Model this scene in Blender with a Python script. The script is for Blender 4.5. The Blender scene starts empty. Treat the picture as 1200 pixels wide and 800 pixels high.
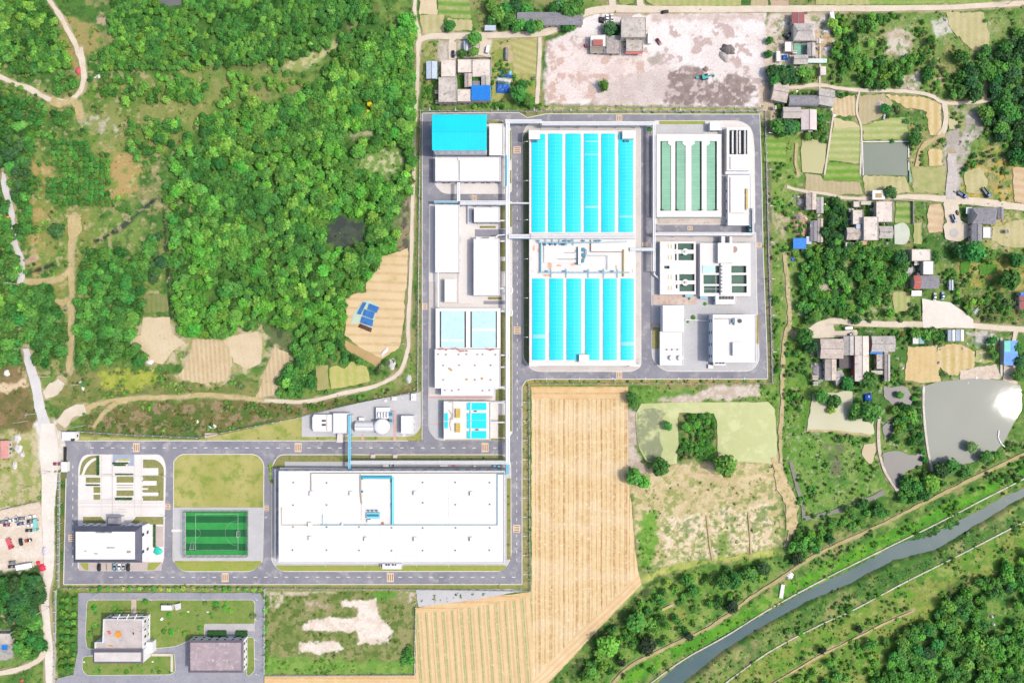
import bpy,math,random
import numpy as np
from mathutils import Vector,Matrix
random.seed(11)
RNG=np.random.default_rng(5)
SC=bpy.context.scene
COL=SC.collection
S=0.5
H=400.0
def P(u,v,z=0.0):
 """map coordinate (u east, v south) of a feature at height z -> metres"""
 k=S*(H-z)/H
 return((u-600)*k,(400-v)*k,z)
def lin(c):
 c=c/255.0
 return c/12.92 if c<=0.04045 else((c+0.055)/1.055)**2.4
GAIN=2.0
def A(r,g,b,f=1.0):
 """albedo of a surface that reads as this colour in full daylight"""
 return(lin(r)/GAIN*f,lin(g)/GAIN*f,lin(b)/GAIN*f)
# -- materials
MATS={}
def new_mat(name):
 m=bpy.data.materials.new(name);m.use_nodes=True
 nt=m.node_tree;b=nt.nodes['Principled BSDF']
 return m,nt,b
def nd(nt,kind,**kw):
 n=nt.nodes.new(kind)
 for k,v in kw.items():
  if k.startswith('i_'):n.inputs[k[2:].replace('_',' ')].default_value=v
  else:setattr(n,k,v)
 return n
def rgba(c):return(c[0],c[1],c[2],1.0)
def noise_node(nt,scale,detail=5,rough=0.6,src=None):
 n=nd(nt,'ShaderNodeTexNoise');n.inputs['Scale'].default_value=scale
 n.inputs['Detail'].default_value=detail;n.inputs['Roughness'].default_value=rough
 if src is not None:nt.links.new(src,n.inputs['Vector'])
 return n
def ramp(nt,fac,lo,hi):
 r=nd(nt,'ShaderNodeMapRange');r.inputs['From Min'].default_value=lo;r.inputs['From Max'].default_value=hi
 nt.links.new(fac,r.inputs['Value']);return r.outputs['Result']
def mixc(nt,fac,a,b,mode='MIX'):
 m=nd(nt,'ShaderNodeMix',data_type='RGBA',blend_type=mode)
 for sock,v in((m.inputs['Factor'],fac),(m.inputs['A'],a),(m.inputs['B'],b)):
  if hasattr(v,'links'):nt.links.new(v,sock)
  elif isinstance(v,(int,float)):sock.default_value=v
  else:sock.default_value=rgba(v)
 return m.outputs['Result']
def mat(name,c1,c2=None,scale=0.25,rough=0.8,c3=None,scale3=1.2,t3=0.62,spec=0.3,metal=0.0,bump=0.0,lo=0.35,hi=0.65,stripes=None,fine=0.3):
 """weathered surface: two tones in large blotches, a third as small stains; optional rows (angle, period m, colour, strength, sharp)"""
 if name in MATS:return MATS[name]
 m,nt,b=new_mat(name)
 g=nd(nt,'ShaderNodeNewGeometry');pos=g.outputs['Position']
 c2=c2 or tuple(x*0.88 for x in c1)
 n1=noise_node(nt,scale,5,0.62,pos)
 col=mixc(nt,ramp(nt,n1.outputs['Fac'],lo,hi),c1,c2)
 if stripes:
  for(ang,per,sc,strength,sharp,warp)in stripes:
   ca,sa=math.cos(ang),math.sin(ang)
   nw=noise_node(nt,0.05,3,0.5,pos)
   d=nd(nt,'ShaderNodeVectorMath',operation='DOT_PRODUCT');d.inputs[1].default_value=(ca,sa,0)
   nt.links.new(pos,d.inputs[0])
   w=nd(nt,'ShaderNodeMath',operation='MULTIPLY_ADD');w.inputs[1].default_value=warp
   nt.links.new(nw.outputs['Fac'],w.inputs[0]);nt.links.new(d.outputs['Value'],w.inputs[2])
   f=nd(nt,'ShaderNodeMath',operation='MULTIPLY');f.inputs[1].default_value=2*math.pi/per
   nt.links.new(w.outputs[0],f.inputs[0])
   s=nd(nt,'ShaderNodeMath',operation='SINE');nt.links.new(f.outputs[0],s.inputs[0])
   r=ramp(nt,s.outputs[0],-sharp,sharp)if sharp<=1 else ramp(nt,s.outputs[0],sharp-1,1)
   n2=noise_node(nt,0.35,4,0.7,pos)
   k=nd(nt,'ShaderNodeMath',operation='MULTIPLY');nt.links.new(r,k.inputs[0])
   nt.links.new(ramp(nt,n2.outputs['Fac'],0.25,0.6),k.inputs[1])
   k2=nd(nt,'ShaderNodeMath',operation='MULTIPLY');nt.links.new(k.outputs[0],k2.inputs[0]);k2.inputs[1].default_value=strength
   col=mixc(nt,k2.outputs[0],col,sc)
 if c3:
  n3=noise_node(nt,scale3,6,0.7,pos)
  col=mixc(nt,ramp(nt,n3.outputs['Fac'],t3-0.06,t3+0.08),col,c3)
 nf=noise_node(nt,2.2,4,0.7,pos)
 col=mixc(nt,fine,col,mixc(nt,1.0,col,ramp2(nt,nf.outputs['Fac']),'MULTIPLY'))
 nt.links.new(col,b.inputs['Base Color'])
 b.inputs['Roughness'].default_value=rough;b.inputs['Metallic'].default_value=metal
 b.inputs['Specular IOR Level'].default_value=spec
 if bump:
  bp=nd(nt,'ShaderNodeBump');bp.inputs['Strength'].default_value=bump;bp.inputs['Distance'].default_value=0.25
  nt.links.new(nf.outputs['Fac'],bp.inputs['Height']);nt.links.new(bp.outputs['Normal'],b.inputs['Normal'])
 MATS[name]=m
 return m
def ramp2(nt,fac):
 r=nd(nt,'ShaderNodeMapRange');r.inputs['From Min'].default_value=0.3;r.inputs['From Max'].default_value=0.7
 r.inputs['To Min'].default_value=0.55;r.inputs['To Max'].default_value=1.35
 nt.links.new(fac,r.inputs['Value']);return r.outputs['Result']
def plain(name,c,rough=0.5,metal=0.0,spec=0.5):
 if name in MATS:return MATS[name]
 m,nt,b=new_mat(name)
 g=nd(nt,'ShaderNodeNewGeometry')
 n=noise_node(nt,1.5,4,0.6,g.outputs['Position'])
 nt.links.new(mixc(nt,ramp(nt,n.outputs['Fac'],0.3,0.75),c,tuple(x*0.86 for x in c)),b.inputs['Base Color'])
 b.inputs['Roughness'].default_value=rough;b.inputs['Metallic'].default_value=metal
 b.inputs['Specular IOR Level'].default_value=spec
 MATS[name]=m;return m
def glass(name,c,rough=0.12):
 return plain(name,c,rough,0.0,0.7)
def water(name,c,c2,scale=0.05,rough=0.12,bump=0.03,spec=0.5,algae=None,t=0.55,rip=1.6):
 m,nt,b=new_mat(name)
 g=nd(nt,'ShaderNodeNewGeometry');pos=g.outputs['Position']
 n=noise_node(nt,scale,5,0.6,pos)
 col=mixc(nt,ramp(nt,n.outputs['Fac'],0.35,0.65),c,c2)
 if algae:
  n3=noise_node(nt,0.09,6,0.7,pos)
  col=mixc(nt,ramp(nt,n3.outputs['Fac'],t-0.05,t+0.07),col,algae)
 nt.links.new(col,b.inputs['Base Color'])
 b.inputs['Roughness'].default_value=rough;b.inputs['Specular IOR Level'].default_value=spec
 nb=noise_node(nt,rip,5,0.65,pos)
 bp=nd(nt,'ShaderNodeBump');bp.inputs['Strength'].default_value=bump*4 if rip>1 else 1.0;bp.inputs['Distance'].default_value=bump
 nt.links.new(nb.outputs['Fac'],bp.inputs['Height']);nt.links.new(bp.outputs['Normal'],b.inputs['Normal'])
 MATS[name]=m;return m
def vcol_mat(name,attr,fine=(1.0,0.7),rand=False,transl=0.0,rough=0.9,bump=0.0):
 m,nt,b=new_mat(name)
 a=nd(nt,'ShaderNodeAttribute',attribute_name=attr)
 col=a.outputs['Color']
 g=nd(nt,'ShaderNodeNewGeometry');pos=g.outputs['Position']
 if fine:
  n=noise_node(nt,fine[0],6,0.75,pos)
  r=nd(nt,'ShaderNodeMapRange');r.inputs['From Min'].default_value=0.3;r.inputs['From Max'].default_value=0.7
  r.inputs['To Min'].default_value=1-fine[1];r.inputs['To Max'].default_value=1+fine[1]
  nt.links.new(n.outputs['Fac'],r.inputs['Value'])
  col=mixc(nt,1.0,col,r.outputs['Result'],'MULTIPLY')
  if bump:
   bp=nd(nt,'ShaderNodeBump');bp.inputs['Strength'].default_value=bump;bp.inputs['Distance'].default_value=0.5
   nt.links.new(n.outputs['Fac'],bp.inputs['Height']);nt.links.new(bp.outputs['Normal'],b.inputs['Normal'])
 if rand:
  oi=nd(nt,'ShaderNodeObjectInfo')
  h=nd(nt,'ShaderNodeHueSaturation')
  r=nd(nt,'ShaderNodeMapRange');r.inputs['To Min'].default_value=0.475;r.inputs['To Max'].default_value=0.525
  nt.links.new(oi.outputs['Random'],r.inputs['Value']);nt.links.new(r.outputs['Result'],h.inputs['Hue'])
  mm=nd(nt,'ShaderNodeMath',operation='MULTIPLY');mm.inputs[1].default_value=7.13
  nt.links.new(oi.outputs['Random'],mm.inputs[0])
  fr=nd(nt,'ShaderNodeMath',operation='FRACT');nt.links.new(mm.outputs[0],fr.inputs[0])
  r2=nd(nt,'ShaderNodeMapRange');r2.inputs['To Min'].default_value=0.75;r2.inputs['To Max'].default_value=1.3
  nt.links.new(fr.outputs[0],r2.inputs['Value']);nt.links.new(r2.outputs['Result'],h.inputs['Value'])
  nt.links.new(col,h.inputs['Color']);col=h.outputs['Color']
 nt.links.new(col,b.inputs['Base Color'])
 b.inputs['Roughness'].default_value=rough;b.inputs['Specular IOR Level'].default_value=0.15
 if transl:
  t=nd(nt,'ShaderNodeBsdfTranslucent');nt.links.new(col,t.inputs['Color'])
  mx=nd(nt,'ShaderNodeMixShader');mx.inputs['Fac'].default_value=transl
  nt.links.new(b.outputs['BSDF'],mx.inputs[1]);nt.links.new(t.outputs['BSDF'],mx.inputs[2])
  nt.links.new(mx.outputs['Shader'],nt.nodes['Material Output'].inputs['Surface'])
 MATS[name]=m;return m
# -- mesh building
class MB:
 def __init__(s):s.v=[];s.f=[];s.m=[];s.mi=0
 def add(s,vs,fs):
  o=len(s.v);s.v+=[tuple(p)for p in vs]
  s.f+=[tuple(i+o for i in f)for f in fs];s.m+=[s.mi]*len(fs);return s
 def box(s,x0,x1,y0,y1,z0,z1):
  if x0>x1:x0,x1=x1,x0
  if y0>y1:y0,y1=y1,y0
  return s.add([(x0,y0,z0),(x1,y0,z0),(x1,y1,z0),(x0,y1,z0),(x0,y0,z1),(x1,y0,z1),(x1,y1,z1),(x0,y1,z1)],[(0,3,2,1),(4,5,6,7),(0,1,5,4),(1,2,6,5),(2,3,7,6),(3,0,4,7)])
 def obox(s,c,ax,ay,hx,hy,z0,z1):
  """box with horizontal axes ax, ay (unit 2-vectors), half sizes hx, hy"""
  q=[(c[0]+ax[0]*a*hx+ay[0]*b*hy,c[1]+ax[1]*a*hx+ay[1]*b*hy)for a,b in((-1,-1),(1,-1),(1,1),(-1,1))]
  return s.prism(q,z0,z1)
 def prism(s,pts,z0,z1,top=True,bottom=True,taper=None):
  pts=ccw(pts);n=len(pts);pt=taper if taper else pts
  vs=[(p[0],p[1],z0)for p in pts]+[(p[0],p[1],z1)for p in pt]
  fs=[(i,(i+1)%n,n+(i+1)%n,n+i)for i in range(n)]
  if top:fs.append(tuple(range(n,2*n)))
  if bottom:fs.append(tuple(reversed(range(n))))
  return s.add(vs,fs)
 def ring(s,outer,inner,z0,z1):
  """wall ring between two ccw outlines with equal counts"""
  n=len(outer)
  vs=[(p[0],p[1],z0)for p in outer]+[(p[0],p[1],z1)for p in outer]+[(p[0],p[1],z0)for p in inner]+[(p[0],p[1],z1)for p in inner]
  fs=[]
  for i in range(n):
   j=(i+1)%n
   fs+=[(i,j,n+j,n+i),(n+i,n+j,3*n+j,3*n+i),(3*n+i,3*n+j,2*n+j,2*n+i),(2*n+i,2*n+j,j,i)]
  return s.add(vs,fs)
 def tube(s,path,r,n=8,cap=True):
  path=[Vector(p)for p in path];rings=[]
  rs=r if isinstance(r,(list,tuple))else[r]*len(path)
  for i,p in enumerate(path):
   d=((path[i]-path[i-1]).normalized()if i else Vector())+((path[i+1]-path[i]).normalized()if i<len(path)-1 else Vector())
   d.normalize()
   up=Vector((0,0,1))if abs(d.z)<0.9 else Vector((1,0,0))
   a=d.cross(up).normalized();b=a.cross(d).normalized()
   rings.append([p+(a*math.cos(2*math.pi*k/n)+b*math.sin(2*math.pi*k/n))*rs[i]for k in range(n)])
  vs=[q for rg in rings for q in rg]
  fs=[(i*n+k,i*n+(k+1)%n,(i+1)*n+(k+1)%n,(i+1)*n+k)for i in range(len(path)-1)for k in range(n)]
  if cap:fs+=[tuple(reversed(range(n))),tuple((len(path)-1)*n+k for k in range(n))]
  return s.add(vs,fs)
 def cyl(s,x,y,z0,z1,r,n=16,r2=None):
  return s.prism([(x+r*math.cos(2*math.pi*k/n),y+r*math.sin(2*math.pi*k/n))for k in range(n)],z0,z1,taper=[(x+(r2 if r2 is not None else r)*math.cos(2*math.pi*k/n),y+(r2 if r2 is not None else r)*math.sin(2*math.pi*k/n))for k in range(n)])
 def dome(s,x,y,z,rx,ry,rz,n=16,m=5):
  vs=[];fs=[]
  for j in range(m):
   t=math.pi/2*j/m
   vs+=[(x+rx*math.cos(t)*math.cos(2*math.pi*k/n),y+ry*math.cos(t)*math.sin(2*math.pi*k/n),z+rz*math.sin(t))for k in range(n)]
  vs.append((x,y,z+rz))
  fs=[(j*n+k,j*n+(k+1)%n,(j+1)*n+(k+1)%n,(j+1)*n+k)for j in range(m-1)for k in range(n)]
  fs+=[((m-1)*n+k,(m-1)*n+(k+1)%n,m*n)for k in range(n)]
  fs.append(tuple(reversed(range(n))))
  return s.add(vs,fs)
 def mesh(s,name,mats,org=(0,0,0),smooth=False):
  me=bpy.data.meshes.new(name)
  me.from_pydata([(a-org[0],b-org[1],c-org[2])for a,b,c in s.v],[],s.f)
  for m_ in(mats if isinstance(mats,(list,tuple))else[mats]):me.materials.append(m_)
  if any(s.m):me.polygons.foreach_set('material_index',s.m)
  if smooth:me.polygons.foreach_set('use_smooth',[True]*len(me.polygons))
  me.update();return me
def area(p):return 0.5*sum(p[i][0]*p[(i+1)%len(p)][1]-p[(i+1)%len(p)][0]*p[i][1]for i in range(len(p)))
def ccw(p):
 p=[tuple(q[:2])for q in p]
 return p if area(p)>0 else p[::-1]
def inset(p,d):
 p=ccw(p);n=len(p);out=[]
 for i in range(n):
  a,b,c=Vector(p[i-1]),Vector(p[i]),Vector(p[(i+1)%n])
  e1=(b-a).normalized();e2=(c-b).normalized()
  n1=Vector((-e1.y,e1.x));n2=Vector((-e2.y,e2.x))
  k=max(0.35,1+n1.dot(n2));q=b+(n1+n2)*(d/k);out.append((q.x,q.y))
 return out
def link(o):COL.objects.link(o);return o
def thing(name,label,cat,loc,group=None,rz=0.0):
 o=link(bpy.data.objects.new(name,None));o.location=loc;o.rotation_euler=(0,0,rz)
 o.empty_display_size=0.5
 o['label']=label;o['category']=cat
 if group:o['group']=group
 return o
def part(name,mb,m,parent,smooth=False,label=None,stuff=False):
 o=link(bpy.data.objects.new(name,mb.mesh(name,m,tuple(parent_origin(parent)),smooth)))
 o.parent=parent
 if label:o['label']=label
 if stuff:o['kind']='stuff'
 return o
ORG={}
def parent_origin(p):
 l=Vector((0,0,0))
 while p is not None:l=l+p.location;p=p.parent
 return l
LAST=['']
def solo(name,mb,m,label,cat,group=None,smooth=False):
 a=np.array(mb.v);org=(float((a[:,0].min()+a[:,0].max())/2),float((a[:,1].min()+a[:,1].max())/2),float(a[:,2].min()))
 o=link(bpy.data.objects.new(name,mb.mesh(name,m,org,smooth)));o.location=org;LAST[0]=o.name
 o['label']=label;o['category']=cat
 if group:o['group']=group
 return o
def struct(name,mb,m,kind='structure'):
 o=link(bpy.data.objects.new(name,mb.mesh(name,m)));o['kind']=kind;return o
def copy_tree(o,parent=None):
 c=o.copy();COL.objects.link(c);c.parent=parent
 for ch in list(o.children):copy_tree(ch,c)
 return c
# -- noise in numpy
def vnoise(X,Y,scale,seed):
 seed=abs(int(seed))
 r=np.random.default_rng(seed);N=256;T=r.random((N,N))
 x=X/scale+1000;y=Y/scale+1000
 xi=np.floor(x).astype(int);yi=np.floor(y).astype(int);fx=x-xi;fy=y-yi
 fx=fx*fx*(3-2*fx);fy=fy*fy*(3-2*fy)
 a=T[yi%N,xi%N];b=T[yi%N,(xi+1)%N];c=T[(yi+1)%N,xi%N];d=T[(yi+1)%N,(xi+1)%N]
 return(a*(1-fx)+b*fx)*(1-fy)+(c*(1-fx)+d*fx)*fy
def fbm(X,Y,scale,seed,octv=4,g=0.55):
 o=0;w=1;t=0
 for k in range(octv):
  o=o+w*vnoise(X,Y,scale/(2.03**k),seed*31+k);t+=w;w*=g
 return np.clip((o/t-0.5)*1.9+0.5,0,1)
def sstep(a,b,x):
 t=np.clip((x-a)/(b-a),0,1);return t*t*(3-2*t)
def poly_sd(poly,X,Y,closed=True):
 """signed distance, positive inside (closed) or minus the distance to the line"""
 d2=np.full(X.shape,1e18);ins=np.zeros(X.shape,bool);n=len(poly)
 for i in range(n if closed else n-1):
  ax,ay=poly[i][:2];bx,by=poly[(i+1)%n][:2]
  ex,ey=bx-ax,by-ay;L=ex*ex+ey*ey+1e-9
  t=np.clip(((X-ax)*ex+(Y-ay)*ey)/L,0,1)
  dx=X-ax-t*ex;dy=Y-ay-t*ey;d2=np.minimum(d2,dx*dx+dy*dy)
  if closed and ay!=by:
   c=((ay>Y)!=(by>Y))&(X<(bx-ax)*(Y-ay)/(by-ay)+ax);ins^=c
 d=np.sqrt(d2)
 return np.where(ins,d,-d)if closed else-d
def rough_poly(poly,step=3.0,amp=1.2,scale=7.0,seed=1):
 """outline in map units resampled with an uneven edge"""
 out=[];n=len(poly)
 for i in range(n):
  a,b=poly[i],poly[(i+1)%n];L=math.hypot(b[0]-a[0],b[1]-a[1]);k=max(1,int(L/step))
  for j in range(k):out.append((a[0]+(b[0]-a[0])*j/k,a[1]+(b[1]-a[1])*j/k))
 X=np.array([p[0]for p in out]);Y=np.array([p[1]for p in out])
 dx=(fbm(X,Y,scale,seed*3+1,3)-0.5)*2*amp;dy=(fbm(X,Y,scale,seed*3+2,3)-0.5)*2*amp
 return[(float(x),float(y))for x,y in zip(X+dx,Y+dy)]
def smooth_line(pts,k=6):
 """Catmull-Rom through points (u, v[, w])"""
 out=[];n=len(pts)
 for i in range(n-1):
  p0,p1,p2,p3=[np.array(pts[max(0,min(n-1,j))],float)for j in(i-1,i,i+1,i+2)]
  for j in range(k):
   t=j/k
   out.append(tuple(0.5*((2*p1)+(-p0+p2)*t+(2*p0-5*p1+4*p2-p3)*t*t+(-p0+3*p1-3*p2+p3)*t**3)))
 out.append(tuple(float(x)for x in pts[-1]));return out
def strip_poly(pts,w,rag=0.0,seed=3,k=6):
 """polygon (map units) around a smoothed centre line of width w (or per-point third value)"""
 pts=[(p[0],p[1],p[2]if len(p)>2 else w)for p in pts]
 c=smooth_line(pts,k);L=[];R=[]
 X=np.array([p[0]for p in c]);Y=np.array([p[1]for p in c])
 n1=(fbm(X,Y,9,seed,3)-0.5)*2*rag;n2=(fbm(X+500,Y,9,seed,3)-0.5)*2*rag
 for i,p in enumerate(c):
  a=c[max(0,i-1)];b=c[min(len(c)-1,i+1)]
  dx,dy=b[0]-a[0],b[1]-a[1];l=math.hypot(dx,dy)or 1;nx,ny=-dy/l,dx/l
  h=p[2]/2
  L.append((p[0]+nx*(h+n1[i]),p[1]+ny*(h+n1[i])));R.append((p[0]-nx*(h+n2[i]),p[1]-ny*(h+n2[i])))
 return L,R
def strip_mesh(mb,pts,w,z,rag=0.0,seed=3,k=6,thick=0.0):
 L,R=strip_poly(pts,w,rag,seed,k);n=len(L)
 vs=[P(a[0],a[1])[:2]+(z,)for a in L]+[P(a[0],a[1])[:2]+(z,)for a in R]
 fs=[(i,i+1,n+i+1,n+i)for i in range(n-1)]
 if area([vs[i]for i in fs[0]])<0:fs=[f[::-1]for f in fs]
 mb.add(vs,fs)
 if thick:
  o=[(v[0],v[1],z-thick)for v in vs]
  side=[(i,i+1,i+1+2*n,i+2*n)for i in range(n-1)]+[(n+i+1,n+i,3*n+i,3*n+i+1)for i in range(n-1)]
  mb.add(vs+o,side)
 return mb
def tri_poly(mb,pts,z):
 """flat sheet for a possibly concave outline (map units)"""
 from mathutils.geometry import tessellate_polygon
 q=[P(a[0],a[1])[:2]for a in pts];q=ccw(q)
 t=tessellate_polygon([[Vector((x,y,0))for x,y in q]])
 fs=[]
 for f in t:
  a=[q[i]for i in f]
  fs.append(tuple(f)if area(a)>0 else tuple(f[::-1]))
 mb.add([(x,y,z)for x,y in q],fs);return mb
ZL=[0.012]
def nz():
 ZL[0]+=0.004;return ZL[0]
NOVEG=[]
def sheet(name,poly,m,rag=0.0,z=None,step=3.0,seed=1,scale=7.0):
 if z is None or name=='asphalt_road':NOVEG.append(poly)
 if 'field' in name or 'plot' in name:rag*=1.7 if 'veg' in name else 0.55;scale=5.0;step=2.0;seed=int(abs(poly[0][0]))
 mb=MB();pts=rough_poly(poly,step,rag,scale,seed)if rag else poly
 tri_poly(mb,pts,nz()if z is None else z)
 return struct(name,mb,m)
def rect(x0,y0,x1,y1):return[(x0,y0),(x1,y0),(x1,y1),(x0,y1)]
def rounded(poly,radii,k=6):
 """round the corners of an outline (map units)"""
 out=[];n=len(poly)
 if not isinstance(radii,(list,tuple)):radii=[radii]*n
 for i in range(n):
  r=radii[i];p=Vector(poly[i]);a=Vector(poly[i-1]);b=Vector(poly[(i+1)%n])
  if r<=0:out.append((p.x,p.y));continue
  e1=(a-p);e2=(b-p);r1=min(r,e1.length*0.49,e2.length*0.49)
  s=p+e1.normalized()*r1;e=p+e2.normalized()*r1
  for j in range(k+1):
   t=j/k;q=s*(1-t)**2+p*2*t*(1-t)+e*t*t;out.append((q.x,q.y))
 return out
# -- the ground
FX=np.arange(-84,1285,1.0);FY=np.arange(-84,885,1.0)
far=np.array([14000,8000,5000,3200,2200,1500,1100,800,600,450,330,240,170,120,80,50,30,15.0])
GX=np.concatenate([-84-far,FX,1284+far[::-1]]);GY=np.concatenate([-84-far,FY,884+far[::-1]])
UX,UY=np.meshgrid(GX,GY)
CX=np.clip(UX,-24,1224);CY=np.clip(UY,-24,824)
def cc(*c):return np.array(A(*c))
n_a=fbm(UX,UY,46,1,5);n_b=fbm(UX,UY,15,2,5);n_c=fbm(UX,UY,5,3,4);n_d=fbm(UX,UY,90,4,4)
def lerp(a,b,t):return a*(1-t[...,None])+b*t[...,None]
G=lerp(cc(84,128,58),cc(128,156,78),sstep(0.3,0.7,0.5*n_a+0.5*n_b))
G=lerp(G,cc(60,100,48),sstep(0.55,0.8,n_c)*0.6)
G=lerp(G,cc(172,158,116),sstep(0.58,0.75,0.6*n_b+0.4*n_d)*0.55)
G=G.astype(np.float64)
OUT=sstep(84,260,np.maximum(np.maximum(-UX,UX-1200),np.maximum(-UY,UY-800)))
G=lerp(G,cc(112,146,74),OUT)
VEG=np.full(UX.shape,0.30)
def paint(poly,c1,c2=None,soft=2.0,rag=3.0,rs=10,ns=12,alpha=1.0,veg=None,closed=True,w=0,seed=None,speck=None,holes=None):
 """lay a kind of soil or sward over the ground inside an outline with an uneven edge"""
 global G
 us=[p[0]for p in poly];vs=[p[1]for p in poly];m=soft+rag+w+3
 i0,i1=np.searchsorted(GX,[min(us)-m,max(us)+m]);j0,j1=np.searchsorted(GY,[min(vs)-m,max(vs)+m])
 if i1<=i0 or j1<=j0:return
 sl=(slice(j0,j1),slice(i0,i1));X=UX[sl];Y=UY[sl]
 d=poly_sd(poly,X,Y,closed)+w
 sd=seed or(len(poly)*7+int(us[0])+3*int(vs[0]))
 d=d+(fbm(X,Y,rs,sd,4)-0.5)*2*rag
 a=sstep(-soft,soft,d)*alpha
 if holes:a=a*sstep(holes-0.1,holes+0.1,fbm(X,Y,ns*0.8,sd+5,4))
 c1=np.array(A(*c1));c2=np.array(A(*c2))if c2 else c1*0.86
 c=lerp(c1,c2,sstep(0.3,0.7,fbm(X,Y,ns,sd+1,5)))
 if speck:c=lerp(c,np.array(A(*speck[0])),sstep(speck[1]-0.05,speck[1]+0.05,fbm(X,Y,speck[2],sd+2,4)))
 G[sl]=lerp(G[sl],c,a)
 if veg is not None:VEG[sl]=VEG[sl]*(1-a)+veg*a
def pline(pts,w,c1,c2=None,soft=2.0,rag=2.0,**k):
 paint([p[:2]for p in smooth_line(pts,4)],c1,c2,soft,rag,closed=False,w=w/2,**k)
FOREST={'mid':[(192,195),(215,172),(262,128),(330,122),(366,100),(382,78),(440,42),(482,12),(486,60),(484,150),(482,250),(468,290),(440,318),(408,345),(404,395),(382,412),(352,452),(325,458),(336,425),(306,386),(262,396),(216,402),(202,372),(196,300)],'top':[(128,22),(134,-20),(436,-20),(440,26),(400,58),(372,70),(330,76),(250,76),(160,82),(108,80),(104,62),(140,48)],'corner':[(-20,-20),(46,-20),(62,28),(74,50),(82,76),(42,86),(-20,78)],'strip':[(-20,98),(24,122),(28,170),(34,205),(36,250),(30,300),(18,270),(8,215),(-20,200)],'low':[(-20,220),(4,220),(12,280),(22,330),(58,332),(66,372),(76,408),(40,430),(-20,425)],'centre':[(92,298),(122,288),(150,298),(168,296),(182,318),(164,332),(166,382),(166,420),(132,432),(88,424),(86,350)],'south':[(1005,822),(1034,782),(1066,742),(1100,716),(1140,690),(1180,660),(1225,636),(1225,822)],'east':[(1148,60),(1160,42),(1225,30),(1225,185),(1190,200),(1172,160),(1152,140),(1140,100)],}
for k_,p_ in FOREST.items():
 paint(p_,(70,118,52),(94,142,62),5,7,16,10,0.85,veg=0.75)
for k_ in('mid',):
 paint([(206,178),(262,132),(340,122),(368,124),(330,190),(240,240),(204,230)],(66,118,50),(98,142,62),5,6,12,9,0.9,veg=0.8)
paint([(86,100),(200,85),(330,76),(360,96),(262,126),(200,170),(140,230),(108,255),(90,235),(100,130)],(112,148,66),(152,158,92),5,6,14,16,0.8,veg=0.5)
paint([(112,190),(168,165),(178,182),(150,235),(122,240)],(196,166,112),(140,158,78),4,6,10,12,0.85,veg=0.15)
paint([(28,192),(62,185),(62,240),(54,290),(40,330),(30,262)],(190,168,110),(138,150,74),4,6,10,14,0.85,veg=0.2)
paint([(50,250),(110,240),(120,290),(88,360),(60,340),(46,300)],(122,150,72),(160,158,92),4,6,10,14,0.8,veg=0.35)
paint([(104,136),(134,140),(134,152),(112,158),(102,150)],(205,196,178),(150,160,100),3,5,7,8,0.9,veg=0.1)
paint([(64,24),(100,20),(128,40),(100,70),(96,100),(70,60)],(176,160,104),(122,148,70),4,6,12,12,0.85,veg=0.25)
paint([(116,16),(128,22),(124,30),(114,28)],(214,190,160),None,2,3,5,6,0.9,veg=0.1)
paint([(-20,425),(30,432),(42,500),(30,510),(-20,500)],(150,128,92),(120,116,70),4,5,10,14,0.95,veg=0.15)
paint([(-20,446),(20,450),(30,440),(32,452),(10,460),(-20,458)],(232,208,172),None,2,3,8,8,0.95,veg=0.05)
paint([(68,430),(120,432),(200,440),(320,452),(340,462),(240,470),(110,480),(80,492),(60,470)],(150,148,92),(118,134,70),4,5,10,10,0.85,veg=0.4)
paint([(96,484),(130,476),(250,468),(420,468),(488,452),(490,458),(350,488),(232,510),(92,510)],(124,120,72),(94,118,56),4,3,8,9,0.95,veg=0.55,speck=((160,140,108),.68,7))
paint([(118,436),(178,432),(190,450),(150,458),(120,455)],(160,178,70),(190,196,84),3,5,6,6,0.8,veg=0.5)
paint([(385,262),(402,255),(424,262),(424,282),(400,290),(382,286)],(70,76,76),(84,92,80),3,5,8,6,0.95,veg=0.05)
paint([(468,250),(482,225),(482,320),(452,345),(440,330),(462,300)],(96,98,82),(160,146,120),4,6,9,6,0.92,veg=0.15)
paint([(300,372),(345,392),(342,424),(320,420),(316,396)],(80,88,66),(112,124,80),4,6,8,8,0.88,veg=0.15)
pline([(112,283),(140,268),(176,238),(184,234)],5,(70,84,72),(52,70,50),2,1.5,veg=0.1)
pline([(190,235),(194,280),(198,350),(200,372)],3,(50,72,44),(60,80,50),2,1.5,veg=0.1)
pline([(250,76),(330,78),(350,72),(376,62),(396,48),(420,24),(440,8)],7,(160,158,104),(112,128,74),3,3,veg=0.1)
paint([(330,78),(372,58),(396,50),(392,60),(360,80),(334,84)],(206,204,152),(160,172,98),3,4,7,7,0.9,veg=0.08)
paint([(400,160),(430,150),(440,158),(412,165)],(196,192,160),(150,160,100),3,4,6,6,0.85,veg=0.2)
paint([(412,186),(440,178),(470,172),(474,190),(456,205),(418,200)],(206,206,160),(130,164,84),4,6,7,5,0.92,veg=0.16)
pline([(1,297),(20,322),(40,318),(62,310)],4,(70,76,58),None,2,1.5,veg=0.1)
paint([(975,18),(1200,16),(1200,110),(1130,112),(1060,102),(978,98)],(122,156,78),(152,166,98),4,5,12,10,0.85,veg=0.75)
paint([(1038,36),(1056,34),(1072,44),(1068,60),(1054,68),(1040,60)],(222,212,196),(196,180,156),3,4,6,6,0.95,veg=0.02)
paint([(1096,24),(1112,20),(1116,36),(1104,48),(1094,40)],(226,222,212),None,3,5,6,6,0.9,veg=0.05)
paint([(1052,98),(1060,90),(1076,86),(1084,94),(1076,106),(1060,106)],(226,220,206),(190,176,150),3,4,5,5,0.9,veg=0.05)
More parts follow.
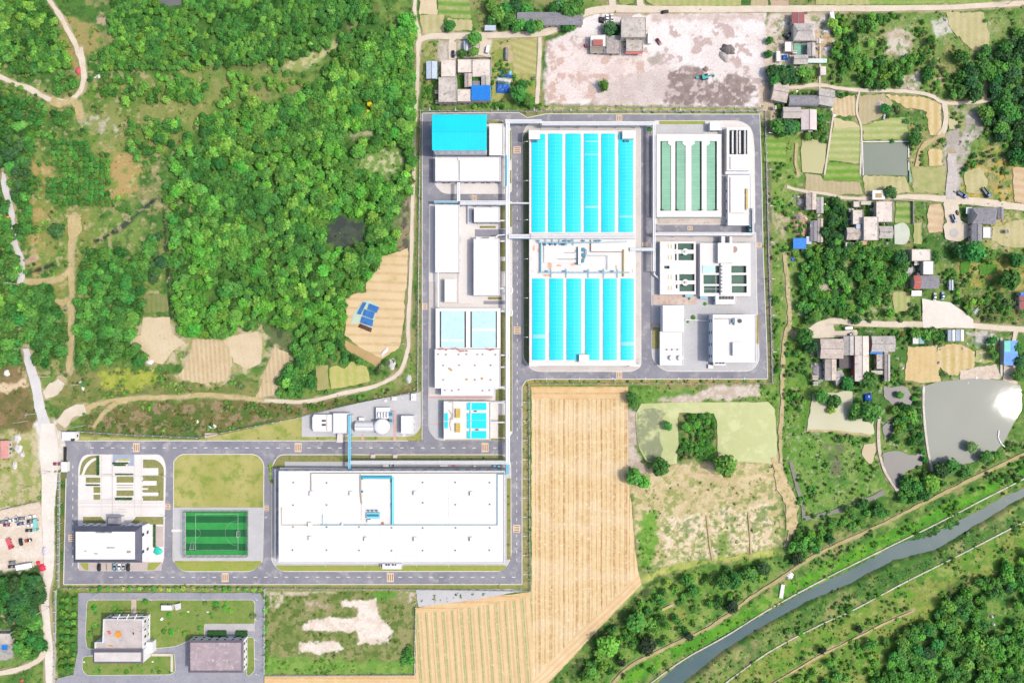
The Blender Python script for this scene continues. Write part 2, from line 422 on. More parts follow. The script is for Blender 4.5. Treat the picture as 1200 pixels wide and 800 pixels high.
paint([(1095,50),(1125,62),(1122,90),(1102,104),(1096,80)],(176,158,112),(130,150,80),4,5,8,8,0.8,veg=0.4)
paint([(895,150),(940,150),(935,300),(945,400),(930,470),(912,470),(905,300),(895,200)],(140,166,84),(110,152,62),4,4,8,12,0.85,veg=0.5)
paint([(925,300),(1060,290),(1066,330),(1080,350),(1080,376),(1000,378),(940,388),(930,350)],(108,146,72),(140,164,90),4,4,9,9,0.9,veg=0.8)
paint([(966,310),(984,306),(986,340),(970,352),(962,340)],(214,200,176),(140,156,90),3,5,6,5,0.9,veg=0.2)
paint([(908,180),(940,150),(932,225),(906,250)],(150,172,92),(126,160,74),4,5,8,9,0.8,veg=0.35)
paint([(906,250),(925,246),(922,280),(908,290)],(206,190,160),(150,160,100),3,5,6,6,0.9,veg=0.1)
paint([(1060,140),(1110,150),(1106,230),(1064,232)],(176,170,116),(140,160,84),4,4,8,9,0.85,veg=0.35)
paint([(1108,150),(1118,128),(1150,128),(1152,150),(1138,172),(1128,200),(1126,232),(1110,236),(1104,190)],(206,198,190),(186,176,168),3,4,7,9,0.95,veg=0.03)
paint([(1110,130),(1132,128),(1132,152),(1112,152)],(170,178,100),(130,160,70),3,4,6,6,0.8,veg=0.4)
paint([(1128,196),(1160,170),(1190,190),(1200,240),(1130,236)],(150,156,100),(190,170,110),4,5,8,8,0.85,veg=0.4,speck=((206,180,90),.64,8))
paint([(1150,252),(1200,246),(1200,292),(1152,292)],(196,186,130),(170,172,104),4,3,8,9,0.9,veg=0.08)
paint([(1122,296),(1180,300),(1200,312),(1200,340),(1124,338)],(186,170,96),(150,160,76),4,4,6,6,0.9,veg=0.45)
paint([(1124,338),(1200,340),(1200,384),(1150,378),(1126,362)],(112,138,66),(134,136,84),4,4,8,7,0.9,veg=0.75)
paint([(1130,372),(1148,376),(1148,382),(1130,380)],(190,166,140),None,2,3,5,5,0.9,veg=0.05)
paint([(1130,388),(1166,386),(1170,398),(1160,408),(1140,402)],(216,212,206),(196,190,180),3,4,6,5,0.9,veg=0.05)
paint([(905,395),(945,395),(955,470),(935,560),(910,560)],(122,160,70),(96,146,54),4,4,8,9,0.85,veg=0.65)
paint([(930,510),(1035,505),(1040,575),(1000,600),(940,612),(926,560)],(112,158,68),(136,166,86),4,4,8,12,0.95,veg=0.5)
paint([(966,522),(986,520),(984,562),(974,562)],(120,118,96),(110,140,76),4,5,8,6,0.85,veg=0.2)
paint([(735,455),(912,455),(912,470),(880,468),(750,476),(736,472)],(104,152,64),(140,170,86),3,3,6,6,0.95,veg=0.7)
paint([(776,468),(800,464),(826,456),(850,450),(888,452),(892,465),(866,468),(826,470),(790,474)],(226,212,200),(206,188,172),2.5,3.5,7,5,0.95,veg=0.03)
paint([(734,478),(746,480),(746,530),(756,545),(770,560),(764,564),(748,552),(735,545)],(216,202,186),(196,176,160),2.5,3,6,5,0.95,veg=0.05)
paint([(736,560),(770,545),(912,540),(915,580),(920,640),(760,668),(748,650)],(224,206,164),(206,190,142),4,4,9,7,0.95,veg=0.10,speck=((166,172,108),.66,5))
paint([(770,606),(826,600),(900,590),(906,640),(840,655),(780,660)],(244,226,198),(228,208,172),4,6,8,4,0.92,veg=0.04,speck=((170,176,112),.64,3.5))
paint([(750,598),(768,598),(772,640),(766,664),(754,668),(748,650)],(112,166,60),(130,176,74),3,4,6,6,0.95,veg=0.5)
paint([(838,626),(852,622),(858,650),(842,655)],(124,160,70),None,3,4,6,6,0.9,veg=0.4)
pline([(790,560),(830,556),(870,560),(912,556)],6,(226,208,166),(186,176,116),2,2,veg=0.05)
pline([(800,552),(846,562)],5,(222,200,160),None,2,2,veg=0.05)
pline([(748,684),(780,668),(840,656),(905,648)],6,(196,200,112),(170,186,92),2.5,2,veg=0.1)
paint([(650,805),(700,745),(748,690),(800,668),(905,656),(915,664),(880,700),(830,735),(760,768),(715,797),(700,830),(640,830)],(106,154,64),(134,166,80),3,3,8,9,0.95,veg=0.55)
paint([(775,715),(800,700),(815,712),(800,735),(782,735)],(152,160,84),(128,156,70),4,4,8,8,0.8,veg=0.2)
paint([(645,812),(690,752),(740,700),(778,672),(752,706),(704,760),(668,806)],(70,84,52),(92,112,62),3,3,7,7,0.9,veg=0.45)
pline([(640,800),(690,744),(742,694),(756,680)],5,(186,188,120),(156,170,92),2,2,veg=0.1)
DIKE=[(725,806),(760,780),(850,737),(900,705),(960,672),(1030,637),(1100,604),(1200,552),(1225,540)]
pline(DIKE,16,(110,172,52),(88,156,46),3,2,veg=0.35)
paint([(836,806),(900,764),(960,734),(1000,715),(1060,682),(1120,652),(1225,600),(1225,650),(1150,690),(1070,740),(1010,806)],(112,158,58),(144,158,78),3,3,10,12,0.95,veg=0.5)
pline([(905,800),(960,770),(1000,748),(1040,728),(1090,712)],6,(172,172,92),(140,160,74),3,3,veg=0.15)
pline([(1120,700),(1150,684),(1180,676),(1200,660)],5,(160,150,120),(120,140,80),3,3,veg=0.2)
paint([(1110,690),(1128,672),(1135,690),(1122,720),(1110,712)],(84,86,58),(110,120,66),4,4,8,8,0.8,veg=0.4)
LOT=[(640,48),(664,40),(700,10),(760,14),(897,14),(899,70),(894,126),(800,124),(640,122)]
paint(LOT,(246,240,238),(238,228,224),2,2,9,16,1.0,veg=0.0,speck=((206,186,180),.70,12))
paint([(640,50),(700,58),(760,70),(800,90),(785,122),(640,120)],(240,226,220),(230,212,206),5,6,12,18,0.9,veg=0.0,speck=((214,186,172),.66,9))
paint([(712,92),(790,80),(800,122),(700,120)],(206,192,186),(218,206,200),5,5,12,10,0.8,veg=0.0)
paint([(785,84),(806,78),(818,80),(830,96),(846,96),(850,86),(876,88),(884,104),(880,124),(784,124),(778,104)],(148,132,128),(164,148,142),2.5,5,8,6,0.97,veg=0.0,speck=((206,192,186),.68,5))
paint([(758,70),(770,62),(778,64),(780,76),(762,76)],(190,178,168),None,2.5,3,5,5,0.9,veg=0.0)
paint([(762,16),(896,16),(895,24),(766,24)],(222,204,196),(210,190,180),3,3,8,8,0.9,veg=0.0)
paint([(640,122),(895,126),(895,132),(640,132)],(150,160,92),(196,190,140),2,1.5,5,6,0.95,veg=0.25)
paint([(900,14),(975,16),(978,60),(905,100),(895,110),(896,40)],(234,222,212),(216,196,178),3,3,7,9,0.95,veg=0.0)
paint([(955,36),(976,36),(976,62),(956,62)],(196,164,120),(216,196,170),2,2,5,5,0.9,veg=0.02)
paint([(890,100),(905,98),(915,150),(900,160),(892,140)],(226,204,176),None,3,3,6,6,0.95,veg=0.0)
paint([(494,50),(520,48),(515,122),(497,128)],(130,156,80),(176,172,116),3,3,7,8,0.9,veg=0.35)
paint([(513,46),(538,48),(536,70),(514,92)],(216,206,196),(190,180,160),2,2,5,6,0.95,veg=0.0)
paint([(555,45),(576,45),(574,68),(536,68),(538,48)],(232,220,206),None,2,2,6,8,0.95,veg=0.0)
paint([(576,46),(632,44),(630,118),(576,118)],(180,178,112),(150,166,84),2,2,7,9,0.95,veg=0.2)
paint([(588,50),(626,48),(604,74),(592,72)],(206,186,150),(176,176,110),2,3,6,7,0.85,veg=0.05)
paint([(44,490),(76,494),(80,515),(79,550),(66,552),(64,560),(50,562),(40,540),(36,512)],(242,236,226),(230,220,204),2,2.5,8,10,1.0,veg=0.0)
paint([(-20,508),(40,505),(50,560),(48,590),(-20,602)],(168,176,104),(206,194,150),4,5,8,8,0.9,veg=0.35)
paint([(-20,598),(40,590),(46,588),(52,600),(56,690),(46,692),(-20,672)],(240,228,214),(230,214,194),2,2,8,12,1.0,veg=0.0)
paint([(-20,672),(45,664),(55,680),(56,720),(30,735),(-20,720)],(54,92,44),(70,112,50),3,4,8,8,0.95,veg=0.5)
paint([(-20,735),(16,738),(16,772),(-20,776)],(190,184,178),(170,166,160),2,2,6,6,0.95,veg=0.0)
paint([(0,720),(34,715),(40,722),(10,732)],(206,186,140),None,3,3,6,6,0.9,veg=0.1)
paint([(66,690),(92,694),(90,740),(84,790),(66,796)],(74,116,52),(104,140,62),2,2,6,6,0.95,veg=0.8)
paint([(76,686),(312,688),(312,697),(76,696)],(98,136,58),(134,150,78),2,2,5,5,0.95,veg=0.6)
paint([(92,698),(306,700),(304,790),(94,790)],(122,156,72),(156,164,96),2,2,8,9,0.95,veg=0.4,speck=((96,138,58),.6,7))
FAL=[(310,690),(486,694),(489,712),(486,790),(310,790)]
paint(FAL,(128,144,80),(158,156,106),2,1.5,8,9,0.97,veg=0.22,speck=((104,128,62),.62,5))
paint([(310,770),(488,776),(488,790),(310,790)],(112,162,66),(140,176,84),3,4,6,6,0.9,veg=0.6)
paint([(312,692),(330,690),(334,706),(316,712)],(222,206,190),(150,164,100),3,4,5,5,0.9,veg=0.1)
paint([(330,692),(390,690),(392,694),(335,697)],(226,208,190),None,2,2,5,5,0.9,veg=0.02)
paint([(358,704),(380,702),(384,712),(360,712)],(210,190,176),(170,160,120),3,4,5,5,0.85,veg=0.1)
paint([(436,690),(462,690),(466,700),(440,702)],(104,164,62),None,3,3,5,5,0.9,veg=0.6)
paint([(464,690),(490,690),(488,706),(470,702)],(220,200,186),(160,164,110),3,4,4,4,0.9,veg=0.1)
paint([(400,704),(440,702),(446,726),(460,738),(455,752),(420,754),(418,740),(356,738),(354,730),(370,724),(418,722),(418,712),(402,710)],(244,234,222),(232,216,200),1.5,2.2,5,6,1.0,veg=0.0)
paint([(352,752),(396,752),(402,760),(392,762),(380,766),(352,764)],(244,234,222),(232,216,200),1.5,2,5,6,1.0,veg=0.0)
paint([(74,684),(614,684),(614,693),(74,693)],(160,160,92),(140,152,80),1,0.5,6,9,0.95,veg=0.1)
paint([(611,445),(621,452),(621,690),(611,690)],(150,150,98),(176,166,116),1,0.5,6,5,0.95,veg=0.25)
paint([(611,442),(905,442),(905,450),(611,452)],(150,156,84),(186,166,100),1,0.5,6,8,0.95,veg=0.15)
paint([(895,130),(903,130),(907,448),(899,448)],(150,146,110),(120,130,90),1,0.5,6,8,0.95,veg=0.15)
paint([(488,128),(496,128),(496,460),(488,462)],(120,146,76),(156,156,100),1,1,6,8,0.95,veg=0.45)
paint([(62,552),(79,548),(75,690),(66,690)],(84,122,56),(124,130,76),1,1,6,8,0.95,veg=0.4)
paint([(88,510),(232,514),(350,487),(494,458),(494,518),(88,518)],(172,170,104),(156,162,92),1,0.5,8,14,1.0,veg=0.03)
paint([(905,20),(1215,14),(1215,560),(1100,560),(1080,470),(1060,560),(925,640),(910,470)],(226,216,200),(206,194,170),3,2,6,5,0.42,holes=0.84)
paint([(905,20),(1215,14),(1215,560),(1100,560),(1080,470),(1060,560),(925,640),(910,470)],(84,128,56),(104,150,66),3,2,6,7,0.7,holes=0.70,seed=71)
paint([(-20,60),(240,60),(240,300),(90,440),(-20,440)],(206,190,150),(186,176,120),3,2,6,7,0.6,holes=0.78)
paint([(640,690),(1215,500),(1215,830),(640,830)],(176,180,110),(150,170,86),3,2,8,10,0.55,holes=0.68)
paint([(700,640),(1215,480),(1215,830),(640,830)],(84,140,52),(70,122,48),3,2,8,8,0.6,holes=0.66,seed=93)
for pl in([(164,374),(198,372),(208,382),(220,398),(208,424),(176,430),(152,410),(154,396)],[(222,394),(256,392),(306,384),(312,402),(308,430),(280,440),(266,450),(238,454),(208,446),(218,416)],[(318,404),(342,412),(344,430),(328,448),(324,466),(296,470),(302,450),(310,428)]):
 paint(pl,(228,208,176),(186,178,124),4,6,9,7,0.75,veg=0.12)
# -- fields
PI=math.pi
D2=math.radians
wheat=mat('wheat_stubble',A(244,222,174),A(234,208,154),0.10,0.95,A(248,236,202),0.5,0.6,0.1,bump=0.4,stripes=[(0.0,1.5,A(226,188,140),0.55,0.9,0.8),(0.0,2.75,A(196,146,100),0.8,1.5,1.2),(0.0,7.3,A(178,126,84),0.75,1.8,1.0),(PI/2,31.0,A(250,234,206),0.35,1.2,40.0)])
wheat_diag=mat('wheat_stubble_headland',A(246,216,168),A(232,196,142),0.10,0.95,A(250,226,186),0.5,0.62,0.1,bump=0.4,stripes=[(D2(-47),2.8,A(196,146,100),0.75,1.4,1.0),(D2(-47),1.4,A(250,234,206),0.5,0.9,0.6)])
wheat_row=mat('wheat_and_bean_rows',A(240,210,160),A(228,196,146),0.10,0.95,A(250,226,186),0.5,0.62,0.1,bump=0.4,stripes=[(D2(4),5.2,A(140,174,100),1.0,1.12,1.0),(D2(4),3.1,A(196,148,104),0.8,1.4,0.8),(D2(4),1.2,A(250,230,196),0.4,0.9,0.6)])
wheat_h=mat('wheat_stubble_cross',A(244,214,166),A(232,196,142),0.10,0.95,A(250,226,186),0.5,0.62,0.1,bump=0.4,stripes=[(PI/2,3.4,A(206,160,108),0.7,1.3,1.2),(PI/2,1.3,A(220,180,130),0.5,0.9,0.6)])
sheet('wheat_field',[(623,454),(735,454),(737,560),(744,640),(748,672),(690,735),(660,770),(628,806),(618,806),(618,700),(623,690)],wheat,0.8)
sheet('wheat_field',[(748,670),(752,684),(700,738),(650,792),(636,806),(616,806),(634,786),(676,742),(716,704)],wheat_diag,0.9)
sheet('wheat_field',[(487,716),(520,710),(570,703),(600,700),(624,692),(624,806),(487,806)],wheat_row,0.8)
sheet('wheat_field',[(310,792),(488,791),(488,806),(310,806)],wheat_h,0.5)
sheet('wheat_field',[(487,718),(487,712),(520,706),(570,699),(618,694),(624,696),(600,703),(520,716)],wheat_h,0.8)
sheet('wheat_field',[(622,453),(736,453),(734,468),(626,467)],wheat_h,0.8)
def fieldm(name,c1,c2,ang,per,cs,strength=0.8,per2=None,warp=1.0):
 st=[(D2(ang),per,A(*cs),strength,0.9,warp)]
 if per2:st.append((D2(ang),per2,A(*c1),0.5,0.9,warp))
 return mat(name,A(*c1),A(*c2),0.12,0.95,A(150,166,98),0.45,0.65,spec=0.1,bump=0.4,stripes=st)
tilled=fieldm('tilled_soil',(230,214,182),(218,200,164),10,2.4,(236,212,178),0.5)
tilled_h=fieldm('tilled_soil_cross',(228,206,172),(218,194,158),82,4.5,(206,170,124),0.6)
tilled_v=fieldm('tilled_soil_long',(228,210,174),(216,196,156),4,2.6,(196,166,124),0.7)
orange=fieldm('ripe_plot',(226,204,152),(216,190,136),0,3.2,(236,206,160),0.6)
orange2=fieldm('ripe_plot_rows',(206,186,120),(216,190,136),0,5.0,(236,216,176),0.9)
veg_h=fieldm('bed_rows_cross',(160,184,104),(180,186,122),90,4.0,(206,206,154),0.8)
veg_h2=fieldm('bed_rows_cross_lush',(112,160,64),(134,172,80),88,4.6,(206,196,150),0.7)
veg_v=fieldm('bed_rows_long',(168,186,110),(186,184,124),0,3.4,(206,196,148),0.8)
brown_v=fieldm('bed_rows_bare',(206,190,160),(194,178,142),0,2.6,(180,176,120),0.6)
grass_rows=fieldm('green_rows',(108,160,60),(128,172,74),90,4.4,(186,190,122),0.75)
pale_v=fieldm('pale_plot',(206,198,150),(186,182,126),0,4.2,(220,206,166),0.6)
lush=mat('lush_bed',A(98,154,60),A(80,136,52),0.3,0.95,A(130,176,84),0.8,0.6,0.1,bump=0.5)
sheet('bare_field',[(447,300),(460,297),(478,291),(478,320),(474,350),(474,372),(470,398),(468,408),(448,420),(430,414),(412,398),(404,392),(406,370),(404,352),(412,345),(430,342),(428,332),(440,318)],mat('bare_orange_soil',A(238,214,172),A(228,202,156),0.06,0.95,A(190,186,120),0.12,0.66,0.1,bump=0.4,stripes=[(D2(88),5.2,A(206,172,124),0.7,1.2,1.0)]),1.6)
sheet('bare_field',[(404,398),(432,412),(448,420),(442,430),(404,408)],mat('bare_brown_soil',A(206,176,128),A(190,164,112),0.08,0.95,None,bump=0.4),1.2)
sheet('tilled_field',[(168,372),(199,372),(201,390),(217,401),(202,412),(191,427),(168,420),(160,409),(150,399),(165,393)],tilled,1.5)
sheet('tilled_field',[(226,398),(252,396),(272,404),(272,424),(266,446),(240,450),(212,444),(210,440),(222,418)],tilled_v,1.8)
sheet('tilled_field',[(258,396),(304,388),(308,400),(305,426),(290,432),(274,424),(270,408)],tilled,1.6)
sheet('tilled_field',[(322,406),(338,414),(338,428),(324,444),(322,462),(300,466),(306,452),(312,430)],tilled_v,1.6)
sheet('bean_plot',[(386,432),(394,428),(404,432),(412,424),(430,430),(434,446),(420,450),(400,454),(388,456)],mat('bean_rows',A(196,196,112),A(176,190,92),0.12,0.95,A(226,206,150),0.5,0.6,bump=0.4,stripes=[(0.0,5,A(216,196,140),0.8,0.9,1)]),1.4)
sheet('bean_plot',[(168,345),(196,345),(198,366),(168,366)],fieldm('dull_rows',(150,150,100),(120,146,76),0,2.8,(166,156,110),0.6),2.0)
sheet('bean_plot',[(370,426),(384,428),(386,456),(372,458)],mat('dry_plot',A(186,176,118),A(168,168,104),0.12,0.95,None,bump=0.4),1.4)
sheet('vegetable_plot',[(492,18),(520,16),(521,38),(495,41)],pale_v,0.6)
sheet('vegetable_plot',[(514,-6),(548,-6),(552,24),(524,20),(512,16)],veg_h2,0.8)
sheet('vegetable_plot',[(493,-6),(512,-6),(512,16),(492,18)],tilled,1.0)
sheet('vegetable_plot',[(524,22),(552,24),(554,36),(524,36)],pale_v,0.8)
sheet('vegetable_plot',[(760,-6),(868,-6),(868,7),(770,7),(758,2)],fieldm('top_rows',(168,182,106),(186,186,126),0,4.2,(206,196,150),0.7),0.6)
sheet('vegetable_plot',[(880,-6),(900,-6),(900,7),(880,7)],brown_v,0.5)
sheet('vegetable_plot',[(903,0),(924,0),(924,7),(903,7)],mat('bare_umber',A(206,180,156),A(196,170,144),0.2),0.5)
sheet('vegetable_plot',[(956,-6),(1020,-6),(1020,6),(956,6)],veg_v,0.6)
sheet('vegetable_plot',[(1020,-6),(1170,-6),(1160,3),(1060,6),(1020,6)],grass_rows,0.6)
sheet('vegetable_plot',[(725,-6),(744,-6),(742,4),(730,6),(726,4)],mat('small_bed',A(140,158,84),A(170,176,106),0.2),0.6)
sheet('vegetable_plot',[(600,46),(630,46),(628,88),(602,86)],fieldm('garden_rows',(190,184,118),(170,176,104),70,3.8,(216,200,160),0.7),0.8)
sheet('vegetable_plot',[(1108,16),(1152,14),(1158,30),(1160,52),(1146,60),(1130,52),(1112,30)],pale_v,1.0)
sheet('vegetable_plot',[(973,116),(1002,112),(1004,136),(975,136)],tilled_v,0.7)
sheet('vegetable_plot',[(1004,112),(1036,110),(1046,122),(1030,140),(1008,148)],brown_v,0.9)
sheet('vegetable_plot',[(1036,112),(1085,114),(1104,122),(1102,160),(1088,158),(1086,130),(1056,124)],orange2,1.0)
sheet('vegetable_plot',[(976,138),(1004,144),(1010,150),(978,152)],mat('straw_bed',A(216,206,160),A(206,196,146),0.2),0.6)
sheet('vegetable_plot',[(976,150),(1008,150),(1008,192),(968,188)],veg_h,0.5)
sheet('vegetable_plot',[(1010,148),(1040,138),(1062,138),(1064,164),(1012,164)],veg_h,0.7)
sheet('vegetable_plot',[(966,190),(1008,194),(1008,212),(965,211)],grass_rows,0.5)
sheet('vegetable_plot',[(944,203),(962,206),(966,212),(1008,214),(1012,228),(960,228),(944,222)],brown_v,0.5)
sheet('vegetable_plot',[(896,160),(920,160),(920,190),(896,190)],grass_rows,0.8)
sheet('vegetable_plot',[(1011,206),(1060,207),(1066,226),(1040,228),(1014,228)],pale_v,0.8)
sheet('vegetable_plot',[(1068,196),(1108,196),(1108,226),(1070,226)],mat('fallow_plot',A(190,184,130),A(160,170,96),0.2,bump=0.3),0.8)
sheet('vegetable_plot',[(1088,174),(1104,176),(1104,194),(1088,194)],orange2,0.5)
sheet('vegetable_plot',[(1130,200),(1150,196),(1158,214),(1152,228),(1132,226)],pale_v,0.7)
sheet('vegetable_plot',[(1186,196),(1204,196),(1204,240),(1188,236)],tilled_h,0.7)
sheet('vegetable_plot',[(1050,236),(1068,236),(1068,262),(1049,262)],veg_h2,0.5)
sheet('vegetable_plot',[(1090,240),(1102,240),(1106,252),(1104,272),(1088,272),(1086,250)],tilled_h,0.6)
sheet('vegetable_plot',[(1071,262),(1080,260),(1080,286),(1070,286)],veg_v,0.5)
sheet('vegetable_plot',[(1164,266),(1200,256),(1204,290),(1180,290),(1162,282)],pale_v,0.7)
sheet('vegetable_plot',[(1045,342),(1066,342),(1066,364),(1048,366)],veg_v,0.6)
sheet('vegetable_plot',[(1125,306),(1136,306),(1136,320),(1125,320)],lush,0.5)
sheet('vegetable_plot',[(1147,310),(1169,310),(1169,321),(1147,322)],lush,0.7)
sheet('vegetable_plot',[(1064,406),(1098,406),(1102,448),(1092,448),(1082,450),(1060,444)],orange,0.7)
sheet('vegetable_plot',[(1098,408),(1116,402),(1126,404),(1142,412),(1142,432),(1124,434),(1122,440),(1112,440),(1098,426)],orange2,0.6)
sheet('vegetable_plot',[(1143,411),(1158,408),(1163,424),(1152,426),(1142,424)],veg_v,0.5)
sheet('yard',[(1126,434),(1150,430),(1168,426),(1172,444),(1150,446),(1124,446)],mat('rubble_yard',A(236,222,206),A(216,196,176),0.3,0.95,A(196,170,140),0.9,0.6,bump=0.4),1.5)
sheet('yard',[(1176,428),(1192,428),(1192,450),(1175,448)],mat('ochre_yard',A(226,200,170),A(236,220,200),0.2,0.95),0.4)
# -- ponds and the river
algae=water('algae_water',A(198,204,142),A(184,194,128),0.03,0.5,0.005,0.3,A(208,212,154),0.55)
algae_dark=water('thin_algae_water',A(156,162,118),A(126,138,104),0.025,0.3,0.01,0.3,A(202,208,148),0.53)
grey_w=water('grey_pond_water',A(138,148,134),A(128,140,128),0.02,0.07,0.006,0.3)
pale_w=water('pale_pond_water',A(158,164,156),A(150,156,148),0.015,0.03,0.011,0.12,rip=0.45)
olive_w=water('olive_pond_water',A(186,182,126),A(190,188,136),0.02,0.3,0.01,0.4)
dark_w=water('dark_ditch_water',A(120,124,128),A(128,128,124),0.06,0.06,0.006,0.3)
cream_w=water('cream_pond_water',A(206,206,180),A(196,194,160),0.03,0.06,0.006,0.3)
river_w=water('river_water',A(84,110,114),A(100,122,124),0.03,0.06,0.006,0.2,A(110,128,112),0.66)
mb=MB();q=[(735,838),(766,806),(800,776),(850,746),(900,719),(950,691),(1000,668),(1050,640),(1100,623),(1150,599),(1178,583),(1228,562),(1228,569),(1180,596),(1150,614),(1100,645),(1050,657),(1000,684),(950,705),(900,732),(850,763),(803,801),(772,838)]
tri_poly(mb,[((x-600)*H/(H+1.2)+600,(y-400)*H/(H+1.2)+400)for x,y in rough_poly(q,3,0.8,8,5)],-1.2);struct('river',mb,river_w)
sheet('pond',[(751,473),(790,471),(900,471),(908,480),(911,530),(905,543),(860,540),(841,537),(840,492),(836,484),(826,484),(796,483),(794,490),(795,520),(793,543),(775,545),(757,540),(749,525),(745,500),(745,484)],algae,0.4)
sheet('pond',[(747,482),(766,478),(782,482),(772,500),(776,528),(774,543),(760,540),(749,524),(745,500)],algae_dark,1.6)
sheet('pond',[(1011,168),(1063,167),(1063,206),(1012,205)],grey_w,0.3)
sheet('pond',[(940,163),(952,163),(968,168),(967,190),(963,204),(940,202),(938,180)],olive_w,0.5)
sheet('pond',[(1083,452),(1100,447),(1140,443),(1178,446),(1196,452),(1196,480),(1176,518),(1160,535),(1125,545),(1104,550),(1094,551),(1088,530),(1083,490)],pale_w,0.5)
sheet('pond',[(952,462),(998,458),(1002,490),(1024,492),(1024,508),(980,506),(946,504)],cream_w,1.0)
sheet('pond',[(1034,500),(1048,488),(1048,510),(1036,516)],dark_w,1.0)
sheet('pond',[(1035,530),(1050,528),(1072,534),(1081,528),(1081,544),(1060,552),(1056,572),(1046,568),(1034,548)],dark_w,0.8)
sheet('pond',[(1036,452),(1064,454),(1070,470),(1066,476),(1046,474),(1036,464)],dark_w,1.2)
sheet('pond',[(1012,520),(1026,518),(1026,530),(1020,545),(1010,532)],water('brown_pool_water',A(196,180,146),A(180,166,130),0.05,0.06,0.006,0.3),1.0)
sheet('pond',[(1111,140),(1122,140),(1122,151),(1112,152)],olive_w,0.8)
sheet('pond',[(183,-4),(214,-4),(212,6),(198,8),(184,4)],dark_w,1.0)
mb=MB();strip_mesh(mb,[(926,540),(934,570),(940,590),(942,610)],4,nz(),0.4);strip_mesh(mb,[(940,608),(975,600),(1010,588),(1036,576)],5,nz(),0.8)
struct('ditch',mb,mat('ditch_mud',A(140,138,128),A(120,124,112),0.2,0.6))
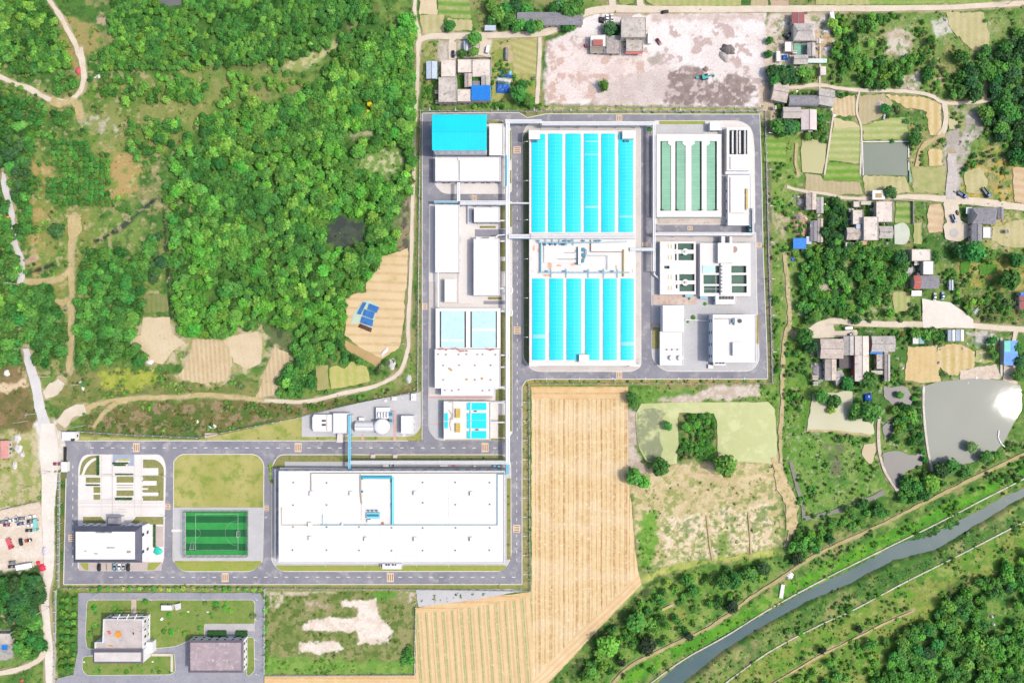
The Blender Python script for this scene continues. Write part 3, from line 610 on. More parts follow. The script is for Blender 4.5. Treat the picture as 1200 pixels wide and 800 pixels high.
# -- tracks and lanes
dust=mat('pale_dust',A(238,226,206),A(226,212,190),0.12,0.95,A(206,190,160),0.5,0.64,0.1,bump=0.3)
conc=mat('lane_concrete',A(246,240,230),A(236,228,216),0.10,0.9,A(250,246,240),0.5,0.6,0.2,bump=0.2)
earth=mat('earth_track',A(216,196,150),A(196,178,126),0.18,0.95,A(160,164,100),0.6,0.60,0.1,bump=0.4)
greyc=mat('grey_lane',A(232,230,228),A(222,220,218),0.12,0.9,A(226,224,222),0.5,0.6,0.2,bump=0.2)
def track(name,pts,w,m,rag=0.5,k=6):
 pline(pts,w+1.5,(196,184,146),None,1.5,1.2,veg=0.02)
 mb=MB();strip_mesh(mb,pts,w,nz(),rag,int(pts[0][0])+3,k);return struct(name,mb,m)
for nm,pts,w,m,rg in(('dirt_track',[(487,-6),(486,20),(492,42),(490,60),(489,100),(486,150),(485,200),(483,250),(482,300),(480,350),(478,385),(479,402),(474,424),(466,438),(440,452),(400,461),(360,470),(330,470),(300,468)],4.2,dust,0.5),('dirt_track',[(310,469),(250,463),(200,465),(150,467),(115,473),(92,484),(74,496)],4.5,earth,1.4),('dirt_track',[(100,478),(84,484),(72,498)],12,dust,2.0),('lane',[(490,60,5),(492,48,6),(505,43,7),(530,43,7),(560,42,7),(600,41,7),(640,38,8),(668,24,10),(690,14,8),(720,11,9),(760,11.5,8),(900,11,7.5),(1000,10.5,7),(1100,9.5,6),(1150,7,6),(1215,4,7)],8,dust,0.4),('lane',[(717,-6),(718,6),(720,14)],8,dust,0.5),('lane',[(751,-6),(750,4),(756,14)],8,dust,0.5),('lane',[(560,42,8),(568,52,12),(566,66,12)],9,dust,0.5),('lane',[(530,43,8),(530,58,9),(531,70,10)],9,dust,0.5),('dirt_track',[(633,44),(632,70),(631,96),(629,122)],4.5,dust,0.6),('dirt_track',[(-6,88),(12,95),(30,102),(50,112),(64,118),(80,119),(92,110),(98,98),(98,84),(94,66),(88,50),(76,28),(66,12),(54,-4)],5.5,dust,1.3),('dirt_track',[(95,56),(98,75),(99,92)],4,dust,0.8),('dirt_track',[(60,118),(72,121),(84,118),(92,124),(95,140)],8,earth,2.0),('concrete_road',[(4,202,4),(7,222,7),(13,245,7),(16,262,5),(17,285,8),(24,308,11),(25,332,8)],8,greyc,1.0),('concrete_road',[(30,408,6),(35,425,10),(42,450,12),(48,480,12),(54,502,14)],11,greyc,0.8),('dirt_track',[(88,252,16),(88,268,14),(84,290,6),(84,320,5),(84,350,5),(83,400,5),(81,436,6)],6,earth,2.2),('dirt_track',[(28,330),(50,330),(70,326),(84,314)],6,earth,1.5),('dirt_track',[(30,307),(42,302)],5,mat('red_earth',A(186,150,130),A(206,176,150),0.3),1.0),('dirt_track',[(66,356),(80,352),(84,364)],7,earth,2.0),('dirt_track',[(52,462,8),(64,456,14),(72,446,8)],12,dust,2.0),('dirt_track',[(110,500,3),(130,476,4),(150,470,6)],4,earth,1.2),('concrete_road',[(56,496,16),(58,530,22),(58,570,17),(57,600,15),(58,640,13),(57,670,11),(53,700,10),(55,730,9),(58,760,10),(59,806,9)],13,conc,0.5),('dirt_track',[(-6,789),(16,785),(36,778),(48,770),(57,756)],6,dust,0.8),('dirt_track',[(40,682),(50,690),(54,700)],4,earth,1.0),('dirt_track',[(919,298),(923,340),(925,378),(918,400),(917,440),(916,480),(914,520),(917,560),(922,590),(926,622),(920,640)],4.5,mat('weedy_track',A(216,200,160),A(196,180,130),0.2,0.95,A(150,164,96),0.5,0.57,0.1,bump=0.4),1.2),('dirt_track',[(908,535,8),(914,560,12),(926,590,14),(928,620,10)],10,mat('trampled_straw',A(226,204,164),A(206,184,136),0.2,0.95,A(150,164,96),0.4,0.58,0.1,bump=0.4),2.5),('lane',[(950,386),(962,379),(978,376),(1010,379),(1050,380),(1090,380),(1130,381),(1170,384),(1215,387)],6.5,dust,0.4),('lane',[(930,392),(942,388),(954,384)],5,earth,1.0),('lane',[(904,104),(930,103),(958,100),(985,104),(1010,106),(1050,107),(1075,109),(1092,113),(1106,121),(1130,121),(1150,119),(1172,114)],4,dust,0.5),('lane',[(1107,120),(1108,135),(1106,152),(1100,160)],6,dust,0.8),('dirt_track',[(1152,118),(1155,104),(1154,94)],5,earth,0.8),('dirt_track',[(1106,158),(1094,164),(1080,172),(1074,196)],5,earth,1.4),('lane',[(922,219),(940,224),(965,227),(990,232),(1020,233)],3.2,dust,0.5),('lane',[(1010,233,5),(1060,231,5),(1090,232,6),(1115,234,9),(1150,237,9),(1180,241,8),(1215,245,8)],6,dust,0.5),('lane',[(1114,180,10),(1116,205,12),(1114,234,12)],10,mat('gravel_lane',A(212,204,198),A(196,188,182),0.3,0.95,A(230,224,218),0.9,0.58,bump=0.4),1.2),('lane',[(1112,236),(1116,256),(1118,268)],16,dust,1.5),('dirt_track',[(1008,104),(1004,120),(1004,134),(1009,152),(1008,205)],2.2,dust,0.3),('dirt_track',[(976,136),(966,205)],2.0,dust,0.3),('dirt_track',[(933,168),(932,190),(935,205)],3.0,earth,0.6),('dirt_track',[(961,54),(960,104)],2.0,dust,0.3),('lane',[(1190,388),(1187,400)],5,dust,0.4),('lane',[(1173,396),(1173,440)],2.6,greyc,0.3),('dirt_track',[(1030,488),(1029,510),(1031,535),(1038,555),(1053,577)],3.2,mat('pond_bank',A(226,216,200),A(206,190,166),0.3),0.5),('dirt_track',[(1082,452),(1082,480),(1086,520),(1092,552)],2.6,mat('pond_kerb',A(236,232,226),A(216,206,190),0.3),0.3),('dirt_track',[(945,505),(970,504),(1000,508),(1020,510)],2.0,earth,0.5),('dirt_track',[(715,803),(735,782),(762,767),(800,749),(830,735),(858,716),(884,696),(906,683),(930,666),(952,652),(975,640),(1020,620),(1060,600),(1096,582),(1130,565),(1215,524)],3.2,mat('dike_path',A(206,186,140),A(180,170,116),0.2,0.95,A(150,164,96),0.5,0.6,0.1,bump=0.3),0.7),('dirt_track',[(776,714),(788,708)],2.5,earth,0.5),('dirt_track',[(905,800),(960,768),(1000,748),(1040,728),(1070,715)],1.8,earth,0.5),('dirt_track',[(828,604),(832,640),(835,656)],1.6,earth,0.4),('dirt_track',[(877,600),(880,650)],1.6,earth,0.4),):
 track(nm,pts,w,m,rg)
sheet('yard',[(1080,350),(1094,352),(1112,354),(1124,362),(1140,374),(1140,384),(1081,384)],conc,0.4)
sheet('yard',rounded([(1104,262),(1122,258),(1136,264),(1136,276),(1126,283),(1108,282)],5),dust,0.6)
sheet('yard',[(938,388),(952,382),(976,380),(978,388),(1004,386),(1004,394),(960,396),(940,397)],dust,0.4)
mb=MB();cxy=P(1117,273);tri_poly(mb,[(1117+5.5*math.cos(t*PI/10),273+5.5*math.sin(t*PI/10))for t in range(20)],nz());struct('yard',mb,mat('grey_floor',A(206,200,196),A(196,190,186),0.3))
for pts,m in(([(720,838),(755,806),(800,773),(850,745),(900,714),(960,681),(1030,646),(1100,612),(1150,586),(1215,553)],'wall_n'),([(800,838),(842,806),(900,764),(960,732),(1000,714),(1060,682),(1120,652),(1215,603)],'wall_s')):
 mb=MB();strip_mesh(mb,pts,1.5,0.35,0.1,5,6,1.4)
 o=solo('embankment_wall',mb,mat('old_concrete',A(226,220,206),A(196,190,170),0.2,0.9,A(160,166,110),0.4,0.6),'long low concrete revetment along the %s'%('bank below the dike path' if m=='wall_n' else 'meadow bank opposite the dike path'),'wall')
# -- the works: roads, kerbs, islands
asph=mat('asphalt',A(140,140,152),A(160,160,168),0.06,0.85,A(182,180,182),0.16,0.58,0.25,bump=0.2)
asph2=mat('asphalt_worn',A(168,168,180),A(152,152,164),0.06,0.9,A(190,184,180),0.2,0.6,0.25,bump=0.2)
kerb=mat('kerb_stone',A(244,240,234),A(226,220,212),0.5,0.8)
ZA=0.22
AS=[(76,516.5),(494,516.5),(495,420),(495,133),(566,132.5),(608,132.5),(618,138.5),(640,134),(890,134.5),(892,200),(894,300),(898,400),(899,443.5),(623,444),(616,446),(611.5,453),(611.5,684),(75,684),(78,560),(79,545),(79,530)]
sheet('asphalt_road',AS,asph,0,ZA)
sheet('asphalt_road',[(92,694),(305,694),(309,702),(309,806),(62,806),(68,794),(86,790),(91,762)],mat('old_asphalt',A(158,160,172),A(176,176,184),0.08,0.9,A(146,148,156),0.5,0.6,0.2,bump=0.2),0.3,0.12)
def island(poly,m,name='pavement',kw=0.9,top=0.36):
 q=[P(a[0],a[1])[:2]for a in poly];q=ccw(q);inn=inset(q,kw*S)
 mb=MB();mb.ring(q,inn,0.0,top+0.01);struct('kerb',mb,kerb)
 mb=MB();mb.prism(inn,0.0,top,bottom=False);return struct(name,mb,m)
ZT=[0.37]
def topping(name,poly,m,rag=0):
 ZT[0]+=0.004;return sheet(name,poly,m,rag,ZT[0])
lawn=mat('lawn',A(196,190,122),A(168,172,92),0.06,0.95,A(144,164,78),0.12,0.56,0.1,bump=0.35)
lawn_g=mat('lawn_green',A(160,176,84),A(176,178,96),0.10,0.95,A(136,166,70),0.5,0.6,0.1,bump=0.35)
lawn_d=mat('verge_grass',A(146,150,92),A(166,160,108),0.25,0.95,A(112,134,76),0.7,0.58,0.1,bump=0.4)
pave_w=mat('white_stone_paving',A(250,246,242),A(242,236,232),0.10,0.8,A(232,224,220),1.0,0.62,0.3)
pave_g=mat('grey_gravel_paving',A(212,212,214),A(202,202,204),0.10,0.95,A(222,222,222),0.8,0.6,0.2,bump=0.3)
pave_c=mat('worn_concrete_paving',A(246,241,236),A(238,231,226),0.07,0.9,A(206,190,180),0.4,0.66,0.2,bump=0.2)
pave_t=mat('tan_concrete_paving',A(228,221,215),A(216,208,202),0.07,0.9,A(186,176,170),0.4,0.64,0.2,bump=0.2)
pave_p=mat('pinkish_block_paving',A(214,198,194),A(202,188,184),0.15,0.9,None)
red_p=mat('red_path_paving',A(226,180,176),A(216,190,186),0.3,0.9)
hedge_m=None
island(rounded([(91.5,667),(92,545),(98,532),(190,532),(195,545),(193.5,604),(192.5,658),(182,668.5),(104,668.5)],[4,8,8,9,8,0,9,9,9]),pave_w)
topping('lawn',rounded([(184,538),(192.5,546),(192,586),(168,586),(168,538)],[10,6,0,0,0]),lawn_d)
topping('lawn',rounded([(93.5,556),(96,541),(104,534),(117,533),(117,556)],[0,8,8,0,0]),lawn_d)
topping('pavement',rounded([(96,556),(100,544),(108,537),(117,535),(117,537.5),(109,540),(102,548),(99,556)],[0,5,5,0,0,5,5,0]),pave_w)
topping('pavement',rect(113.5,535,114.8,556),pave_w)
for r in((101,559,118,565,0),(110,570,118,577,0),(110,579,118,585,0),(137,558,157,565,1),(137,567.5,156.5,568.3,0),(137,570.5,156.5,571.3,0),(137,574,157,580.5,1)):
 topping('lawn',rect(*r[:4]),lawn_d)
for r in((167,557.5,185,558.6),(167,562,182,564),(167,569.5,192,570.7),(167,574,176,575.6),(167,581,192,583)):
 topping('lawn',rect(*r),lawn_d)
for r in((168,548,186,556.5),(168,563,184,568.4),(168,571.4,174,573.4),(168,576.5,186,580.6)):
 topping('pavement',rect(*r),pave_w)
topping('pavement',rect(133,532,157.5,545.5),mat('blue_grey_tiles',A(178,190,208),A(168,180,198),0.3,0.7))
topping('pavement',[(138,538.5),(152.5,537),(153,541.5),(150,541.5),(150,545.5),(135.5,545.5),(135.5,540)],pave_w)
topping('pavement',rect(139,537.4,152.5,539.6),mat('yellow_bed',A(216,206,116),A(196,190,110),0.6))
for r in((98,605,119,613),):topping('lawn',[(98,605),(119,605),(125,612),(125,616),(98,616)],lawn_d)
topping('lawn',[(160,605),(192,605),(192,614),(178,614),(166,611),(150,616),(155,611)],lawn_d)
topping('pavement',rect(181,616,192,640),pave_p)
topping('pavement',rect(93,658,190,668),pave_p)
topping('lawn',rounded([(93,659),(104,659),(104,667.5),(100,667)],[3,0,0,5]),lawn_g)
topping('lawn',rect(124.5,659,126,667.5),lawn_d);topping('lawn',rect(131.5,659,133.5,667.5),lawn_d)
topping('lawn',[(174,659),(190,658),(181,667),(173,667.5)],lawn_g)
island(rounded([(202.5,656),(203,602),(203.5,540),(211,531.5),(301,531.5),(310,541),(309.5,600),(308.5,656),(297,669.5),(213,669.5)],[3,0,0,9,9,9,0,3,12,12]),lawn)
topping('pavement',rect(204,594,308.6,656.5),pave_g)
topping('lawn',rounded([(204,658),(308,658),(297,668.5),(213,668.5)],[2,2,9,9]),lawn_g)
island(rounded([(318.5,545),(326,531.8),(592,531.8),(599,541),(599.5,655),(589,669.3),(328,669.3),(317.5,657)],[9,9,9,7,12,12,12,8]),pave_g)
topping('lawn',rounded([(320,546),(327,533),(590,533),(597,540),(597,541),(409,541),(409,540.5),(334,540.5),(334,548),(320,548)],[3,7,5,3,0,0,0,0,0,0]),lawn_d)
topping('lawn',rounded([(322,662),(596,662),(588,668.3),(329,668.3)],[3,6,9,9]),lawn_g)
topping('lawn',rect(594,560,598.5,655),lawn_d)
topping('pavement',rect(412,543.8,595,548),mat('drain_grey',A(176,176,178),A(190,190,190),0.2))
topping('lawn',[(88,511),(232,515),(352,488.5),(493.5,459.5),(493.5,500),(488,510),(478,515.4),(88,515.4)],lawn)
topping('pavement',rounded([(354,487),(400,476),(440,468),(493,459),(493.5,500),(487,509.5),(476,511.5),(354,511.5)],[0,0,0,0,8,8,0,0]),pave_g)
topping('pavement',rect(461,480,464.5,516),red_p);topping('pavement',rect(424,508,426.5,516),red_p)
mb=MB()
for(x0,y0,x1,y1)in((88,515.6,478,516.6),):
 a=P(x0,y0);b=P(x1,y1);mb.box(a[0],b[0],b[1],a[1],0.0,0.38)
struct('kerb',mb,kerb)
island(rounded([(508,146),(572,146),(572,141.5),(588,140.5),(599.5,150),(600,226),(592,227.5),(518,227.5),(508,215)],[0,0,0,6,6,4,4,12,10]),pave_c)
topping('pavement',rect(509,145.5,512,215),pave_t)
topping('lawn',rounded([(597,153),(599.3,153),(599.3,187),(596.5,190)],1),lawn_d);topping('lawn',rect(596.5,200,599.3,215),lawn_d)
topping('lawn',rounded([(571,141.5),(588,141.5),(591,146),(571,146)],2),lawn_d)
island(rounded([(503,239),(600,236),(600.5,300),(600.5,400),(600.5,507),(594,516),(512,516),(502,505),(502,420)],[0,0,0,0,0,6,8,9,0]),pave_c)
topping('pavement',rect(502.8,330,510,462),pave_t)
topping('pavement',rounded([(503,466),(520,466),(520,515.5),(511,515.2),(503,505)],[0,0,0,7,7]),pave_g)
topping('pavement',rect(503,464,577,466.5),red_p);topping('pavement',rect(504,496.5,520,497.5),red_p)
topping('pavement',rect(557,269,593,277.5),asph2);topping('pavement',rect(567,352.5,593,356.5),asph2)
for r in((587,240,592,268),(586,282,592,301),(587,306,592,318),(562.5,265,581,267.5),(572,348,588,351),(586,366,592,452),(581,456,592,469),(584,486,592,512),(597.5,240,600,266),(597.5,370,600,505)):
 topping('lawn',rect(*r),lawn_d)
topping('lawn',rect(522,513.5,594,515.6),lawn_d)
island(rounded([(612,155),(620,144),(640,142.5),(745,142.5),(751,150),(751.5,430),(741,435.5),(626,435.5),(612.5,424)],[9,8,0,5,4,9,9,11,9]),pave_t)
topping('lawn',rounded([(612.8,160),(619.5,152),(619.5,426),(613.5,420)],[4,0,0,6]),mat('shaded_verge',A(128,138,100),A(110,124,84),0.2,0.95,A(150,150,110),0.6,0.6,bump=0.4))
island(rounded([(763.5,144),(768,141.5),(868,141.5),(881,150),(884,170),(885,262),(880,263.5),(769,263.5),(763,256)],[4,0,18,12,10,2,2,3,8]),pave_c)
topping('pavement',rect(768,146.5,826,157),pave_g);topping('lawn',rect(773,142.4,826,146),lawn_g)
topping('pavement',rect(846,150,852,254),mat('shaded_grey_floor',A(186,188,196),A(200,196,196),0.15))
topping('pavement',rect(771,255,846,262.5),mat('stained_concrete',A(226,216,206),A(206,196,186),0.12,0.9,A(176,168,150),0.4,0.6))
island(rounded([(763,284),(768,272),(886,272),(887,345),(890,424),(880,435.3),(778,435.3),(763.5,422)],[7,4,2,0,10,10,12,12]),pave_g)
topping('pavement',rect(766,276,885,283),pave_t)
topping('pavement',rect(765,346,816,357),mat('pinkish_worn',A(216,190,176),A(226,210,200),0.2,0.9,A(196,160,130),0.5,0.6))
topping('lawn',rect(764.5,384,773,408.5),mat('rough_bed',A(176,168,100),A(160,156,92),0.2,0.95,A(120,140,70),0.5,0.62,bump=0.4))
topping('lawn',rect(885,369,888.5,403),mat('ochre_bed',A(190,160,84),A(150,140,70),0.4,0.95,A(206,190,110),0.8,0.6,bump=0.4))
topping('pavement',rect(763.8,379.5,773,382.8),red_p)
sheet('pavement',[(745,352),(763.4,352),(763.4,377),(756,377)],pave_c,0,ZA+0.004)if False else None
def old_lawn(poly,r):
 return island(rounded(poly,r),mat('rough_lawn',A(122,154,72),A(150,162,92),0.12,0.95,A(96,138,58),0.5,0.6,0.1,bump=0.5),'lawn',0.5,0.24)
old_lawn([(102,702),(299,702),(299,732),(240,732),(240,745),(222,750),(206,757),(177,760),(102,760),(100,745)],[5,6,3,0,2,2,4,2,4,0])
old_lawn([(97,768),(176,766),(205,766),(206,786),(200,790),(102,791),(96,784)],[5,0,2,3,2,5,5])
old_lawn([(289,746),(298,746),(299,785),(292,792),(289,790)],[2,3,3,2,0])
topping('path',rect(154.5,701,160.5,724),mat('tan_path',A(222,206,186),A(206,190,170),0.4));topping('path',rounded([(178,764.6),(202,764.6),(203.5,767),(203.5,786),(200.5,786),(200.5,767.8),(178,767.8)],[0,3,3,0,0,1,0]),mat('cream_path',A(236,226,206),A(216,206,186),0.4))
sheet('pavement',rect(240,730,299,739),mat('pale_drive',A(206,202,202),A(190,188,190),0.2),0.4,0.27)
sheet('pavement',[(488,690),(612,690),(612,692),(570,700),(490,711)],pave_g,0.6,0.10)
for pts in([(494.6,515),(494.8,420),(494.8,133),(566,132.3),(608,132.3),(618,138.3),(640,133.8),(890,134.2)],[(890,134.2),(892.2,200),(894.2,300),(898.2,400),(899.2,443.8),(623,444.2),(616,446.2),(611.7,453)],[(611.7,453),(611.7,684.2),(74.8,684.2),(77.8,560)]):
 mb=MB();
 for a,b in zip(pts[:-1],pts[1:]):
  L,R=strip_poly([a,b],0.9,0,3,1)
  qq=[P(*L[0])[:2],P(*L[1])[:2],P(*R[1])[:2],P(*R[0])[:2]];mb.prism(qq,0.0,0.36)
 struct('kerb',mb,kerb)
paint_w=mat('road_paint',A(246,244,240),A(226,224,222),0.6,0.7)
cream=mat('hump_cream',A(246,226,196),A(232,214,190),0.8,0.8);rust_b=mat('hump_brown',A(186,130,96),A(160,120,100),0.8,0.8)
def mrect(mb,x0,y0,x1,y1,z):
 a=P(x0,y0);b=P(x1,y1);mb.add([(a[0],b[1],z),(b[0],b[1],z),(b[0],a[1],z),(a[0],a[1],z)],[(0,1,2,3)])
mb=MB();ZM=ZA+0.006
for x in np.arange(106,590,12.1):mrect(mb,x,524.0,x+4.2,524.9,ZM)
for x in np.arange(128,600,12.1):
 if abs(x+2-264)>7 and abs(x+2-457)>7:mrect(mb,x,675.2,x+4.2,676.1,ZM)
for y in np.arange(188,520,9.5):mrect(mb,605.8,y,606.5,y+3.4,ZM)
for y in np.arange(540,660,9.5):mrect(mb,605.2,y,605.9,y+3.4,ZM)
for y in np.arange(545,668,9.5):mrect(mb,85.2,y,86.0,y+3.4,ZM)
struct('road_marking',mb,paint_w)
for(x,y,w,h,vert)in((160,524,7.5,10.5,1),(349.5,524,8,10.5,1),(568.5,524,8,10.5,1),(85,630,9,8,0),(197,593.5,5.5,6.5,0),(312.5,595,5,6.5,0),(264,676,8,10.5,1),(457.5,676,8,10.5,1),(606,176,8.5,8,0),(606,387,8,8.5,0),(605.5,619,8,9,0),(498,359,5.5,7.5,0),(725.5,138.5,7,7,1),(725.5,439,7,7.5,1),(808.5,267.5,6,5,1),(889.5,287,5.5,6,0),(755.5,286.5,6,5,0),(556,232,6,5.5,1),(96,518.5,14,0.1,1)):
 if h<1:continue
 m1=MB();a=P(x-w/2,y-h/2);b=P(x+w/2,y+h/2)
 m1.box(a[0],b[0],b[1],a[1],ZA,ZA+0.05)
 m2=MB()
 for k in(-1,0,1):
  if vert:
   xx=x+k*w*0.3;ra=P(xx-w*0.07,y-h*0.36);rb=P(xx+w*0.07,y+h*0.36)
  else:
   yy=y+k*h*0.3;ra=P(x-w*0.36,yy-h*0.07);rb=P(x+w*0.36,yy+h*0.07)
  m2.box(ra[0],rb[0],rb[1],ra[1],ZA+0.051,ZA+0.075)
 struct('speed_hump',m1,cream);struct('road_marking',m2,rust_b)
mb=MB();jz=ZT[0]+0.006
for x in(119.5,132,132.6,158.5,166):mrect(mb,x,533,x+0.25,604,jz)
for y in(557,586,588.5,593):mrect(mb,93,y,192,y+0.22,jz)
for(x0,y0,x1,y1)in((121,555,132,556),(121,584,132,584.3),(134,596,150,596.3),(134,599,150,599.3)):mrect(mb,x0,y0,x1,y1,jz+0.004)
struct('paving_joint',mb,mat('joint_grey',A(216,208,206),A(206,200,198),0.5))
Z=-0.35*np.clip(fbm(UX,UY,12,77,3),0,1)*np.clip(VEG*1.5,0,1)-0.02
RIVER=[(735,835),(766,806),(800,776),(850,746),(900,719),(950,691),(1000,668),(1050,640),(1100,623),(1150,599),(1178,583),(1225,563),(1225,568),(1180,596),(1150,614),(1100,645),(1050,657),(1000,684),(950,705),(900,732),(850,763),(803,801),(772,835)]
sub=(UX>700)&(UX<1240)&(UY>520)&(UY<850)
ds=np.full(UX.shape,-99.0);ds[sub]=poly_sd(RIVER,UX[sub],UY[sub])
Z=np.where(sub,Z-1.9*sstep(-4,2,ds),Z)
aa=sstep(-2,3,ds)*0.9;G=lerp(G,cc(70,84,78),aa);VEG=VEG*(1-sstep(-3,1,ds))
K=0.5
VX=(UX-600)*K;VY=(400-UY)*K
gv=np.stack([VX.ravel(),VY.ravel(),Z.ravel()],1).astype(np.float32)
ny,nx=UX.shape
ix=(np.arange(ny-1)[:,None]*nx+np.arange(nx-1)[None,:]).ravel()
gf=np.stack([ix+nx,ix+nx+1,ix+1,ix],1).astype(np.int32)
def np_mesh(name,v,f,attr=None,aname='tint',domain='POINT',smooth=False):
 me=bpy.data.meshes.new(name);k=f.shape[1]
 me.vertices.add(len(v));me.vertices.foreach_set('co',np.ascontiguousarray(v,np.float32).ravel())
 me.loops.add(f.size);me.loops.foreach_set('vertex_index',np.ascontiguousarray(f,np.int32).ravel())
 me.polygons.add(len(f));me.polygons.foreach_set('loop_start',np.arange(0,f.size,k,dtype=np.int32))
 if smooth:me.polygons.foreach_set('use_smooth',np.ones(len(f),bool))
 me.update(calc_edges=True)
 if attr is not None:
  a=me.color_attributes.new(aname,'FLOAT_COLOR',domain)
  c=np.ones((len(attr),4),np.float32);c[:,:3]=attr
  a.data.foreach_set('color',c.ravel())
 return me
me=np_mesh('ground',gv,gf,G.reshape(-1,3),smooth=True)
me.materials.append(vcol_mat('soil_and_sward','tint',(0.9,0.22),rough=0.95,bump=0.5))
go=link(bpy.data.objects.new('ground',me));go['kind']='structure'
# -- buildings of the works
white_r=mat('white_roof',A(252,250,246,.98),A(250,247,242,.96),0.05,0.7,A(240,233,222,0.93),0.3,0.69,0.3,fine=.08)
white_w=mat('white_wall',A(240,240,244,1.1),A(228,230,236,1.1),0.15,0.8,None)
blue_w=mat('pale_blue_wall',A(244,246,252,1.2),A(234,238,248,1.2),0.15,0.8,None)
stain_r=mat('stained_white_deck',A(252,248,244,1.0),A(248,242,237,.98),0.08,0.8,A(232,206,184),0.18,0.72,0.3,fine=.12)
cyan=mat('cyan_sheet',A(2,240,252,1.0),A(2,230,246,1.0),0.08,0.4,A(40,226,232),0.5,0.66,spec=0.35)
cyan_rib=plain('cyan_rib',A(110,250,252,1.0),0.5)
paleblue=mat('pale_blue_cover',A(206,240,248,1.1),A(190,232,246,1.1),0.3,0.5,A(160,220,240),0.6,0.64)
dgreen=water('dark_tank_water',A(38,92,80),A(52,110,90),0.12,0.2,0.02)
tgreen=mat('green_channel_cover',A(150,206,176),A(132,190,158),0.10,0.4,A(150,206,172),0.4,0.62)
dark=plain('dark_recess',A(50,56,62),0.8)
gwin=glass('window_glass',(0.02,0.03,0.04))
dslate=mat('slate_mansard',A(92,96,116),A(104,108,126),0.3,0.6,None)
steel=plain('galvanised_steel',A(206,210,216),0.45,0.3)
pipe_w=plain('white_pipe',A(246,246,248,1.1),0.4)
pipe_b=plain('sky_blue_pipe',A(70,200,236),0.4)
pipe_lb=plain('light_blue_pipe',A(186,226,240),0.4)
yel=plain('yellow_paint',A(236,200,70),0.5)
equip_b=plain('blue_machine',A(40,150,190),0.45)
black_m=plain('black_machine',A(52,52,58),0.6)
rust=mat('rust_stain',A(230,178,140),A(240,206,176),0.6,0.9)
def quad(r,h):
 pts=rect(*r)if len(r)==4 and not hasattr(r[0],'__len__')else r
 return ccw([P(a[0],a[1],h)[:2]for a in pts])
def windows(root,q,zs,spacing=4.0,w=1.4,hh=1.5,edges=None,m=None,cap=60,name='window',proud=0.05):
 n=len(q);cnt=0;ol=parent_origin(root)
 for i in range(n):
  if edges is not None and i not in edges:continue
  a=Vector(q[i]);b=Vector(q[(i+1)%n]);L=(b-a).length;k=int((L-0.6)/spacing)
  if k<1:continue
  t=(b-a)/L;nn=Vector((t.y,-t.x))
  mb=MB();mb.obox((0,0),t,nn,w/2,proud,0,hh)
  me=mb.mesh(name,m or gwin)
  for z in zs:
   for j in range(k):
    if cnt>=cap:return
    p=a+t*(L*(j+0.5)/k)
    o=link(bpy.data.objects.new(name,me));o.location=(p.x-ol.x,p.y-ol.y,z-ol.z);o.parent=root;cnt+=1
def door(root,q,edge,s=0.5,w=1.6,hh=2.3,m=None):
 a=Vector(q[edge%len(q)]);b=Vector(q[(edge+1)%len(q)]);L=(b-a).length;t=(b-a)/L;nn=Vector((t.y,-t.x));p=a+t*(L*s)
 mb=MB();mb.obox((p.x,p.y),t,nn,min(w/2,L*0.4),0.07,0.05,hh)
 part('door',mb,m or plain('door_panel',A(120,120,130),0.5),root)
def cxy_of(q):return(sum(p[0]for p in q)/len(q),sum(p[1]for p in q)/len(q))
def flat(name,label,cat,r,h,wallm,roofm,par=0.5,th=0.35,z0=0.0,group=None,root=None,deckz=None):
 q=quad(r,h);c=cxy_of(q)
 root=root or thing(name,label,cat,(c[0],c[1],z0),group)
 mb=MB();mb.prism(q,z0,h-par if par>0 else h,top=False,bottom=False)
 inn=inset(q,th)
 if par>0:mb.ring(q,inn,h-par,h+0.02)
 part('wall',mb,wallm,root)
 mb=MB();mb.prism(inn if par>0 else q,h-par-0.25,h-par+0.03 if par>0 else h+0.03,bottom=False)
 part('roof',mb,roofm,root)
 return root,q
def pbox(mb,r,z0,z1):
 """box whose top outline is the map rectangle seen at height z1"""
 return mb.prism(quad(r,z1),z0,z1)
def small(name,label,cat,r,z0,z1,m,group=None):
 mb=MB();pbox(mb,r,z0,z1)
 return mb
q=quad((507.5,135.5,569.3,175.2),17.0);c=cxy_of(q)
t=thing('process_hall','tall hall with a single plain cyan sheet roof and white south wall','factory building',(c[0],c[1],0))
mb=MB();mb.prism(q,0,17.0,top=False);part('wall',mb,blue_w,t)
mb=MB();x0,y0=q[0];x1,y1=q[2];y0=min(p[1]for p in q);y1=max(p[1]for p in q);ym=(y0+y1)/2
e=0.5
mb.add([(x0-e,y0-e,17.0),(x1+e,y0-e,17.0),(x1+e,ym,17.9),(x0-e,ym,17.9),(x0-e,y1+e,17.0),(x1+e,y1+e,17.0)],[(0,1,2,3),(3,2,5,4)])
mb.add([(x0-e,y0-e,16.8),(x1+e,y0-e,16.8),(x1+e,y0-e,17.0),(x0-e,y0-e,17.0),(x0-e,y1+e,16.8),(x1+e,y1+e,16.8),(x1+e,y1+e,17.0),(x0-e,y1+e,17.0)],[(0,1,2,3),(5,4,7,6),(4,0,3,7),(1,5,6,2)])
rf=part('roof',mb,cyan,t)
mb=MB()
for k in range(1,30):
 x=x0+(x1-x0)*k/30
 mb.add([(x-.06,y0-e,17.04),(x+.06,y0-e,17.04),(x+.06,ym,17.94),(x-.06,ym,17.94),(x-.06,y1+e,17.04),(x+.06,y1+e,17.04)],[(0,1,2,3),(3,2,5,4)])
mb.box(x0-e,x1+e,ym-0.15,ym+0.15,17.9,17.98)
part('roof_seam',mb,plain('cyan_seam',A(20,206,236),0.5),rf)
windows(t,q,(9.0,13.2),4.1,1.5,0.7,edges=[0])
windows(t,q,(3.0,8.0,13.0),5.0,1.5,0.9,edges=[1])
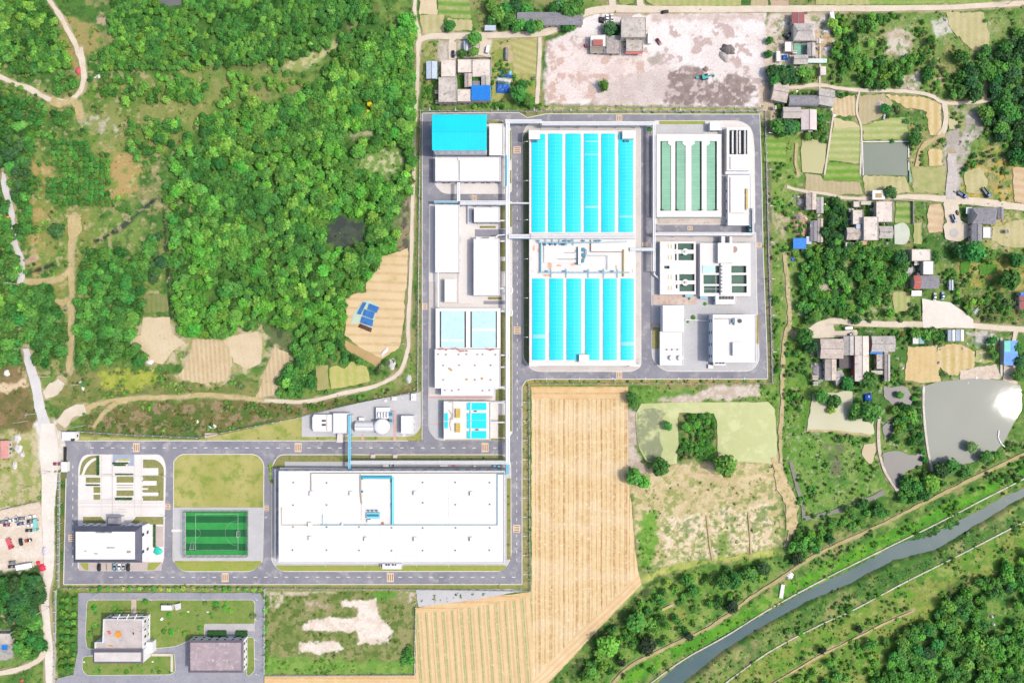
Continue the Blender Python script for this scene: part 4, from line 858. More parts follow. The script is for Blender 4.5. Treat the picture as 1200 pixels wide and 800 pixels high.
t,q=flat('annex','white flat annex in front of the tall cyan hall with dark dock doors','factory building',(510,184,587,212.2),6.0,white_w,white_r)
windows(t,q,(3.9,),5.0,1.6,0.8,edges=[0])
for s in(0.12,0.19,0.32,0.46,0.58,0.72,0.80,0.94):door(t,q,0,s,2.2,2.6,black_m)
mb=MB();pbox(mb,(538.5,188,539.5,212),5.5,6.2);mb.prism(quad((536.5,184.5,538,188),6.1),5.5,6.1);part('roof_divider',mb,white_w,t)
t,q=flat('annex','narrow white building tucked between the cyan hall and the pipe rack','factory building',(573.5,145,590,182),6.5,white_w,white_r)
windows(t,q,(1.2,4.0),4.2,2.2,1.4,edges=[3]);windows(t,q,(1.2,),4,1.2,1.2,edges=[0])
t,q=flat('annex','longest plain white roofed shed beside the western ring road','factory building',(510,240,538.5,319.3),5.6,white_w,white_r,0.3)
windows(t,q,(2,),4.5,1.6,1.2,edges=[1]);door(t,q,1,0.5,3,3.4)
t,q=flat('annex','small square white building just below the cross pipe rack','factory building',(555.5,243.2,585.5,260.2),7.0,white_w,white_r,0.3)
windows(t,q,(1.2,4.4),3.2,1.7,1.2,edges=[0]);windows(t,q,(3,),3,1.2,1.2,edges=[1])
t,q=flat('annex','tall white roofed building with a notched north edge above a dark loading lane','factory building',[(555,280),(558,280),(558,277.5),(564,277.5),(564,279.5),(573,279.5),(573,277.5),(580,277.5),(580,280),(585.5,280),(585.5,346),(555,346)],6.4,white_w,white_r,0.3)
windows(t,q,(2.0,),4.5,1.6,1.2,edges=[0,1,10,11],cap=30)
mb=MB();pbox(mb,(521,327,534.5,354),0.35,4.2);solo('plant_room',mb,white_r,'low white windowless block in the yard above the pale blue tanks','plant room')
mb=MB();pbox(mb,(548,236,553,262),0.35,2.4);solo('plant_room',mb,white_w,'slim white duct housing south of the cross pipe rack','plant room')
mb=MB();pbox(mb,(537,241,554,356),0.35,0.9)
struct('pavement',mb,pave_c)
q=quad((510.5,361,586.5,408.5),5.0);c=cxy_of(q)
t=thing('covered_tank','white concrete tank with two pale ice blue covers and dark side gaps','water tank',(c[0],c[1],0))
mb=MB();pbox(mb,(510.5,361,586.5,408.5),0.3,4.3);part('wall',mb,white_w,t)
mb=MB()
for r in((510.5,361,586.5,364.8),(510.5,407,586.5,408.5),(510.5,364.8,515.2,407),(546,364.8,551.2,407),(582.2,364.8,586.5,407)):pbox(mb,r,4.3,5.0)
part('rim',mb,white_r,t)
for r in((517,365,544,397.6),(517,399.5,544,406.8),(553,365,580.6,384.6),(553,387.6,580.6,406.8)):
 mb=MB();pbox(mb,r,4.31,4.85);part('cover',mb,paleblue,t)
for r in((517,397.6,544,399.5),(553,384.6,580.6,387.6)):
 mb=MB();pbox(mb,r,4.31,4.95);part('walkway',mb,white_r,t)
for r in((515.2,365,516.6,407),(544.4,365,546,407),(551.2,365,552.6,407),(581,365,582.2,407)):
 mb=MB();pbox(mb,r,4.305,4.36);part('gap_water',mb,dark,t)
mb=MB();pbox(mb,(510,361.2,514,418),0.0,0.2)
t,q=flat('process_deck','wide white flat deck dotted with small vents below the pale blue tanks','factory building',[(509.5,409),(586.3,409),(586.3,455),(580,455),(580,463.5),(517,463.5),(517,455),(509.5,455)],6.0,white_w,stain_r,0.3)
windows(t,q,(2.4,),5.0,1.6,1.4,cap=40)
redm=plain('red_valve',A(226,120,116),0.6)
def vent(u,v,z,label,s=0.5,m=None,hh=0.9,group=None):
 x,y,_=P(u,v,z);mb=MB();mb.box(x-s,x+s,y-s,y+s,z,z+hh*0.65);mb.prism([(x-s*1.3,y-s*1.3),(x+s*1.3,y-s*1.3),(x+s*1.3,y+s*1.3),(x-s*1.3,y+s*1.3)],z+hh*0.65,z+hh,taper=[(x-s*.5,y-s*.5),(x+s*.5,y-s*.5),(x+s*.5,y+s*.5),(x-s*.5,y+s*.5)])
 return solo('roof_vent',mb,m or black_m,label,'vent',group)
rng=random.Random(4)
for k,u in enumerate((516,519.5,523,531,535,537.5,540,543,547,572,575,578)):
 x,y,_=P(u,409.5+rng.uniform(-1.2,2.2),6.05);mb=MB();mb.cyl(x,y,5.9,6.6,0.45,8);mb.box(x-.9,x+.9,y-.12,y+.12,6.2,6.4)
 solo('valve',mb,redm,'red valve wheel in the row along the south rim of the pale blue tanks','valve','red valves on the white deck')
for(u,v)in((514,415),(523,415.4),(538,415.2),(547,415),(560,415.2),(566,415),(581,415.4),(520,428),(538.6,427.8),(557,428),(575.5,428),(520,445),(557,444.8),(575.5,445),(522,457),(530,457.5),(538,456.5),(566,457.5),(574,457)):
 vent(u,v,5.75,'tiny grey vent in the rows across the white deck',0.35,mat('vent_grey',A(206,204,202),None),0.7,'deck vents')
for(u,v)in((527,432),(529,433.4),(565,443.4),(547,444.4)):
 vent(u,v,5.75,'small tan hatch off the vent rows of the white deck',0.45,mat('hatch_tan',A(216,180,120),None),0.4,'tan deck hatches')
q=quad((520,470,575,515),5.0);c=cxy_of(q)
t=thing('covered_tank','white tank block with four bright cyan lids and yellow frames by the junction','water tank',(c[0],c[1],0))
mb=MB();pbox(mb,(520,470,575,515),0.3,5.0);part('wall',mb,stain_r,t)
mb=MB();mb.ring(quad((520,470,575,515),5.6),inset(quad((520,470,575,515),5.6),0.3),5.0,5.6);part('rim',mb,white_r,t)
for r in((547.6,472,570,480.2),(547.6,484,570,492.2),(547.6,492.8,570,501.8),(547.6,505,570,513.4),(521,484,524.8,493),(521,494,524.8,501.6)):
 mb=MB();pbox(mb,r,5.0,5.5);part('cover',mb,cyan,t)
mb=MB();pbox(mb,(551.2,471,552.2,514),5.0,5.7);part('walkway',mb,white_r,t)
for v in(479,496):
 mb=MB();
 for j in range(5):pbox(mb,(534.5,v+j*2.2,539.4,v+j*2.2+1.6),5.0,5.9)
 pbox(mb,(534,v,534.6,v+10.6),5.0,6.2)
 solo('hoist_frame',mb,yel,'yellow grating hoist on the cyan lidded tank, the one nearer the %s'%('white deck' if v<490 else 'road'),'hoist')
mb=MB();pa=[P(u,v,5.5)for u,v in((526,471),(531,471),(531,491),(526,491))];mb.tube(pa,0.12,6);pa=[P(u,v,5.5)for u,v in((526,480),(530,486),(527,497),(529,505))];mb.tube(pa,0.12,6)
solo('pipe_run',mb,plain('dull_bronze',A(190,170,140),0.5),'thin bronze pipe loop on the cyan lidded tank','pipe')
for(u,v)in((556,481.6),(558,503.2)):
 mb=MB()
 for j in range(3):x,y,_=P(u+j*1.3,v,5.1);mb.box(x-.2,x+.2,y-.3,y+.3,5.0,5.8)
 solo('valve',mb,black_m,'dark valve trio between the cyan lids nearer the %s'%('white deck' if v<490 else 'junction'),'valve')
def barrel(mb,r,z0,z1,seg=10,along='x'):
 q=quad(r,(z0+z1)/2);x0=min(p[0]for p in q);x1=max(p[0]for p in q);y0=min(p[1]for p in q);y1=max(p[1]for p in q)
 if along=='x':
  prof=[((y0+y1)/2+(y1-y0)/2*math.cos(PI*k/seg),z0+(z1-z0)*math.sin(PI*k/seg))for k in range(seg+1)]
  vs=[(x0,a,b)for a,b in prof]+[(x1,a,b)for a,b in prof]
 else:
  prof=[((x0+x1)/2+(x1-x0)/2*math.cos(PI*k/seg),z0+(z1-z0)*math.sin(PI*k/seg))for k in range(seg+1)]
  vs=[(a,y1,b)for a,b in prof]+[(a,y0,b)for a,b in prof]
 n=seg+1
 fs=[(k,n+k,n+k+1,k+1)for k in range(seg)]+[tuple(range(n)),tuple(reversed(range(n,2*n)))]
 if along=='x':fs=[f[::-1]for f in fs]
 return mb.add(vs,fs)
t,q=flat('pump_house','white low block with two dark roof hatches in the gravel yard','pump house',[(368,485.5),(390,485.5),(390,505.5),(368,505.5),(366,502),(366,489)],4.2,white_w,white_r,0.25)
windows(t,q,(1.4,),3.5,1.2,1.2)
for u,v in((379.5,492.8),(379.5,497.6)):
 mb=MB();pbox(mb,(u-2.2,v-1,u+2.2,v+1),3.9,4.35);part('hatch',mb,black_m,t)
mb=MB();pbox(mb,(383,486,384,505),3.9,4.4);part('roof_ridge',mb,pave_c,t)
t,q=flat('pump_house','white higher block with a flared ramp down to the road in the gravel yard','pump house',[(390.5,484),(408.6,484),(408.6,507.4),(390.5,507.4)],5.4,white_w,white_r,0.2)
windows(t,q,(2.0,),4.0,1.2,1.4)
mb=MB();mb.add([P(395.5,507.8,3.2),P(401,507.8,3.2),P(402.2,518.3,0.3),P(394.2,518.3,0.3)],[(3,2,1,0)]);a0=P(395.5,507.8,3.2);a1=P(401,507.8,3.2);b0=P(402.2,518.3,.3);b1=P(394.2,518.3,.3)
mb.add([a0,b1,(a0[0],a0[1],0.3),b1],[(0,1,2)]);mb.add([a1,b0,(a1[0],a1[1],0.3),b0],[(0,2,1)]);part('ramp',mb,pave_w,t)
t=thing('air_scrubber','white bulging gas treatment vessel with ducts in the gravel yard','scrubber',(*P(432,498,0)[:2],0))
mb=MB();barrel(mb,(416.5,493.4,441,506.6),0.4,5.0);part('duct',mb,pipe_w,t)
mb=MB();x,y,_=P(447.5,499.5,4);mb.cyl(x,y,0.3,5.2,4.6,24);mb.dome(x,y,5.2,4.6,4.6,1.0,24,4);part('vessel',mb,pipe_w,t,True)
mb=MB();pbox(mb,(440.6,477.4,456.8,490.5),0.3,3.2);part('base',mb,white_w,t)
for k in range(4):
 mb=MB();x,y,_=P(443.5+k*3.4,486,4);mb.dome(x,y,3.2,0.7,2.0,1.2,10,3);part('fan',mb,pipe_w,t,True)
mb=MB();pbox(mb,(456,482,460.5,496),0.3,3.6);part('stair_tower',mb,steel,t)
mb=MB();pbox(mb,(456.2,483,459.8,487),3.6,3.9);pbox(mb,(456.4,491,459.6,494.6),3.6,3.9);part('grating',mb,equip_b,t)
mb=MB();pbox(mb,(420.5,489,426,493),0.3,2.8);part('duct_box',mb,pipe_w,t)
mb=MB();mb.tube([P(416,500,5.2),P(440,500,5.2)],0.25,6);part('ridge_pipe',mb,plain('seam_grey',A(200,206,220),0.5),t)
t,q=flat('pump_house','plain white box shaped kiosk nearest the ring road junction','pump house',(470,487,484.8,508),5.0,white_w,white_r,0.2)
door(t,q,3,0.5,2.0,2.4);windows(t,q,(1.6,),3.2,1.0,1.2)
for r,z,lab in(((459,464.8,464.6,469),1.6,'low white box with a grey lid beside the scrubber lawn edge'),((481.6,461,487.4,469.4),2.0,'white cabinet with a round cap at the top of the gravel yard'),((449.4,468,453.6,471),1.0,'smallest flat white box on the gravel yard'),((471,508,475,511),0.8,'pale flat plinth south of the white kiosk')):
 mb=MB();pbox(mb,r,0.3,z);x,y,_=P((r[0]+r[2])/2,(r[1]+r[3])/2,z);mb.cyl(x,y,z,z+0.35,0.6,10)
 solo('service_box',mb,white_r,lab,'box')
for u in(436.8,462.8):
 mb=MB();pbox(mb,(u-2.6,532.2,u+2.6,536.6),0.3,1.2);pbox(mb,(u-2,532.8,u+2,536),1.2,1.5)
 solo('service_box',mb,mat('pinkish_box',A(240,224,218),A(230,212,206),0.5),'pinkish white box on the road verge, %s the blue pipe bridge'%('nearer' if u<450 else 'farther from'),'box')
q=quad((326.6,551.6,591.4,659.4),10.5);c=cxy_of(q)
t=thing('factory_hall','largest white flat roofed hall, wide as five houses, by the football pitch','factory building',(c[0],c[1],0))
mb=MB();mb.prism(q,0,10.0,top=False,bottom=False);inn=inset(q,0.4);mb.ring(q,inn,10.0,10.6);part('wall',mb,white_w,t)
mb=MB();mb.prism(inn,9.7,10.15,bottom=False);rf=part('roof',mb,white_r,t)
mb=MB()
for u in(387,431.5,449.8,491,527.5,570):mrect(mb,u,553,u+0.35,658,10.18)
for v in(591.6,):mrect(mb,328,v,590,v+0.3,10.185)
for r in((466,643.6,491,644),(466,643.6,466.4,658),(527,575,527.4,600)):mrect(mb,*r,10.19)
part('roof_joint',mb,mat('joint_pale',A(236,232,226),A(228,222,216),0.5),rf)
windows(t,q,(2.5,6.5),6.0,2.6,1.6,edges=[0,2],cap=84);windows(t,q,(2.5,6.0),5.0,3.4,1.6,edges=[1],m=glass('green_glass',A(96,130,124)),cap=90)
mb=MB();pbox(mb,(448,660.2,470.4,666.6),0.3,4.0);cp=part('entrance_canopy',mb,white_w,t)
mb=MB()
for u in(452,455,459.6,462.4):pbox(mb,(u,661,u+1.6,662.4),4.0,4.7)
part('canopy_vent',mb,black_m,cp)
for u,v in((344,565),(383,565.4),(343.6,591.4),(383,591.2),(343.6,617),(383,617),(421,617),(459,618),(495.5,618.2),(534,618),(574,618),(343,644),(383,644),(421,644.4),(459,644.6),(495.4,644.6),(533.6,644.4),(573.6,644.2),(495.4,565),(533.6,564.8),(573.8,565),(495.6,588.6),(533.8,590.8),(574,590.6)):
 vent(u,v,10.15,'small dark roof drain in the grid over the great white hall',0.32,mat('drain_dark',A(150,146,140),None),0.5,'roof drains of the white hall')
for u,v in((364.5,578.6),(411.4,578.4),(486.4,578),(552.6,578.6),(362.6,614.8),(363.4,631),(428.6,632),(486.6,632),(552.4,632)):
 mb=MB();pbox(mb,(u-1.8,v-2.6,u+1.8,v+2.6),10.1,11.6);pbox(mb,(u-1.3,v-2,u+1.3,v+2),11.6,11.9)
 solo('roof_hatch',mb,plain('bright_white',A(255,255,255,1.45),0.5),'bright white box skylight on the roof of the great white hall','skylight','white skylights of the great hall')
def pipe_run(name,pts,r,z,m,label,cat='pipe',seg=8):
 mb=MB();mb.tube([P(u,v,z)for u,v in pts],r,seg);return solo(name,mb,m,label,cat)
cy2=plain('cyan_pipe',A(20,200,232),0.4)
pipe_run('pipe_run',[(424,558.8),(459.4,558.8)],0.75,10.9,cy2,'thick cyan pipe along the north of the great white roof')
pipe_run('pipe_run',[(460,559.4),(460,613.8)],0.8,10.9,cy2,'thick cyan pipe crossing the great white roof from north to south')
pipe_run('pipe_run',[(375,614.8),(583,614.8),(583,555.4),(594,555.2)],0.26,10.6,plain('thin_blue_pipe',A(120,200,226),0.4),'thin pale blue pipe round the east half of the great white roof')
pipe_run('pipe_run',[(378,602.5),(378,614.4)],0.15,10.6,plain('thin_blue_pipe',A(120,200,226),0.4),'short thin blue stub pipe on the west half of the great roof')
pipe_run('pipe_run',[(330,594),(330,614.8),(374,614.8)],0.18,10.5,plain('olive_pipe',A(190,190,160),0.5),'thin olive pipe turning along the west end of the great white roof')
pipe_run('pipe_run',[(364.6,574.5),(364.6,554.2),(590,554)],0.3,10.6,plain('taupe_pipe',A(176,172,160),0.5),'taupe hooked pipe along the north rim of the great white roof')
pipe_run('pipe_run',[(422.6,556),(422.6,576),(424,590)],0.35,10.7,plain('taupe_pipe',A(176,172,160),0.5),'short taupe pipe with fittings beside the roof chillers')
mb=MB();pbox(mb,(423.5,561,459,611.6),10.14,10.5);solo('roof_platform',mb,mat('platform_white',A(252,248,244,1.0),A(247,241,235,.97),.2,.8,fine=.08),'raised cream platform enclosed by the thick cyan pipes on the great roof','platform')
t=thing('chiller','cluster of cyan framed blue cooling units on the great white roof','cooling unit',(*P(437,603,10.5)[:2],10.5))
mb=MB();pbox(mb,(429.5,600.5,445,607.5),10.5,11.8);part('casing',mb,plain('ice_cyan',A(150,230,244),0.5),t)
for k in range(5):
 mb=MB();x,y,_=P(432+k*2.7,603.6,12);mb.cyl(x,y,11.8,12.4,0.65,12);part('fan',mb,equip_b,t)
for k in range(3):
 mb=MB();pbox(mb,(430+k*4.9,597.4,432.6+k*4.9,599),10.5,11.5);part('pump',mb,equip_b,t)
mb=MB();pbox(mb,(430.5,608.6,434,612.4),10.5,12.0);part('tank',mb,white_r,t)
for u,v,c_ in((424.6,575.4,equip_b),(423.6,580,rust),(459,563,black_m),(459.4,590,black_m),(424.5,560,equip_b),(449,612.4,redm),(401,613.4,white_r)):
 vent(u,v,10.2,'small %s fitting on the great white roof'%{id(equip_b):'blue',id(rust):'rusty',id(black_m):'black',id(redm):'red',id(white_r):'white'}[id(c_)],0.5,c_,1.0,{id(equip_b):'blue roof fittings',id(black_m):'black roof fittings'}.get(id(c_)))
mb=MB();pbox(mb,(317.6,566,321.8,656),0.3,0.7);struct('pavement',mb,pave_t)
def mansard(root,r_out,h0,r_in,h1,m,deckm):
 qo=quad(r_out,h0);qi=quad(r_in,h1);n=len(qo)
 a=sorted(range(n),key=lambda i:(qo[i][0]-qo[0][0])**2);
 mb=MB();vs=[(p[0],p[1],h0)for p in qo]+[(p[0],p[1],h1)for p in qi]
 mb.add(vs,[(i,(i+1)%n,n+(i+1)%n,n+i)for i in range(n)])
 ov=inset(qo,-0.35);mb.ring(ov,inset(qo,0.2),h0-0.35,h0-0.02);part('mansard',mb,m,root)
 mb=MB();mb.prism(qi,h1-0.3,h1+0.02,bottom=False);part('roof',mb,deckm,root)
q=quad((87.6,617.4,165,657.4),9.6);c=cxy_of(q)
t=thing('office_block','white office block with dark slate mansard edge above five parked cars','office building',(c[0],c[1],0))
mb=MB();mb.prism(q,0,9.6,top=False,bottom=False);part('wall',mb,blue_w,t)
mansard(t,(86.8,616.4,165.6,658),9.6,(88.6,622.6,158.2,655),12.4,dslate,white_r)
mb=MB()
for r in((112,622.8,131,624.2),(125,641,134,642),(148.6,645,153,647.6),(99,645,101,646),(110,648,114,649)):pbox(mb,r,12.4,12.7)
part('roof_fitting',mb,mat('fitting_grey',A(190,190,196),A(120,124,136),0.5),t)
windows(t,q,(1.4,5.0),4.2,1.8,1.7,edges=[0,2,3],cap=60)
ed=[i for i in range(4)if abs((Vector(q[(i+1)%4])-Vector(q[i])).x)<1 and q[i][0]>c[0]]
windows(t,q,(1.2,6.0),9.0,1.8,2.2,edges=ed,m=plain('dark_pane',A(60,66,84),0.3))
mb=MB();pbox(mb,(126,606,140.6,616),0.3,5.4);pt=part('porch',mb,white_w,t)
mb=MB();qo=quad((125.6,605.4,142,616),5.6);mb.prism(qo,5.4,5.6);mb.prism(qo,5.6,6.4,taper=quad((126.6,606.6,139.4,615.4),6.4));part('porch_roof',mb,mat('porch_slate',A(170,166,172),A(120,124,140),0.3),pt)
mb=MB()
for k in range(8):pbox(mb,(99+k*3.4 if k<4 else 130+k*3.4,612.8,101.4+k*3.4 if k<4 else 132.4+k*3.4,615.4),0.3,1.0)
part('balcony',mb,steel,t)
q=quad((221,750.4,285,787.2),6.5);c=cxy_of(q)
t=thing('old_workshop','slate rimmed low building with mottled pinkish roof beside the car drive','building',(c[0],c[1],0))
mb=MB();mb.prism(q,0,6.5,top=False,bottom=False);part('wall',mb,white_w,t)
mott=mat('mottled_roof',A(190,172,176),A(168,154,164),0.18,0.95,A(216,202,200),0.4,0.58,bump=0.3)
mb=MB();qo=quad((220.6,749.4,285.6,787.6),6.6);qi=quad((222.6,752.4,282.6,785.4),7.2);n=4
mb.add([(p[0],p[1],6.6)for p in qo]+[(p[0],p[1],7.2)for p in qi],[(i,(i+1)%n,n+(i+1)%n,n+i)for i in range(n)]);part('mansard',mb,mat('old_slate',A(110,104,116),A(124,118,128),0.4),t)
mb=MB();mb.prism(inset(qi,0.1),6.7,7.1,bottom=False);part('roof',mb,mott,t)
windows(t,q,(1.2,4.0),4.0,1.4,1.4,cap=60)
q=quad([(121,725),(167.6,725),(167.6,760.4),(111,760.4),(111,752),(120,752)],8.0);c=cxy_of(q)
t=thing('old_office','older office with stained flat terrace, rooftop beams and a white slate rimmed strip','office building',(c[0],c[1],0))
mb=MB();mb.prism(q,0,7.4,top=False,bottom=False);mb.ring(q,inset(q,0.4),7.4,8.1);part('wall',mb,white_w,t)
mb=MB();mb.prism(inset(q,0.4),7.2,7.45,bottom=False);part('terrace',mb,mat('stained_terrace',A(220,210,206),A(200,190,188),0.12,0.9,A(176,164,162),0.3,0.62,bump=0.2),t)
q2=quad((109.4,761.4,167.4,776.4),9.0);mb=MB();mb.prism(q2,0,9.0,top=False,bottom=False);part('strip_wall',mb,white_w,t)
mb=MB();qo=quad((108.8,760.6,168,776.8),9.05);qi=quad((110.4,764,165,774.6),9.8);mb.add([(p[0],p[1],9.05)for p in qo]+[(p[0],p[1],9.8)for p in qi],[(i,(i+1)%4,4+(i+1)%4,4+i)for i in range(4)]);part('mansard',mb,MATS['old_slate'],t)
mb=MB();mb.prism(qi,9.5,9.82,bottom=False);part('roof',mb,mat('pale_strip_roof',A(232,226,222),A(216,208,206),0.2,0.9),t)
mb=MB()
for u in(139.5,150,159.5,175):
 a=P(u-2.6,724.6,8.2);b=P(u+0.4,722.4,8.2);
 mb.tube([(a[0],a[1]-0.6,8.2),(b[0]+0.3,b[1]+1.6,8.2)],0.35,4)
mb.tube([P(132,722.6,8.2),P(175,721.6,8.2)],0.3,4);mb.tube([P(168.5,724,8.2),P(176,721.6,8.2)],0.3,4);mb.tube([P(168,736,8.0),P(174.4,733.4,8.0)],0.3,4);mb.tube([P(175,721.6,8.2),P(174.5,751,8.2)],0.2,4)
part('pergola',mb,pave_w,t)
windows(t,q,(1.2,4.8),4.0,1.6,1.7,cap=50)
mb=MB();pbox(mb,(170,752,178.5,765),0.2,4.5);part('porch',mb,white_w,t)
x,y,_=P(138.6,742.6,7.5);mb=MB();mb.cyl(x,y,7.46,7.7,1.9,18);mb.cyl(x+.3,y+.2,7.7,7.9,1.2,12)
solo('tarp_heap',mb,mat('orange_cloth',A(248,180,70),A(236,150,60),1.0),'round orange heap on the stained terrace of the older office','heap')
for(u,v,w,hh,m,lab)in((127.5,741,2.6,5,redm,'rusty red scrap on the west side of the stained terrace'),(129.6,756.8,3.6,2,MATS['orange_cloth'],'long orange cloth on the south step of the stained terrace'),(155.8,742,0.9,3.4,black_m,'dark slot hatch on the stained terrace'),(164,739.8,1,1.2,redm,'small red lump by the east rim of the stained terrace')):
 mb=MB();mb.prism(quad([(u-w,v-hh*.4),(u+w*.4,v-hh*.5),(u+w,v+hh*.3),(u-w*.3,v+hh*.5)],7.8),7.45,7.8,taper=quad([(u-w*.7,v-hh*.3),(u+w*.3,v-hh*.4),(u+w*.7,v+hh*.2),(u-w*.2,v+hh*.4)],7.9));solo('scrap',mb,m,lab,'scrap')
hb=6.0
q=quad((620.2,153,745,427.4),hb);c=cxy_of(q)
t=thing('aeration_tank','huge white tank block roofed by twelve long cyan vault strips','water tank',(c[0],c[1],0))
mb=MB();mb.prism(q,0,hb,top=False,bottom=False);part('wall',mb,white_w,t)
mb=MB();mb.prism(inset(q,0.02),hb-0.3,hb,bottom=False);part('deck',mb,mat('tank_deck',A(252,247,243,1.0),A(246,240,236,.97),0.06,0.85,A(226,206,190),0.15,0.68,0.3),t)
def vault(r,z,rise,m,ribm,ribs,parent,group=None):
 q=quad(r,z);x0=min(p[0]for p in q);x1=max(p[0]for p in q);y0=min(p[1]for p in q);y1=max(p[1]for p in q);n=10
 prof=[(x0+(x1-x0)*k/n,z+rise*(1-(2*k/n-1)**2))for k in range(n+1)]
 mb=MB();vs=[(a,y0,b)for a,b in prof]+[(a,y1,b)for a,b in prof]
 mb.add(vs,[(k,k+1,n+2+k,n+1+k)for k in range(n)])
 mb.add([(x0,y0,z-.25),(x1,y0,z-.25)]+[(a,y0,b)for a,b in prof[::-1]],[tuple(range(n+3))]);mb.add([(x0,y1,z-.25),(x1,y1,z-.25)]+[(a,y1,b)for a,b in prof[::-1]],[tuple(reversed(range(n+3)))])
 mb.add([(x0,y0,z-.25),(x0,y1,z-.25),(x0,y1,z),(x0,y0,z)],[(3,2,1,0)]);mb.add([(x1,y0,z-.25),(x1,y1,z-.25),(x1,y1,z),(x1,y0,z)],[(0,1,2,3)])
 cv=part('cover',mb,m,parent,True)
 cv.data.polygons.foreach_set('use_smooth',[False]*len(cv.data.polygons))
 mb=MB();k=int((y1-y0)/ribs)
 for j in range(k+1):
  y=y0+(y1-y0)*j/k;w=0.10
  ya,yb=max(y0+0.01,y-w),min(y1-0.01,y+w)
  mb.add([(a,ya,b+0.04)for a,b in prof]+[(a,yb,b+0.04)for a,b in prof],[(i,i+1,n+2+i,n+1+i)for i in range(n)])
 xm=(x0+x1)/2;mb.box(xm-0.09,xm+0.09,y0+0.02,y1-0.02,z+rise-0.02,z+rise+0.06)
 part('rib',mb,ribm,cv);return cv,prof,y0,y1
cols_n=[(623.2,639),(642.6,659.2),(663,680.8),(684.6,701.2),(705,720.6),(725.2,742)]
cols_s=[(623.8,639),(644,660.2),(664.2,681.2),(686,702.6),(707,723),(727.8,743)]
for i,(a,b)in enumerate(cols_n):
 y0=164 if i==0 else(163.2 if i==5 else 156.8)
 cv,prof,ya,yb=vault((a,y0,b,272),hb+0.25,0.32,cyan,cyan_rib,2.05,t)
 if i==0:
  mb=MB();pbox(mb,(633.2,157,638.8,163.8),hb,hb+0.7);part('cover',mb,cyan,t)
 if i==5:
  mb=MB();pbox(mb,(725.4,157,728.6,163),hb,hb+0.7);part('cover',mb,cyan,t)
for i,(a,b)in enumerate(cols_s):
 vault((a,326.4,b,421.8),hb+0.25,0.32,cyan,cyan_rib,2.05,t)
pz=plain('pale_patch',A(150,236,246),0.5)
for r in((685,241,701,243.6),(725.6,252.6,741.6,254.6),(624,392,639,396.4),(728,400.6,743,405),(685,165,701,166.4),(685,180,701,181.4)):
 q_=quad(r,hb+1);x0=min(p[0]for p in q_);x1=max(p[0]for p in q_);y0=min(p[1]for p in q_);y1=max(p[1]for p in q_);n=10
 prof=[(x0+(x1-x0)*k/n,hb+0.33+0.32*(1-(2*k/n-1)**2))for k in range(n+1)]
 mb=MB();mb.add([(a,y0,b)for a,b in prof]+[(a,y1,b)for a,b in prof],[(k,k+1,n+2+k,n+1+k)for k in range(n)]);part('cover_patch',mb,pz,t)
for r in((619.8,152.6,632.8,163.2),(729.4,153,743.4,162.6),(678.6,415.4,690.4,424)):
 mb=MB();pbox(mb,r,hb,hb+2.6);part('stair_head',mb,white_r,t)
mb=MB()
for u in(625,628.6,732,736):
 x,y,_=P(u,165.4,hb+1);mb.box(x-.5,x+.5,y-.6,y+.6,hb+0.6,hb+1.5)
part('fan',mb,equip_b,t)
for r in((620,427,630.4,429.2),(737.6,427,750,429.4)):
 mb=MB();pbox(mb,r,0.3,4.4);part('stair',mb,white_w,t)
mb=MB();q_=quad((620,425.4,745.4,428.4),hb+0.02);mb.prism(q_,hb-0.35,hb+0.02);part('eaves',mb,white_r,t)
for r,z,m,lab in(((637.6,286,676.4,307.6),hb+0.5,stain_r,'raised cream slab in the middle of the cyan vaulted tank block'),((692.6,284.8,731,294.6),hb+0.4,stain_r,'stained slab with a dark rim on the middle deck of the tank block')):
 mb=MB();pbox(mb,r,hb,z);solo('deck_slab',mb,m,lab,'slab')
mb=MB();pbox(mb,(692.2,281,692.8,295),hb,hb+0.8);pbox(mb,(692.8,294.6,731,295.2),hb,hb+0.8);solo('low_wall',mb,mat('dark_kerb',A(150,146,140),None),'low dark L shaped kerb on the middle deck of the tank block','wall')
mb=MB()
for(u,v,w,hh)in((625.5,290.6,1.6,3.6),(630.6,293,0.8,3),(644,311.5,3,4.4),(641,322.4,5.4,1.4),(655,311,3.6,1.2),(671,310,2.6,1.4),(721.5,291.4,1.6,1.2),(703,292,2.4,.8),(722,313,1.2,2.8),(741,318,.6,2.6),(624,317.6,1.4,.6)):
 mb.add([(P(u+w*math.cos(k*PI/6)*(0.8+0.35*rng.random()),v+hh*math.sin(k*PI/6)*(0.8+0.35*rng.random()),hb)[:2]+(hb+0.01,))for k in range(12)][::-1],[tuple(range(12))])
part('rust_stain',mb,rust,t)
pipe_run('pipe_run',[(634.2,284),(634.2,318.6)],0.5,hb+1.2,plain('mid_blue_pipe',A(150,214,236),0.4),'thick light blue upright pipe at the west of the tank middle deck')
pipe_run('pipe_run',[(631,284.2),(700,284.2)],0.32,hb+1.3,plain('mid_blue_pipe',A(150,214,236),0.4),'light blue cross pipe just below the northern cyan vaults')
pipe_run('pipe_run',[(700,284.2),(735,283)],0.22,hb+1.3,pipe_lb,'thin pale pipe continuing the northern cross pipe to the east')
pipe_run('pipe_run',[(632,319.2),(690,319.4),(738,319.2)],0.35,hb+1.0,plain('mid_blue_pipe',A(150,214,236),0.4),'light blue cross pipe just above the southern cyan vaults')
pipe_run('pipe_run',[(731,292),(731,324)],0.35,hb+0.9,yel,'yellow pipe running down the east side of the tank middle deck')
for u in(638.4,645,651,658.6,661):
 mb=MB();x,y,_=P(u,286,hb+.6);mb.cyl(x,y,hb+.5,hb+1.3,0.7,10);mb.box(x-.4,x+.4,y-.9,y+.2,hb+.5,hb+1.0)
 solo('pump',mb,plain('dark_blue_pump',A(60,110,150),0.5),'dark blue pump in the row under the northern cross pipe','pump','pumps on the middle deck')
